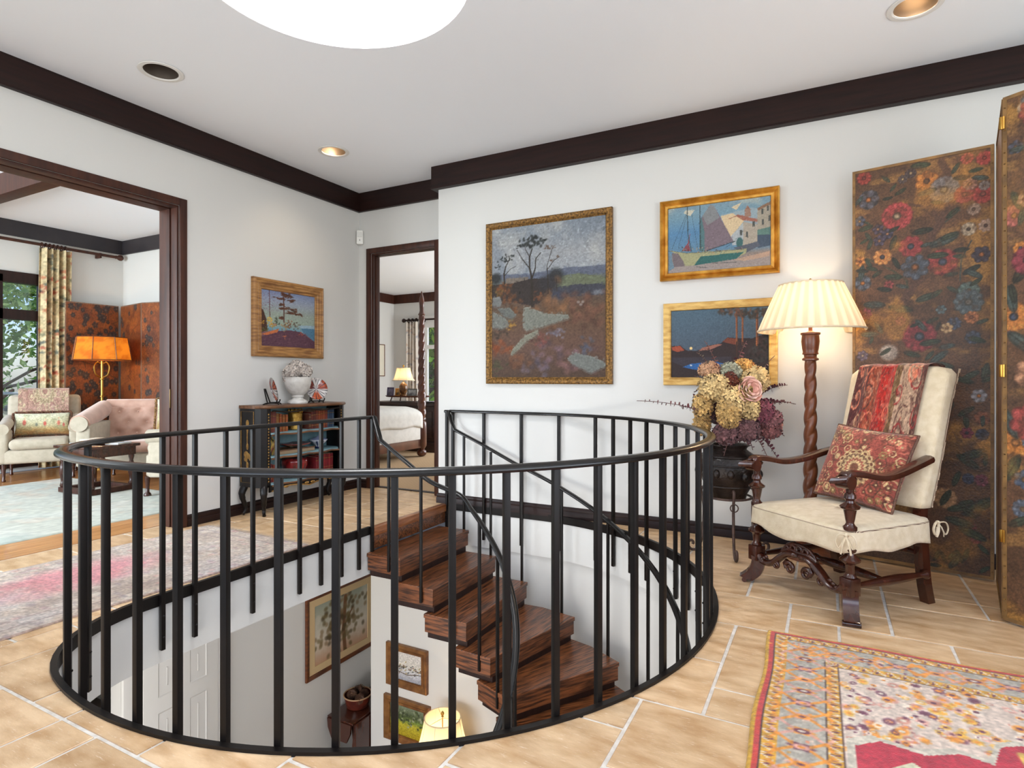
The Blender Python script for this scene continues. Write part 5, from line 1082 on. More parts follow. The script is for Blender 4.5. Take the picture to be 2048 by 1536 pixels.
for z in (.262, .495, .697):
    s_ = MB().slab(inn, z, z+.014).build('shelf', m_blue, cab, 0)
    ed = MB(); pts = [(x, front(x)+.004, z+.004-.008*abs(math.sin(x*9.5))) for x in np.linspace(-.47, .47, 40)]; ed.tube(pts, .009, 6); ed.build('scalloped_edge', m_cabtop, s_)
ap = MB(); pts = [(x, front(x)) for x in np.linspace(-.5, .5, 41)]
for (x0, y0), (x1, y1) in zip(pts[:-1], pts[1:]):
    z0, z1 = [.205+.03*abs(math.sin(x*6.2)) for x in (x0, x1)]; ap.add([(x0, y0, z0), (x1, y1, z1), (x1, y1, .262), (x0, y0, .262), (x0, y0+.016, z0), (x1, y1+.016, z1), (x1, y1+.016, .262), (x0, y0+.016, .262)], [(0, 1, 2, 3), (7, 6, 5, 4), (0, 4, 5, 1), (3, 2, 6, 7)])
ap.build('apron', m_lacq, cab, 30)
gc = MB(); gc.tube([(x, front(x)-.004, .21+.03*abs(math.sin(x*6.2))) for x in np.linspace(-.48, .48, 60)], .006, 6); [gc.ball((x, front(x)-.008, .235), (.03, .008, .012), 8, 6) for x in (-.3, -.04, .04, .3)]; gc.build('gilt_carving', m_gold, cab, 50)
vl_ = MB(); vl_.tube([(x, front(x)+.006, .905-.016*abs(math.sin(x*7))) for x in np.linspace(-.46, .46, 50)], .008, 6); vl_.build('scalloped_valance', m_lacq, cab, 50)
def cpos(lx, ly, z): return (CBX-ly, CBY+lx*CBS, z)      # cabinet-local to room
def book(lx, w, h, d, z, col, label, ly=-.08, lean=0):
    m = M_('book_cloth', col, .6, tuple(int(c*.8) for c in col), 20)
    t = thing('book', label, 'book', cpos(lx, ly, z), 90, 'books in the black cabinet')
    w *= CBS; c = MB(); c.cbox(-w/2, w/2, -d, 0, 0, h, .002); c = c.build('cover', m, t, 30)
    g_ = MB()
    for q_ in (.18, .3, .78): g_.box(-w/2-.0005, w/2+.0005, -d-.001, -d+.002, h*q_, h*q_+.004)
    g_.build('gilt_bands', m_gold, c, 0); MB().box(-w/2+.003, w/2-.003, -d+.006, .001, .003, h+.0006).build('pages', M_('aged_paper', (206, 190, 160), .9), t, 0)
    if lean: c.rotation_euler = (0, R_(lean), 0)
ords = ['first', 'second', 'third', 'fourth', 'fifth', 'sixth', 'seventh', 'eighth', 'ninth', 'tenth', 'eleventh', 'twelfth', 'thirteenth']
for k, (w, h, c, nm) in enumerate([(.036, .185, (120, 52, 36), 'rust red'), (.042, .18, (126, 58, 50), 'brick red'), (.03, .165, (148, 98, 44), 'ochre'), (.028, .16, (160, 76, 30), 'orange'), (.03, .15, (150, 84, 36), 'amber'), (.026, .15, (170, 84, 34), 'tangerine')]):
    book(-.405+k*.039, w, h, .13, .711, c, f'{nm} book, {ords[k]} from the left on the upper cabinet shelf')
for k, (h, c, nm) in enumerate([(.14, (92, 44, 30), 'dark brown'), (.16, (110, 44, 32), 'maroon'), (.165, (98, 40, 30), 'oxblood'), (.17, (128, 56, 34), 'russet'), (.165, (150, 70, 36), 'copper'), (.175, (140, 62, 30), 'sienna'), (.18, (150, 72, 40), 'light brown'), (.18, (124, 52, 40), 'cordovan'), (.175, (58, 74, 96), 'slate blue'), (.18, (52, 68, 92), 'navy'), (.178, (66, 84, 106), 'grey blue')]):
    book(.1+k*.034, .03, h, .13, .711, c, f'{nm} book, {ords[k]} in the right-hand row on the upper cabinet shelf')
for k, (h, c) in enumerate([(.16, (126, 26, 34)), (.175, (140, 28, 36)), (.17, (112, 22, 30)), (.18, (146, 34, 40)), (.18, (132, 26, 34)), (.178, (150, 36, 42)), (.18, (120, 24, 32))]):
    book(.2+k*.037, .033, h, .13, .276, c, f'crimson book with gilt bands, {ords[k]} from the left on the lowest cabinet shelf')
book(-.41, .034, .16, .13, .276, (120, 30, 34), 'single red book at the left end of the lowest cabinet shelf')
book(-.37, .03, .15, .13, .276, (150, 60, 40), 'small orange-red book beside the single red one on the lowest cabinet shelf')
m_vasegold = M_('gold_relief', (150, 110, 40), .32, (206, 166, 84), 26, metal=.8, bump=1, bscale=45)
t = thing('gold_jar', 'gold relief jar in the middle of the upper cabinet shelf', 'jar', cpos(-.02, -.13, .711)); MB().lathe([(.05, 0), (.062, .006), (.066, .05), (.062, .1), (.066, .15), (.058, .165), (.045, .17), (.052, .185), (.046, .186), (.03, .17)], 26).build('body', m_vasegold, t, 50)
for k in range(5): pass
cr2 = MB(); [cr2.ball((.06*math.cos(a), .06*math.sin(a), .175), (.012, .012, .02), 6, 5) for a in np.arange(10)*.628]; cr2.build('crown_points', m_vasegold, t, 50)
m_por = V_('painted_porcelain', .15, 0, 10, .6)
def dish(name, label, cat, pos, prof, fn, rz=0, n=48, tilt=None, parent_parts=None):
    t = thing(name, label, cat, pos, rz); P = np.zeros((len(prof), n, 3)); cc_ = np.zeros((len(prof), n, 3))
    for j, (r, z) in enumerate(prof):
        for k in range(n): a = 2*math.pi*k/n; P[j, k] = (r*math.cos(a), r*math.sin(a), z); cc_[j, k] = np.array(fn(a, r, z))/255.
    o = grid_obj('body', P, m_por, t, cc_, closed_u=True)
    if tilt is not None: o.matrix_local = tilt
    return t
bl = lambda a, r, z: (32, 40, 84) if (math.sin(a*8)*math.sin(z*260) > .1 or z < .02) else (206, 206, 214)
dish('blue_bowl', 'blue and white footed bowl on the middle cabinet shelf', 'bowl', cpos(.31, -.13, .51), [(.001, .002), (.035, 0), (.036, .016), (.03, .022), (.05, .04), (.075, .065), (.085, .085), (.082, .085), (.06, .055), (.001, .04)], bl)
MB().lathe([(.084, .084), (.06, .098), (.02, .108), (.014, .118), (.001, .122)], 28).build('lid', M_('white_blue_glaze', (150, 156, 190), .15), bpy.data.objects['blue_bowl'], 50)
t = thing('wooden_tray', 'shallow brown tray under the platter on the middle cabinet shelf', 'tray', cpos(-.05, -.13, .509), 90); MB().cbox(-.28, .17, -.1, .09, 0, .03, .006).build('board', M_('tan_wood', (142, 116, 88), .5, (160, 134, 104), 6), t, 30); [MB().box(x0, x1, y0, y1, .03, .04).build('rim', m_cabtop, t, 0) for x0, x1, y0, y1 in ((-.28, .17, -.1, -.092), (-.28, .17, .082, .09))]
rdc = lambda a, r, z: (120, 40, 36) if r > .09 and z > .02 else ((84, 66, 60) if math.sin(a*6) > 0 else (150, 130, 110))
dish('platter', 'wide dark platter with a red rim lying on the wooden tray', 'platter', cpos(-.02, -.13, .551), [(.001, .004), (.06, 0), (.065, .006), (.11, .02), (.14, .032), (.138, .036), (.1, .026), (.05, .014), (.001, .012)], rdc)
imv = lambda a, r, z: (190, 160, 70) if math.sin(a*5+z*80) > .3 else ((120, 50, 40) if math.sin(a*3-z*60) > .4 else (60, 60, 50))
dish('small_vase', 'small gold and red vase at the left of the middle cabinet shelf', 'vase', cpos(-.385, -.16, .509), [(.001, .001), (.03, 0), (.036, .01), (.05, .06), (.054, .1), (.045, .13), (.028, .148), (.03, .16), (.026, .16), (.001, .15)], imv)
redp = lambda a, r, z: (150, 34, 34) if math.sin(a*7+3*math.sin(z*50)) > -.4 else (84, 20, 24)
dish('red_pot', 'round red lacquered pot in the middle of the lowest cabinet shelf', 'pot', cpos(-.02, -.12, .292), [(.001, .0), (.075, 0), (.095, .03), (.115, .09), (.12, .13), (.108, .16), (.1, .158), (.001, .15)], redp)
t = thing('pink_dish', 'pinkish oval dish under the red pot in the cabinet', 'dish', cpos(-.02, -.12, .276), 90); MB().lathe([(.001, .0), (.1, 0), (.135, .012), (.132, .016), (.001, .015)], 30, RM(sc=(1.15, .95, 1))).build('body', M_('pink_glaze', (160, 116, 108), .3), t, 50)
# on the top
m_stone = M_('weathered_stone', (188, 182, 174), .85, (222, 218, 212), 10, bump=.5, bscale=40, detail=8)
un = thing('stone_urn', 'weathered pale stone urn on top of the black cabinet', 'urn', cpos(.005, -.14, .953))
MB().lathe([(.085, 0), (.09, .008), (.088, .02), (.075, .03), (.05, .04), (.045, .055), (.055, .062), (.055, .07), (.05, .078), (.08, .1), (.105, .14), (.118, .19), (.12, .225), (.125, .24), (.118, .245), (.1, .235), (.09, .2)], 36, cap=False).build('body', m_stone, un, 50)
dh = thing('dried_hydrangea', 'pale dried hydrangea bunch filling the stone urn', 'flowers', cpos(.005, -.14, 1.18))
fa_keep = fa; fa = dh
for (x, y, z, r) in [(0, 0, .09, .075), (-.07, .01, .07, .065), (.07, 0, .075, .065), (.02, -.06, .06, .06), (-.05, -.05, .05, .055), (.03, .06, .07, .06), (-.07, -.04, .0, .04), (.075, -.03, .03, .045), (0, -.02, .12, .055)]: hyd((y, x, z), (r, r, r*.9), (206, 194, 184), 100, 'flower_head')
fa = fa_keep
def imari(a, r, z):
    if r < .03: return (60, 60, 84) if math.sin(a*5) > .2 else (214, 210, 206)
    if r < .045: return (226, 222, 216)
    s_ = int((a % 6.283)/1.047); return [(176, 74, 38), (206, 200, 196), (120, 44, 32), (190, 182, 180), (196, 88, 46), (214, 208, 204)][s_] if math.sin(a*17+r*190) > -.65 else (40, 34, 44)
for nm, lx, rz_, lab in [('left', -.33, 128, 'imari plate turned sideways on its stand at the left of the urn'), ('right', .27, 66, 'imari plate facing the room on its stand at the right of the urn')]:
    ps_ = cpos(lx, -.13, .953)
    t = dish('plate', lab, 'plate', ps_, [(.001, .006), (.05, .004), (.085, .012), (.108, .022), (.106, .026), (.08, .017), (.045, .009), (.001, .009)], imari, rz_, 60, RM(76, 0, 0, (0, .0, .13)))
    t['group'] = 'imari plates on the cabinet'
    e = thing('plate_stand', 'black easel stand holding the '+('sideways' if nm == 'left' else 'forward-facing')+' imari plate', 'plate stand', ps_, rz_, 'plate stands on the cabinet')
    for s in (-1, 1):
        q_ = MB(); q_.tube(curve([(s*.045, -.075, .0), (s*.05, -.06, .012), (s*.05, -.02, .016), (s*.05, .03, .012), (s*.05, .06, 0)], 4), .006, 6); q_.tube(curve([(s*.05, -.02, .016), (s*.06, -.055, .022), (s*.062, -.062, .045)], 4), .006, 6); q_.tube(curve([(s*.05, .02, .012), (s*.035, .04, .08), (s*.02, .055, .14)], 4), .006, 6); q_.build('side', m_lacq, e, 60)
    MB().tube([(-.05, .02, .014), (.05, .02, .014)], .005, 6).build('crossbar', m_lacq, e)
# ================================================================== LIVING ROOM
LRX = -9.15; LRY = 4.98
m_oakf = M_('honey_oak_boards', (176, 118, 66), .3, (206, 150, 94), 3, stretch=(9, .8, 1), contrast=(.3, .7), rand=.1, coat=.3)
fl2_ = struct(MB().box(LRX, -4.752, -2.4, LRY, -.06, -.006).build('floor_living', m_dark, None, 0), 'living room floor of honey oak boards')
k = 0; x = -4.754
while x-.14 > LRX:
    off = (k*1.37) % 2.2; y = -.6-off
    while y < LRY:
        y2 = min(y+2.2, LRY-.002); y1 = max(y, -.6)
        if y2-y1 > .05 and y2 > .9: MB().box(x-.137, x, y1+.001, y2-.001, -.005, 0).build('floor_board', m_oakf, fl2_, 0)
        y += 2.2
    x -= .139; k += 1
wall('wall_living_back', [(LRX, -4.75, LRY, LRY+.1, 0, CEIL)])
WY0, WY1 = 1.2, 4.0
wall('wall_living_window', [(LRX-.15, LRX, WY1, LRY+.1, 0, CEIL), (LRX-.15, LRX, WY0, WY1, 2.5, CEIL), (LRX-.15, LRX, WY0, WY1, 0, .1), (LRX-.15, LRX, -2.4, WY0, 0, CEIL)])
wall('wall_living_front', [(LRX, -8.8, -2.1, -2.0, 0, CEIL), (-5.2, -4.75, -2.1, -2.0, 0, CEIL), (-8.8, -5.2, -2.1, -2.0, 0, .5), (-8.8, -5.2, -2.1, -2.0, 2.7, CEIL)])
struct(MB().box(LRX-.1, -4.752, -2.1, LRY+.1, CEIL, CEIL+.05).build('ceiling_living', m_ceil, None, 0))
trim('trim_3', [(0, 3.0), (.03, 3.0), (.03, CEIL-.001), (0, CEIL-.001)], [(LRX, -2, 0), (LRX, LRY, 0), (-4.76, LRY, 0)], M_('charcoal_crown', (40, 36, 40), .5, (52, 46, 48), 4), label='dark crown board of the living room')
struct(MB().cbox(LRX+.03, -4.755, 2.75, 2.9, 2.99, CEIL-.001, .004).build('trim_4', m_door, None, 30), 'stained ceiling beam in the living room')
# window
win = struct(MB().cbox(LRX-.1, LRX+.02, WY1-.06, WY1+.03, .1, 2.55, .004).box(LRX-.1, LRX+.02, WY0, WY1, 2.41, 2.55).box(LRX-.1, LRX+.02, WY0, WY1, 1.94, 2.07).box(LRX-.12, LRX+.03, WY0, WY1, .05, .22).box(LRX-.1, LRX+.02, 3.44, 3.535, .1, 2.5).box(LRX-.1, LRX+.02, 2.3, 2.38, .1, 2.5).build('window_2', m_dark, None, 0), 'dark wood window of the living room')
m_glass = bpy.data.materials.new('window_glass'); m_glass.use_nodes = True; _n = m_glass.node_tree; _n.nodes.remove(_n.nodes['Principled BSDF']); _t = _n.nodes.new('ShaderNodeBsdfTransparent'); _g = _n.nodes.new('ShaderNodeBsdfGlossy'); _g.inputs['Roughness'].default_value = .02; _x = _n.nodes.new('ShaderNodeMixShader'); _x.inputs[0].default_value = .05; _n.links.new(_t.outputs[0], _x.inputs[1]); _n.links.new(_g.outputs[0], _x.inputs[2]); _n.links.new(_x.outputs[0], _n.nodes['Material Output'].inputs[0])
for (a, b_) in [(3.535, WY1-.06), (2.38, 3.44), (WY0, 2.3)]:
    for (z0, z1) in [(.22, 1.94), (2.07, 2.41)]: MB().box(LRX-.05, LRX-.044, a, b_, z0, z1).build('pane', m_glass, win, 0)
# curtain
m_print = V_('printed_linen', .85, .1, 60, .2)
def curtain(name, label, org, rz, w, z0, z1, folds, paint, depth=.045, flare=.15):
    t = thing(name, label, 'curtain', org, rz); nu, nv = paint.nu, paint.nv; P = np.zeros((nv, nu, 3)); U = np.linspace(0, 1, nu)[None, :]; V = np.linspace(0, 1, nv)[:, None]
    P[..., 0] = (U-.5)*w*(1+flare*(1-V)*.6)+0*V; P[..., 1] = depth*np.sin(U*folds*2*math.pi+.6*np.sin(V*3))*(.75+.25*V)+.012*np.sin(U*folds*4.1+V*2); P[..., 2] = z0+(z1-z0)*V+.0*U
    o = grid_obj('cloth', P, m_print, t, paint.a); md = o.modifiers.new('thick', 'SOLIDIFY'); md.thickness = .003; return t
p = Paint(110, 330, (204, 186, 148), .2, 31); p.all((p.noise(5, 14, 4)-.5)*5, (176, 152, 112), .7)
for k in range(260): u, v = p.rs.rand(), p.rs.rand(); c = [(70, 84, 84), (90, 96, 78), (60, 66, 70), (160, 62, 52), (110, 104, 70), (186, 96, 70)][p.rs.randint(6)]; p.ell(u, v, .05+.05*p.rs.rand(), .006+.008*p.rs.rand(), c, p.rs.rand()*3, .6, .6, 5, .4)
p.jitter(.2, 40, 120, 2)
curtain('curtain', 'cream floral curtain beside the living room window', (LRX+.1, 4.08, 0), 90, .36, .02, 2.9, 5, p)
rd = thing('curtain_rod', 'brown wooden curtain rod with ball finial above the living room window', 'curtain rod', (LRX+.1, 4.0, 2.935), 90)
MB().tube([(-2.4, 0, 0), (.82, 0, 0)], .02, 12).build('pole', m_door, rd)
MB().lathe([(.02, 0), (.026, .01), (.016, .02), (.03, .035), (.042, .06), (.04, .085), (.02, .105), (.001, .11)], 16, RM(0, 90, 0, (.82, 0, 0))).build('finial', m_door, rd, 50)
for k in range(7): MB().tube([(-.085+.045*k, .034*math.cos(a), .034*math.sin(a)-.008) for a in np.arange(16)*math.pi/8], .006, 6, True).build('ring', m_door, rd)
br2 = MB().cbox(.6, .63, -.02, .1, -.05, .02, .004).build('bracket', m_door, rd, 30)
# leather screen in the corner
ls = thing('leather_screen', 'brown embossed leather folding screen with dark flowers in the living room corner', 'folding screen', (0, 0, 0))
def emb(seed, n):
    p = Paint(110, 260, (120, 66, 36), .36, seed); p.all((p.noise(3, 7, 4)-.45)*5, (92, 50, 32), .8); p.all((p.noise(8, 30, 3)-.5)*4, (150, 88, 40), .5)
    for k in range(n): u, v = p.rs.rand(), p.rs.rand(); r = .016+.016*p.rs.rand(); p.ell(u, v, r/.36, r, (52, 46, 46), p.rs.rand()*3, .25, .92, p.rs.randint(5, 10), .35); p.ell(u, v, r*.3/.36, r*.3, (84, 74, 64), 0, .5)
    for k in range(n//2): u, v = p.rs.rand(), p.rs.rand(); p.line([(u, v), (u+.1*p.rs.randn(), v+.03), (u+.14*p.rs.randn(), v+.06)], .004, (80, 50, 36), .7)
    p.jitter(.25, 60, 140, 2); return p
for k, (a, b_, pt) in enumerate([((-9.0, 4.16), (-9.02, 4.86), emb(41, 120)), ((-9.01, 4.87), (-8.31, 4.76), emb(42, 26)), ((-8.31, 4.76), (-7.7, 4.88), emb(43, 60))]):
    w = math.hypot(b_[0]-a[0], b_[1]-a[1])-.01; pn = MB().cbox(0, w, 0, .025, .01, 2.23, .004).build('panel', m_scwood, ls, 30); pn.location = (a[0], a[1], 0); pn.rotation_euler = (0, 0, math.atan2(b_[1]-a[1], b_[0]-a[0]))
    grid_obj('embossed_leather', plane_pts(pt.nu, pt.nv, .012, w-.012, .03, 2.215, -.003), m_leather, pn, pt.a)
# lamp with mica shade
ll = thing('floor_lamp', 'brass floor lamp with glowing amber mica shade in the living room', 'lamp', (-8.5, 4.36, 0))
MB().lathe([(.16, 0), (.16, .015), (.1, .03), (.03, .05), (.022, .08)], 28).build('base', m_brass, ll, 50)
pl = MB(); pl.tube([(0, 0, .06), (0, 0, 1.42)], .016, 12); [pl.lathe([(.018, z-.012), (.028, z-.004), (.028, z+.004), (.018, z+.012)], 14) for z in (.4, .95, 1.18)]; pl.build('pole', m_brass, ll, 50)
for a in (0, 120, 240): MB().tube(curve([(.012, 0, 1.2), (.075, 0, 1.24), (.095, 0, 1.34), (.06, 0, 1.4), (.02, 0, 1.385)], 5), .009, 8, M=RM(0, 0, a+30)).build('scroll_arm', m_brass, ll)
p = Paint(84, 20, (206, 138, 44), 4, 8); p.all((p.noise(30, 6, 3)-.45)*4, (176, 96, 28), .7); n = 84
P = np.zeros((20, n, 3))
for j in range(20):
    for k in range(n): a = 2*math.pi*k/n; h = math.cos(math.pi/8)/math.cos((a % (math.pi/4))-math.pi/8); r = (.345-.05*j/19)*h; P[j, k] = (r*math.cos(a), r*math.sin(a), 1.43+.3*j/19)
m_mica = T_('amber_mica', (214, 140, 44), .55, vcol=True)
ms = grid_obj('shade', P, m_mica, ll, p.a, closed_u=True)
sr = MB()
for k in range(8):
    a = k*math.pi/4; sr.tube([(.346*math.cos(a), .346*math.sin(a), 1.43), (.297*math.cos(a), .297*math.sin(a), 1.73)], .005, 6)
for r, z in ((.346, 1.43), (.297, 1.73)): sr.tube([(r*math.cos(k*math.pi/4), r*math.sin(k*math.pi/4), z) for k in range(8)], .006, 6, True)
sr.build('shade_frame', m_brownfr, ms)
for s in (-1, 1): MB().ball((s*.08, 0, 1.6), (.025, .025, .04), 10, 8).build('bulb', m_bulb, ll)
lamp('mica_lamp_light', (-8.5, 4.36, 1.55), 8, (1, .62, .28), .06)
# upholstered armchair facing the hall
m_cream = M_('cream_upholstery', (178, 166, 146), .85, (192, 180, 160), 18, bump=.15, bscale=150, sheen=.2)
m_rose = M_('dusty_rose_velvet', (186, 142, 122), .6, (206, 164, 144), 8, sheen=.6)
def soft(parent, name, x0, x1, y0, y1, z0, z1, mat, r=.04, M=None, seg=3):
    bm = bmesh.new(); bmesh.ops.create_cube(bm, size=1)
    for v in bm.verts: v.co = ((x0+x1)/2+v.co.x*(x1-x0), (y0+y1)/2+v.co.y*(y1-y0), (z0+z1)/2+v.co.z*(z1-z0))
    bmesh.ops.bevel(bm, geom=bm.edges[:], offset=r, segments=seg, profile=.5, affect='EDGES')
    if M is not None: bm.transform(M)
    me = bpy.data.meshes.new(name); bm.to_mesh(me); bm.free(); me.polygons.foreach_set('use_smooth', [True]*len(me.polygons)); return link(name, me, mat, parent)
def taper_leg(parent, x, y, h, mat, pad=False):
    m = MB(); m.lathe([(.016, 0), (.02, .004), (.02, .02), (.014, .03), (.018, .1), (.026, h)] if not pad else [(.03, 0), (.036, .012), (.032, .03), (.018, .045), (.018, .1), (.026, h)], 12, RM(0, 0, 0, (x, y, 0))); m.build('leg', mat, parent, 50)
AX, AY, AR = -8.45, 3.66, 62
def rel(cx, cy, rz, x, y, z): a = R_(rz); return (cx+x*math.cos(a)-y*math.sin(a), cy+x*math.sin(a)+y*math.cos(a), z)
ac = thing('armchair', 'cream upholstered armchair with draped throw near the living room window', 'chair', (AX, AY, 0), AR)
soft(ac, 'seat_base', -.34, .34, -.36, .3, .2, .36, m_cream, .03); soft(ac, 'seat_cushion', -.275, .275, -.4, .22, .36, .48, m_cream, .05)
soft(ac, 'backrest', -.365, .365, 0, .15, .34, 1.0, m_cream, .05, RM(-9, 0, 0, (0, .2, 0)))
for s in (-1, 1):
    soft(ac, 'armrest', s*.33-.05, s*.33+.05, -.36, .2, .2, .58, m_cream, .03); a = MB(); a.tube(curve([(s*.335, -.365, .6), (s*.335, -.1, .625), (s*.335, .24, .68)], 5), .065, 18); a.build('arm_roll', m_cream, ac, 60)
    for y in (-.33, .28): taper_leg(ac, s*.32, y, .2, m_mahog)
def throwcloth(name, label, loc, rz, w, cols, seed):
    t = thing(name, label, 'throw', loc, rz); p = kilim(90, 90, seed, cols); P = np.zeros((90, 90, 3))
    for j in range(90):
        s = j/89*.75
        for i in range(90):
            x = (i/89-.5)*w
            if s < .32: y, z = .165-(.0+(1.02-(1.02-.32+s))*-.0)-.04+(-.155)*(.32-s), 1.035-(.32-s)
            elif s < .5: a = (s-.32)/.18*math.pi; y, z = .21+.0-.085*math.cos(a), 1.035+.03*math.sin(a)
            else: y, z = .3+.15*(-(s-.5))*-.0, 1.035-(s-.5)
            P[j, i] = (x, y+.25*0+.115*1, z)
    grid_obj('cloth', P, m_woven, t, p.a); return t
tc_ = throwcloth('throw', 'muted rose patterned throw over the back of the cream armchair by the window', (AX, AY, 0), AR, .5, [(172, 138, 122), (150, 110, 100), (190, 172, 140), (140, 120, 96), (176, 140, 130), (160, 144, 120)], 51)
def scenic(seed, nu=110, nv=64):
    p = Paint(nu, nv, (206, 196, 160), nu/nv, seed); p.grade([(0, (150, 104, 62)), (.2, (176, 140, 90)), (.4, (196, 186, 146)), (1, (206, 206, 184))]); p.all((p.noise(10, 8, 3)-.5)*4, (150, 150, 112), .5)
    for (u, v, r, c) in [(.18, .55, .09, (196, 92, 80)), (.55, .48, .07, (200, 84, 76)), (.8, .5, .08, (206, 110, 92)), (.9, .42, .06, (196, 86, 80)), (.4, .45, .06, (120, 124, 110)), (.19, .75, .03, (222, 160, 130)), (.56, .66, .03, (222, 160, 130)), (.8, .72, .03, (222, 160, 130))]: p.ell(u, v, r*.5, r*1.8, c, 0, .5, .85)
    p.jitter(.2, 50, 30, 2); return p
def fringed(name, label, loc, rx, rz, w, h, paint, fcol):
    t = thing(name, label, 'cushion', loc, rz); pillow('cover', w, h, .13, m_woven, paint, t)
    Mx = RM(rx, 0, 0); [setattr(o, 'matrix_local', Mx) for o in t.children]
    f = MB(); rr2 = random.Random(8); P4 = [(-1, -1), (1, -1), (1, 1), (-1, 1)]
    for q_ in range(4):
        (x0, z0), (x1, z1) = P4[q_], P4[(q_+1) % 4]
        for k in range(46):
            tt = k/46; x, z = (x0+(x1-x0)*tt)*w/2, (z0+(z1-z0)*tt)*h/2; ox_, oz_ = ((0, -1), (1, 0), (0, 1), (-1, 0))[q_]
            f.ball((x+ox_*.012, rr2.uniform(-.012, .012), z+oz_*.012), (.014, .012, .014), 6, 4, Mx)
    f.build('fringe', M_('fringe_wool', fcol, .9, tuple(int(c*.5) for c in fcol), 60), t, 0)['kind'] = 'stuff'; return t
fringed('cushion', 'long tapestry cushion with brown fringe on the cream armchair by the window', rel(AX, AY, AR, 0, .06, .625), -16, AR, .54, .28, scenic(61), (120, 78, 56))
# tufted settee
se = thing('tufted_settee', 'dusty rose tufted settee with rolled arm in the living room', 'settee', (-7.07, 4.32, 0), 45)
soft(se, 'seat_base', -.62, .46, -.35, .32, .18, .34, m_cream, .03); soft(se, 'seat_cushion', -.56, .46, -.4, .25, .34, .47, m_rose, .05)
nu, nv = 90, 46; P = np.zeros((nv, nu, 3))
for j in range(nv):
    for i in range(nu):
        u, v = i/(nu-1), j/(nv-1); x = -.66+1.13*u; z = .44+.44*v; tuft = 0
        for a in range(6):
            for b_ in range(3):
                tx = -.55+.2*a+(.105 if b_ % 2 else 0); tz = .52+.13*b_; tuft += math.exp(-((x-tx)**2+(z-tz)**2)/.0022)
        P[j, i] = (x, .2+.1*v+.05*tuft-.03*math.sin(v*math.pi)+(.03+.1*(v > .9)*(v-.9)*10), z-(.02*(v > .9)*(v-.9)*10))
bkk = grid_obj('tufted_back', P, m_rose, se); MB().tube([(-.72, .4, .85), (.48, .4, .85)], .08, 16).build('back_roll', m_rose, se, 60)
MB().box(-.66, .47, .4, .46, .2, .86).build('back_frame', m_cream, se, 0)
btn = MB()
for a in range(6):
    for b_ in range(3): btn.ball((-.55+.2*a+(.105 if b_ % 2 else 0), .225+.07*b_/3, .52+.13*b_), .011, 8, 6)
btn.build('tuft_buttons', m_rose, se, 60)
MB().tube([(-.74, -.38, .68), (-.74, .36, .82)], .1, 20).build('arm_roll', m_rose, se, 60); MB().lathe([(.001, .0), (.06, -.012), (.085, 0), (.085, .02)], 20, RM(90, 0, 0, (-.74, -.385, .68))).build('arm_face', m_cream, se, 50); soft(se, 'arm_panel', -.78, -.64, -.38, .3, .2, .68, m_cream, .02)
for x in (-.62, .4):
    for y in (-.3, .3): taper_leg(se, x, y, .2, m_mahog)
fringed('cushion', 'square tapestry cushion with tan fringe on the tufted settee', rel(-7.07, 4.32, 45, .12, .06, .72), -14, 45, .44, .44, scenic(62, 90, 84), (176, 132, 84))
bz = thing('cushion', 'pale blue flowered cushion behind the tapestry one on the settee', 'cushion', rel(-7.07, 4.32, 45, .38, .1, .69), 45); p = Paint(60, 60, (206, 206, 214), 1, 9); [p.ell(p.rs.rand(), p.rs.rand(), .06, .05, (150, 160, 190), p.rs.rand()*3, .5, .7) for _ in range(70)]; pillow('cover', .42, .42, .14, m_woven, p, bz); [setattr(o, 'matrix_local', RM(-14, 0, 0)) for o in bz.children]
# small chair near the doorway, seen from its side
wc = thing('armchair', 'low cream armchair beside the doorway jamb in the living room', 'chair', (-5.915, 3.906, 0), -62)
soft(wc, 'seat_base', -.3, .3, -.3, .3, .2, .42, m_cream, .02); soft(wc, 'seat_cushion', -.24, .24, -.34, .2, .42, .53, m_cream, .05); soft(wc, 'backrest', -.3, .3, .2, .33, .4, .95, m_cream, .05)
for s in (-1, 1):
    soft(wc, 'armrest', s*.31-.055, s*.31+.055, -.24, .3, .2, .56, m_cream, .02); MB().tube([(s*.31, -.26, .6), (s*.31, .3, .62)], .075, 18).build('arm_roll', m_cream, wc, 60)
    for y in (-.28, .28): taper_leg(wc, s*.3, y, .2, m_mahog, True)
# side table with papers
tb_ = thing('side_table', 'square dark side table on a turned base in the living room', 'table', (-6.77, 3.43, 0), 4)
MB().cbox(-.3, .3, -.26, .26, .47, .5, .006).build('tabletop', m_mahog, tb_, 30); ap2 = MB().cbox(-.27, .27, -.23, .23, .38, .47, .004).build('apron', m_mahog, tb_, 30)
for sx_ in (-1, 1):
    for sy_ in (-1, 1): MB().lathe([(.02, .06), (.03, .08), (.018, .11), (.022, .16), (.032, .2), (.03, .27), (.018, .32), (.028, .36), (.026, .39)], 12, RM(0, 0, 0, (sx_*.24, sy_*.2, 0))).build('leg', m_mahog, tb_, 50)
for (x0, x1, y0, y1) in [(-.27, .27, -.23, -.17), (-.27, .27, .17, .23), (-.27, -.21, -.17, .17), (.21, .27, -.17, .17)]: MB().cbox(x0, x1, y0, y1, .012, .062, .004).build('base_rail', m_door, tb_, 30)
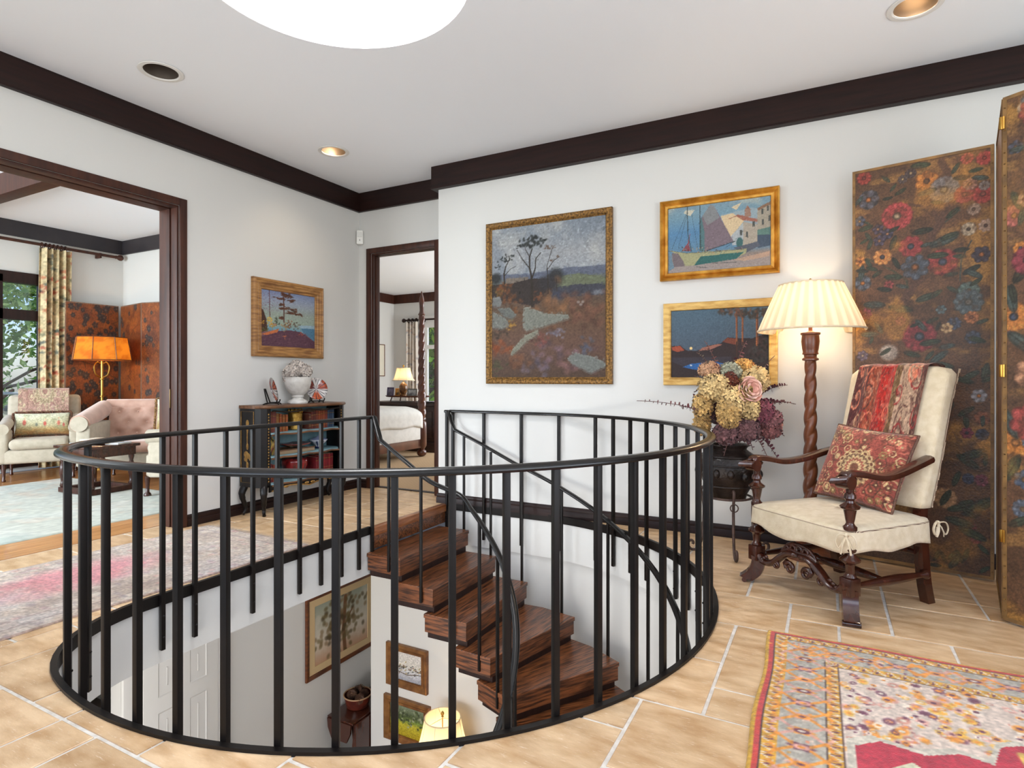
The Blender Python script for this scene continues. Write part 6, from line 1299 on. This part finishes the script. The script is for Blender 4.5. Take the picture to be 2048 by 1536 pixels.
for k, (dx, dy, w, h, z, c, lb) in enumerate([(-.08, -.02, .24, .3, .5, (176, 196, 206), 'pale blue magazine at the bottom of the stack on the side table'), (.06, .02, .3, .24, .515, (206, 160, 120), 'tan book in the middle of the stack on the side table'), (.02, .0, .26, .2, .54, (226, 214, 196), 'cream book on top of the stack on the side table'), (.2, .1, .14, .2, .501, (190, 200, 214), 'small grey-blue notebook at the edge of the side table')]):
    t = thing('book', lb, 'book', (-6.77+dx, 3.43+dy, z), 4+7*k, 'papers on the side table'); MB().cbox(-w/2, w/2, -h/2, h/2, 0, .015 if k != 1 else .024, .002).build('cover', M_('paper_cover', c, .5), t, 30); MB().box(-w/2+.004, w/2+.0008, -h/2-.0008, h/2-.004, .003, .012).build('pages', M_('page_edges', (222, 214, 198), .9), t, 0)
p = Paint(170, 170, (204, 204, 186), 1, 71); p.all((p.noise(5, 5, 4)-.5)*4, (176, 190, 180), .7); p.all((p.noise(9, 12, 4)-.54)*5, (206, 176, 146), .6); p.all((p.noise(12, 12, 4)-.55)*5, (222, 220, 206), .7); p.tone(1.1, .86); p.jitter(.14, 90, 90, 2)
rug('pale_rug', 'large pale cream and aqua rug on the living room floor', -8.0, -5.17, .6, 3.75, p, 0, None)
# ---- outside the living room window
m_leaf = V_('foliage', .6, 0, spec=.3)
nt = m_leaf.node_tree; b = nt.nodes['Principled BSDF']; tr = nt.nodes.new('ShaderNodeBsdfTranslucent'); mx = nt.nodes.new('ShaderNodeMixShader'); mx.inputs[0].default_value = .45
nt.links.new(b.inputs['Base Color'].links[0].from_socket, tr.inputs[0]); nt.links.new(b.outputs[0], mx.inputs[1]); nt.links.new(tr.outputs[0], mx.inputs[2]); nt.links.new(mx.outputs[0], nt.nodes['Material Output'].inputs[0])
m_bark = M_('bark', (92, 76, 62), .9, (70, 56, 46), 12, bump=.6)
def tree(label, loc, H, R0, nl, cols, ls_=.12, trunk=.1, cb=.45, name='tree'):
    t = thing(name, label, 'tree' if name == 'tree' else 'shrub', loc, 0); rs = np.random.RandomState(int(abs(loc[0]*31+loc[1]*17)))
    m = MB(); m.tube(curve([(0, 0, 0), (.05*R0, 0, H*.3), (-.03*R0, .05*R0, H*.6), (0, 0, H*.9)], 4), [trunk*(1-.06*k) for k in range(13)], 8)
    for k in range(9): a = k*2.4; m.tube(curve([(0, 0, H*(.35+.05*k)), (R0*.4*math.cos(a), R0*.4*math.sin(a), H*(.45+.05*k)), (R0*.8*math.cos(a), R0*.8*math.sin(a), H*(.5+.05*k))], 3), trunk*.3, 6)
    m.build('trunk', m_bark, t)
    ctr = [(rs.randn(3)*np.array([.45, .45, .3])) for _ in range(26)]; V = []; F_ = []; Cc = []
    c = np.array([ctr[i] for i in rs.randint(0, 26, nl)])+rs.randn(nl, 3)*.22; nrm = np.linalg.norm(c, axis=1); c = c/np.maximum(1, nrm/1.1)[:, None]
    c = c*np.array([R0, R0, H*(1-cb)/2*1.05])+np.array([0, 0, H*(cb+(1-cb)/2)])
    d = rs.randn(nl, 3); d /= np.linalg.norm(d, axis=1)[:, None]; e = np.cross(d, rs.randn(nl, 3)); e /= np.linalg.norm(e, axis=1)[:, None]; s = ls_*(.6+.8*rs.rand(nl, 1))
    V = np.stack([c-d*s, c+e*s*.45, c+d*s, c-e*s*.45], 1).reshape(-1, 3); cols_ = np.array(cols)[rs.randint(0, len(cols), nl)]/255.*(.8+.4*rs.rand(nl, 1))
    me = bpy.data.meshes.new('foliage'); me.from_pydata(V.tolist(), [], (np.arange(nl*4).reshape(-1, 4)).tolist()); at = me.color_attributes.new('Col', 'FLOAT_COLOR', 'POINT'); a = np.ones((nl*4, 4), np.float32); a[:, :3] = lin(np.repeat(cols_, 4, 0)); at.data.foreach_set('color', a.ravel())
    link('foliage', me, m_leaf, t)['kind'] = 'stuff'; return t
GR = [(136, 172, 84), (164, 194, 108), (110, 148, 76), (186, 210, 136), (124, 160, 100)]
tree('leafy tree spreading over the top of the living room window', (-13.3, 4.6, -3), 7.2, 2.3, 9000, GR, .07, .09, .55)
tree('light green tree low behind the balcony rail outside the living room', (-17.5, 5.9, -3), 4.6, 2.6, 9000, [(140, 170, 100), (160, 186, 120), (120, 152, 92), (176, 196, 140)], .09, .12, .3)
tree('dark green tree standing at the left outside the living room window', (-15.5, 3.6, -3), 4.9, 1.9, 6000, GR, .08, .1, .35)
tree('white flowering shrub at the foot of the living room window', (-10.6, 3.75, -.1), .95, .4, 900, [(220, 220, 200), (120, 150, 90), (150, 176, 110), (230, 226, 206)], .05, .02, .15, 'shrub')
m_conc = M_('balcony_paving', (190, 186, 178), .8, (170, 166, 158), 5)
struct(MB().box(-11.6, LRX-.15, -2, 7, -.2, -.08).build('floor_balcony', m_conc, None, 0))
brl = thing('balcony_rail', 'pale metal balcony rail outside the living room window', 'railing', (-11.5, 4.0, 0)); MB().tube([(0, -5, .95), (0, 3, .95)], .022, 8).build('top_rail', M_('pale_metal', (200, 206, 206), .4), brl)
for k in range(9): MB().cbox(-.012, .012, -5+k-.012, -5+k+.012, -.08, .95, .002).build('post', bpy.data.materials['pale_metal'], brl, 0)
gch = thing('garden_chair', 'grey curved garden chair outside on the balcony', 'chair', (-10.6, 4.35, -.08), 60); m_gry = M_('weathered_teak', (132, 132, 126), .8, (156, 156, 150), 9)
MB().tube(curve([(-.3, -.3, .66), (-.32, .1, .7), (-.2, .3, .86), (0, .34, .92), (.2, .3, .86), (.32, .1, .7), (.3, -.3, .66)], 5), .03, 8).build('back_rail', m_gry, gch)
for k in range(7): a = -.9+.3*k; MB().cbox(-.02, .02, -.01, .01, .42, .86, .002, M=RM(0, 0, 0, (.3*math.sin(a), .05+.27*math.cos(a), 0))).build('slat', m_gry, gch, 0)
MB().cbox(-.3, .3, -.3, .3, .4, .43, .006).build('seat', m_gry, gch, 30)
for x in (-.26, .26):
    for y in (-.26, .26): MB().cbox(x-.02, x+.02, y-.02, y+.02, 0, .4, .003).build('leg', m_gry, gch, 0)
struct(MB().box(-120, 60, -80, 120, -3.2, -3.05).build('ground', M_('lawn', (96, 118, 66), .95, (120, 138, 84), .8), None, 0))
# ================================================================== BEDROOM
BX0, BX1, BY0, BY1 = -9.25, -3.14, 5.03, 11.26
m_sisal = M_('sisal_carpet', (176, 142, 104), .95, (206, 176, 138), 9, wave=.3, stretch=(1, .05, 1), contrast=(.4, .6), bump=.4, bscale=120)
struct(MB().box(BX0, BX1, 5.04, BY1, -.06, .002).build('floor_bedroom', m_sisal, None, 0))
MB().cbox(-4.345, -3.52, 4.99, 5.045, -.004, .008, .003).build('threshold', m_dark, bpy.data.objects['door_2'], 30)
wall('wall_bedroom_left', [(BX0-.1, BX0, BY0, BY1, 0, CEIL)]); wall('wall_bedroom_front', [(BX0, -4.75, 5.08, 5.1, 0, CEIL)])
wall('wall_bedroom_back', [(BX0, -8.36, BY1, BY1+.12, 0, CEIL), (-6.65, -3.1, BY1, BY1+.12, 0, CEIL), (-8.36, -6.65, BY1, BY1+.12, 2.55, CEIL), (-8.36, -6.65, BY1, BY1+.12, 0, .35)])
wall('wall_bedroom_right', [(BX1, BX1+.1, BY0, 8.4, 0, CEIL), (BX1, BX1+.1, 8.4, BY1, 0, .5), (BX1, BX1+.1, 8.4, BY1, 2.7, CEIL)])
struct(MB().box(BX0-.1, BX1+.1, 5.03, BY1+.1, CEIL, CEIL+.05).build('ceiling_bedroom', m_ceil, None, 0))
trim('trim_5', [(0, 2.99), (.03, 2.99), (.03, CEIL-.001), (0, CEIL-.001)], [(BX0, 5.1, 0), (BX0, BY1, 0), (BX1, BY1, 0)], m_door, label='walnut crown board of the bedroom')
w3 = MB()
for (x0, x1, z0, z1) in [(-8.38, -8.235, .3, 2.65), (-6.72, -6.55, .3, 2.65), (-8.235, -6.72, 2.38, 2.65), (-8.235, -6.72, .3, .42), (-8.235, -6.72, 1.88, 1.97), (-7.47, -7.38, .42, 2.38)]: w3.box(x0, x1, BY1-.03, BY1+.03, z0, z1)
w3 = struct(w3.build('window_3', m_white, None, 0), 'white framed bedroom window')
for (x0, x1) in ((-8.235, -7.47), (-7.38, -6.72)):
    for (z0, z1) in ((.42, 1.88), (1.97, 2.38)): MB().box(x0, x1, BY1+.02, BY1+.026, z0, z1).build('pane', m_glass, w3, 0)
tree('bright green tree filling the bedroom window', (-10.9, 15.0, -3), 7.6, 2.8, 7000, [(120, 170, 40), (160, 200, 60), (90, 140, 40), (190, 214, 90), (60, 100, 34)], .16, .1, .3)
p = Paint(70, 200, (214, 204, 192), .2, 81); [p.ell(p.rs.rand(), p.rs.rand(), .1, .012, [(160, 150, 150), (190, 160, 140), (150, 150, 160)][p.rs.randint(3)], p.rs.rand()*3, .6, .7, 5, .4) for _ in range(160)]
curtain('curtain', 'pale flowered curtain beside the bedroom window', (-8.62, BY1-.12, 0), 0, .36, .02, 2.52, 4, p)
rd2 = thing('curtain_rod', 'dark curtain rod across the bedroom window', 'curtain rod', (-7.75, BY1-.12, 2.56)); MB().tube([(-1.05, 0, 0), (1.7, 0, 0)], .022, 10).build('pole', m_dark, rd2); MB().ball((-1.1, 0, 0), .05, 12, 8).build('finial', m_dark, rd2, 60)
for k in range(5): MB().tube([(-.95+.11*k, .045*math.cos(a), .045*math.sin(a)-.01) for a in np.arange(14)*math.pi/7], .012, 6, True).build('ring', m_dark, rd2)
# bed
m_bedw = M_('twisted_mahogany', (72, 36, 24), .28, (104, 58, 40), 5, coat=.5)
m_spread = M_('white_bedspread', (232, 228, 220), .85, (222, 218, 210), 14, bump=.12)
bd = thing('four_poster_bed', 'mahogany four-poster bed with white bedspread in the bedroom', 'bed', (-5.45, 7.29, 0))
def post(x, y):
    q_ = MB(); q_.ball((0, 0, .06), (.075, .075, .06), 16, 10); q_.lathe([(.04, .11), (.05, .13), (.07, .16), (.075, .18), (.075, .5), (.068, .53), (.05, .545), (.03, .56), (.03, 2.14), (.05, 2.15), (.058, 2.16), (.04, 2.19), (.032, 2.22), (.036, 2.3), (.042, 2.36), (.03, 2.42), (.016, 2.47), (.012, 2.5), (.001, 2.52)], 12)
    q_.lathe([(.05, .54), (.06, .56), (.045, .58)], 16); q_ = q_.build('post', m_bedw, bd, 40); q_.location = (x, y, 0)
    tw = grid_obj('twist', twist(.57, 2.16, .068, .046, .26, 120, 22), m_bedw, q_, closed_u=True)
for x, y in ((0, 0), (0, -2.1), (-1.75, 0), (-1.75, -2.1)): post(x, y)
for (x0, x1, y0, y1) in ((-.03, .03, -2.05, -.05), (-1.78, -1.72, -2.05, -.05), (-1.7, -.05, -.03, .03), (-1.7, -.05, -2.13, -2.07)): MB().cbox(x0, x1, y0, y1, .14, .32, .008).build('bed_rail', m_bedw, bd, 30)
nu, nv = 60, 30; P = np.zeros((nv, nu, 3))
for j in range(nv):
    for i in range(nu):
        s = (i/(nu-1)-.5)*2; y = -2.02+1.97*j/(nv-1); e = max(0, (abs(s)-.62)/.38); c_ = min(1, e*2.2); ang = min(1, e*1.6)*math.pi/2
        hx = .62*1.0; x = np.sign(s)*(min(abs(s), .62)/.62*.72+.17*math.sin(ang)); z = .77-.14*(1-math.cos(ang))-max(0, e-.6)*1.0*.4-.012*math.sin(y*9)*e
        P[j, i] = (-.875+x*1.05, y, z-.05*max(0, (j-(nv-4))/4))
sp_ = grid_obj('bedspread', P, m_spread, bd); md = sp_.modifiers.new('thick', 'SOLIDIFY'); md.thickness = .02
MB().cbox(-1.7, -.06, -2.03, -.06, .3, .72, .05).build('mattress', m_spread, bd, 40); hm = MB(); hm.cbox(.0, .04, -2.0, -.08, .27, .5, .012); hm.build('spread_hem', m_spread, bd, 30)
# chest with things on it
m_chest = M_('dark_walnut_chest', (44, 26, 22), .4, (66, 42, 34), 4, stretch=(1, 6, 6))
cs = thing('chest', 'dark carved wooden chest behind the bed', 'chest', (-6.2, 8.0, 0)); MB().cbox(-.66, .66, -.24, .24, .06, .74, .01).build('body', m_chest, cs, 30); MB().cbox(-.7, .7, -.27, .27, .74, .8, .012).build('lid', m_chest, cs, 30); MB().cbox(-.69, .69, -.26, .26, 0, .16, .012).build('plinth', m_chest, cs, 30)
for x in (-.44, 0, .44): MB().cbox(x-.17, x+.17, -.255, -.235, .24, .66, .006).build('front_panel', m_chest, cs, 30)
bl_ = thing('striped_blanket', 'dark striped blanket hanging over the right end of the bedroom chest', 'blanket', (-5.56, 8.0, 0)); p = Paint(60, 60, (58, 40, 44), 1, 3); [p.all((np.abs(p.u-x) < .03).astype(float), c) for x, c in ((.15, (92, 50, 44)), (.35, (60, 50, 80)), (.5, (100, 60, 52)), (.7, (40, 34, 50)), (.85, (110, 72, 60)))]
P = np.zeros((60, 60, 3))
for j in range(60):
    s = j/59*.75
    for i in range(60): u = i/59; wv = .012*math.sin(u*24); P[j, i] = (-.25+s+0*wv if s < .32 else .07+.012+wv, -.3+.5*u, .815+wv*.3 if s < .32 else .815-(s-.32))
bo = grid_obj('cloth', P, m_woven, bl_, p.a)
tr_ = thing('footed_tray', 'small dark footed tray on the bedroom chest', 'tray', (-6.28, 8.0, .8)); MB().lathe([(.001, .075), (.36, .075), (.38, .09), (.385, .1), (.375, .1), (.36, .088), (.001, .086)], 40, RM(sc=(1.15, .62, 1))).build('tray_top', m_bedw, tr_, 50); [MB().tube([(x, y, 0), (x*.9, y*.9, .078)], .01, 8).build('foot', m_bedw, tr_) for x in (-.26, .26) for y in (-.13, .13)]
def tlamp(label, loc, body, shade_r, sh, zb, mat_b, mat_s, power, group=None, col=(1, .76, .48)):
    t = thing('table_lamp', label, 'lamp', loc, 0, group); MB().lathe(body, 24).build('base', mat_b, t, 50); ztop = body[-1][1]
    MB().tube([(0, 0, ztop), (0, 0, zb+sh+.01)], .005, 8).build('stem', m_brass, t)
    n = 64; P = np.zeros((10, n, 3)); cc_ = np.zeros((10, n, 3)); cc_[:] = (.95, .88, .74)
    for j in range(10):
        tt = j/9; r = shade_r[0]+(shade_r[1]-shade_r[0])*(tt**.55)
        for k in range(n): a = 2*math.pi*k/n; P[j, k] = (r*math.cos(a), r*math.sin(a), zb+sh*tt)
    s_ = grid_obj('shade', P, mat_s, t, cc_, closed_u=True); rb_ = MB()
    for k in range(8): a = k*math.pi/4+.2; rb_.tube([((shade_r[0]+(shade_r[1]-shade_r[0])*((q_/9)**.55)+.001)*math.cos(a), (shade_r[0]+(shade_r[1]-shade_r[0])*((q_/9)**.55)+.001)*math.sin(a), zb+sh*q_/9) for q_ in range(10)], .0022, 5)
    for r, z in ((shade_r[0], zb), (shade_r[1], zb+sh)): rb_.tube([(r*math.cos(a), r*math.sin(a), z) for a in np.arange(48)*math.pi/24], .005, 6, True)
    rb_.build('shade_ribs', m_linen, s_, 60); spd = MB(); [spd.tube([(0, 0, zb+sh-.006), (shade_r[1]*math.cos(a), shade_r[1]*math.sin(a), zb+sh-.004)], .002, 5) for a in (.3, 2.4, 4.5)]; spd.build('shade_spider', m_brass, t)
    MB().lathe([(.005, zb+sh), (.012, zb+sh+.008), (.006, zb+sh+.018), (.016, zb+sh+.032), (.014, zb+sh+.045), (.004, zb+sh+.056), (.001, zb+sh+.06)], 14).build('finial', m_brass, t, 50)
    MB().ball((0, 0, zb+sh*.5), (.026, .026, .04), 12, 8).build('bulb', m_bulb, t); lamp('table_lamp_light', (loc[0], loc[1], loc[2]+zb+sh*.28), power, col, .035); return t
m_shade2 = T_('silk_bell_shade', (238, 222, 190), .45, vcol=True)
tlamp('small table lamp with cream shade and brown vase base on the bedroom chest', (-6.38, 8.02, .887), [(.06, 0), (.062, .03), (.035, .035), (.05, .05), (.072, .11), (.075, .17), (.055, .21), (.03, .225), (.02, .24)], (.19, .115), .21, .27, M_('tortoise_glaze', (66, 42, 26), .2, (124, 84, 44), 14), m_shade2, 4)
for (x, y, w, h, c, lb, c2) in [(-6.56, 7.9, .12, .15, (70, 62, 90), 'small framed photograph left of the bedroom lamp', (130, 120, 150)), (-6.1, 7.9, .17, .13, (96, 92, 84), 'wide framed photograph right of the bedroom lamp', (200, 200, 200)), (-6.5, 8.03, .1, .13, (190, 130, 50), 'gilt framed photograph behind the small one on the chest', (200, 160, 90))]:
    t = thing('photo_frame', lb, 'picture frame', (x, y, .888), 18, 'photographs on the bedroom chest'); Mx = RM(-12, 0, 0, (0, 0, h/2)); f_ = frame_mesh(w, h, [(0, 0), (0, .012), (.016, .012), (.018, .006)], M_('frame_metal', c, .35, metal=.4), t); f_.matrix_local = Mx; i_ = MB().box(-w/2+.018, w/2-.018, -.006, -.004, -h/2+.018, h/2-.018).build('photograph', M_('photo_print', c2, .3, (60, 56, 60), 9), t, 0); i_.matrix_local = Mx; MB().cbox(-.012, .012, 0, .05, 0, h*.6, .002).build('strut', m_lacq, t, 0)
p = Paint(60, 80, (222, 214, 196), .75, 5); p.poly([(.3, .15), (.7, .15), (.7, .85), (.3, .85)], (206, 150, 70)); p.ell(.5, .5, .12, .2, (150, 96, 50), 0, .6)
picture('framed_print', 'small amber print with wide white mat on the bedroom wall', (BX0+.003, 10.6, 1.62), 90, .62, .75, [(0, 0), (0, .02), (.012, .022), (.018, .014)], m_brownfr, p)
# ================================================================== LOWER STOREY
# white panelled doors
m_dr = m_white
def panel_door(name, org, rz, w, h, label, hinge='left'):
    o = struct(MB().cbox(0, w, -.02, .02, .005, h, .004).build(name, m_dr, None, 30), label); o.location = org; o.rotation_euler = (0, 0, R_(rz))
    cw = (w-.33)/2
    for x0 in (.11, .22+cw):
        for (z0, z1) in ((.22, .82), (.98, 1.58), (1.7, h-.12)):
            fr = MB()
            for (d0, y0, d1, y1) in ((0, -.02, .022, -.01), (.022, -.01, .05, -.01), (.05, -.01, .075, -.019)):
                A = [(x0+d0, y0, z0+d0), (x0+cw-d0, y0, z0+d0), (x0+cw-d0, y0, z1-d0), (x0+d0, y0, z1-d0)]; B = [(x0+d1, y1, z0+d1), (x0+cw-d1, y1, z0+d1), (x0+cw-d1, y1, z1-d1), (x0+d1, y1, z1-d1)]
                fr.add([(a, b_-.004, c) for a, b_, c in A+B], [(i, (i+1) % 4, (i+1) % 4+4, i+4) for i in range(4)])
            fr.add([(a, b_-.004, c) for a, b_, c in B], [(0, 1, 2, 3)]); fr.build('panel', m_dr, o, 0)
    MB().ball((w-.06 if hinge == 'left' else .06, -.055, 1.0), .027, 12, 8).build('knob', m_brass, o, 60); return o
panel_door('door_3', (-4.535, 2.6, LZ), 90, .62, 2.1, 'white six-panel door on the lower storey')
cz_ = MB(); cz_.cbox(-4.55, -4.52, 3.22, 3.31, LZ, LZ+2.2, .004); cz_.cbox(-4.55, -4.52, 2.462, 2.6, LZ, LZ+2.2, .004); cz_.cbox(-4.55, -4.52, 2.51, 3.31, LZ+2.11, LZ+2.2, .004); struct(cz_.build('trim_6', m_white, None, 30), 'white casing of the lower storey door')
panel_door('door_4', (-8.9, 4.245, LZ), 0, .8, 2.1, 'white door at the end of the lower hall')
cz_ = MB(); [cz_.cbox(x, x+.09, 4.235, 4.27, LZ, LZ+2.2, .004) for x in (-8.99, -8.09, -7.6)]; struct(cz_.build('trim_7', m_white, None, 30), 'white casings in the lower hall')
p = Paint(130, 110, (206, 190, 166), 1.25, 91); p.grade([(0, (190, 150, 120)), (.4, (206, 196, 180)), (1, (150, 156, 140))]); p.all((p.noise(4, 4, 4)-.5)*4, (214, 206, 190), .6)
for pts, w_ in [([(.55, 0), (.52, .4), (.56, .95)], .05), ([(.42, .2), (.46, .6), (.4, .9)], .03), ([(.52, .4), (.7, .7)], .02)]: p.line(pts, w_, (120, 84, 60))
for k in range(150):
    u, v = .5+.24*p.rs.randn(), .55+.24*p.rs.randn(); p.ell(u, v, .05, .05, [(96, 82, 50), (112, 96, 62), (78, 66, 46), (130, 106, 76)][p.rs.randint(4)], p.rs.rand()*3, .6, .65)
picture('framed_watercolour', 'large watercolour of brown eucalyptus trees on the lower storey wall', (-4.545, 4.68, -1.405), 90, 1.0, .83, [(0, 0), (0, .022), (.01, .026), (.04, .018), (.045, .012)], m_brownfr, p, 'pictures on the lower storey', (.07, m_matbd, 'mat'))
p = Paint(90, 70, (206, 206, 206), 1.3, 92); p.grade([(0, (150, 150, 160)), (.3, (196, 196, 200)), (.55, (206, 200, 190)), (1, (206, 200, 196))]); [p.ell(p.rs.rand(), .45+.1*p.rs.randn(), .05, .03, [(60, 64, 60), (150, 130, 80), (90, 90, 96), (110, 80, 60)][p.rs.randint(4)], p.rs.rand(), .6, .8) for _ in range(60)]; p.line([(.1, .3), (.5, .22), (.9, .32)], .02, (90, 76, 60)); p.jitter(.2, 40, 40, 2)
FRH = [(0, 0), (0, .035), (.01, .042), (.03, .04), (.05, .024), (.058, .03), (.068, .03), (.074, .018)]
picture('harbour_sketch', 'small harbour painting in heavy brown frame, upper of two beneath the stairs', (-3.655, 4.663, -1.66), 0, .5, .42, FRH, M_('brown_gilt_frame', (104, 64, 34), .35, (150, 104, 58), 10, metal=.3), p, 'pictures on the lower storey')
p = Paint(90, 70, (150, 140, 50), 1.3, 93); p.grade([(0, (150, 130, 30)), (.4, (176, 166, 50)), (.55, (110, 130, 60)), (.7, (70, 80, 50)), (1, (120, 130, 110))]); [p.ell(p.rs.rand(), .65+.15*p.rs.randn(), .05, .05, [(52, 58, 40), (84, 96, 56), (150, 156, 130)][p.rs.randint(3)], p.rs.rand()*3, .6, .8) for _ in range(70)]; p.jitter(.25, 40, 40, 2)
picture('meadow_painting', 'small yellow meadow painting in brown frame, lower of two beneath the stairs', (-3.655, 4.663, -2.2), 0, .56, .44, FRH, bpy.data.materials['brown_gilt_frame'], p, 'pictures on the lower storey')
# gateleg table with pine cones
gt = thing('gateleg_table', 'dark gateleg table with dropped leaf against the lower storey wall', 'table', (-4.34, 4.86, LZ))
MB().cbox(-.17, .17, -.42, .42, .68, .705, .006).build('tabletop', m_mahog, gt, 30)
for s in (-1, 1):
    lf = MB(); lf.cbox(s*.185-.012, s*.185+.012, -.4, .4, .34, .69, .01); lf.build('drop_leaf', m_mahog, gt, 30) if s > 0 else None
le = MB(); le.prism([(-.16, .69), (.16, .69), (.15, .6), (.1, .5), (-.1, .5), (-.15, .6)], -.435, -.415); le.build('end_apron', m_mahog, gt, 30)
for sx_ in (-1, 1):
    for sy_ in (-1, 1): MB().lathe([(.022, 0), (.028, .03), (.02, .06), (.018, .12), (.03, .2), (.02, .3), (.026, .42), (.018, .5), (.028, .62), (.028, .68)], 12, RM(0, 0, 0, (sx_*.13, sy_*.35, 0))).build('leg', m_mahog, gt, 50)
for sy_ in (-1, 1): MB().cbox(-.13, .13, sy_*.35-.016, sy_*.35+.016, .08, .12, .004).build('stretcher', m_mahog, gt, 30)
for sx_ in (-1, 1): MB().cbox(sx_*.13-.016, sx_*.13+.016, -.35, .35, .08, .12, .004).build('stretcher', m_mahog, gt, 30)
BW = (-4.36, 4.72, LZ+.705)
bw = thing('bowl', 'reddish brown bowl of pine cones on the gateleg table', 'bowl', BW); MB().lathe([(.001, 0), (.1, 0), (.115, .012), (.13, .07), (.14, .11), (.147, .125), (.138, .13), (.125, .09), (.1, .02), (.001, .015)], 32).build('body', M_('red_brown_glaze', (104, 44, 30), .25, (74, 32, 26), 10), bw, 50); MB().tube([(.142*math.cos(a), .142*math.sin(a), .126) for a in np.arange(40)*math.pi/20], .007, 6, True).build('rim', M_('buff_rim', (176, 140, 106), .5), bw)
m_cone = M_('pine_cone', (58, 36, 28), .7, (110, 78, 58), 30)
def cone_mesh():
    m = MB(); m.ball((0, 0, .04), (.026, .026, .04), 8, 6)
    for k in range(70):
        z = .002+.078*k/70; a = k*2.399; r = .012+.03*math.sin(math.pi*(.15+.8*k/70)); d = Vector((math.cos(a), math.sin(a), 0)); t_ = Vector((-math.sin(a), math.cos(a), 0)); c = d*r*.5+Vector((0, 0, z)); m.add([c-t_*.006, c+t_*.006, c+d*r*.75+t_*.008+Vector((0, 0, .008)), c+d*r*.75-t_*.008+Vector((0, 0, .008))], [(0, 1, 2, 3)])
    return m
cn0 = None
for k, (x, y, z, rx_, ry_, lb) in enumerate([(-.05, -.04, .075, 20, 30, 'pine cone at the front left of the reddish bowl'), (.05, -.05, .075, 60, 20, 'pine cone lying at the front right of the reddish bowl'), (.0, .05, .08, -10, 10, 'pine cone standing tallest at the back of the reddish bowl'), (.07, .03, .07, 30, 70, 'pine cone tilted at the right of the reddish bowl'), (-.07, .04, .07, 30, -60, 'pine cone tilted at the left of the reddish bowl'), (0, -.01, .1, 80, 0, 'pine cone lying on top in the middle of the reddish bowl')]):
    if cn0 is None: cn0 = cone_mesh().build('pine_cone', m_cone, None, 0); o = cn0
    else: o = share('pine_cone', cn0)
    o.location = (BW[0]+x, BW[1]+y, BW[2]+z+.025); o.rotation_euler = (R_(rx_), R_(ry_), k); tag(o, lb, 'pine cone', 'pine cones in the bowl')
lt_ = thing('console_table', 'small dark table under the glowing lamp on the lower storey', 'table', (-3.03, 4.36, LZ)); MB().cbox(-.3, .3, -.2, .2, .62, .65, .006).build('tabletop', m_mahog, lt_, 30); [MB().lathe([(.016, 0), (.022, .3), (.026, .62)], 10, RM(0, 0, 0, (x, y, 0))).build('leg', m_mahog, lt_) for x in (-.26, .26) for y in (-.16, .16)]
tlamp('glowing bell-shaped table lamp under the stairs on the lower storey', (-3.03, 4.36, LZ+.65), [(.07, 0), (.07, .02), (.03, .04), (.05, .1), (.055, .16), (.03, .22), (.02, .25)], (.27, .16), .33, .14, m_brass, m_shade2, 30)
can(-.62, 3.86, .085, -.361, 'lit recessed light in the lower ceiling beside the curved wall', True, (-.62, 3.9, -3), 30); can(-3.75, 2.6, .085, -.361, 'added recessed fill light in the lower ceiling near the white door', True, (-3.85, 2.8, -3), 20); can(-6.3, 2.6, .085, -.361, 'added recessed fill light in the lower hall ceiling', True, (-6.6, 3.4, -3), 34)  # the last two are unseen, added to brighten the lower storey
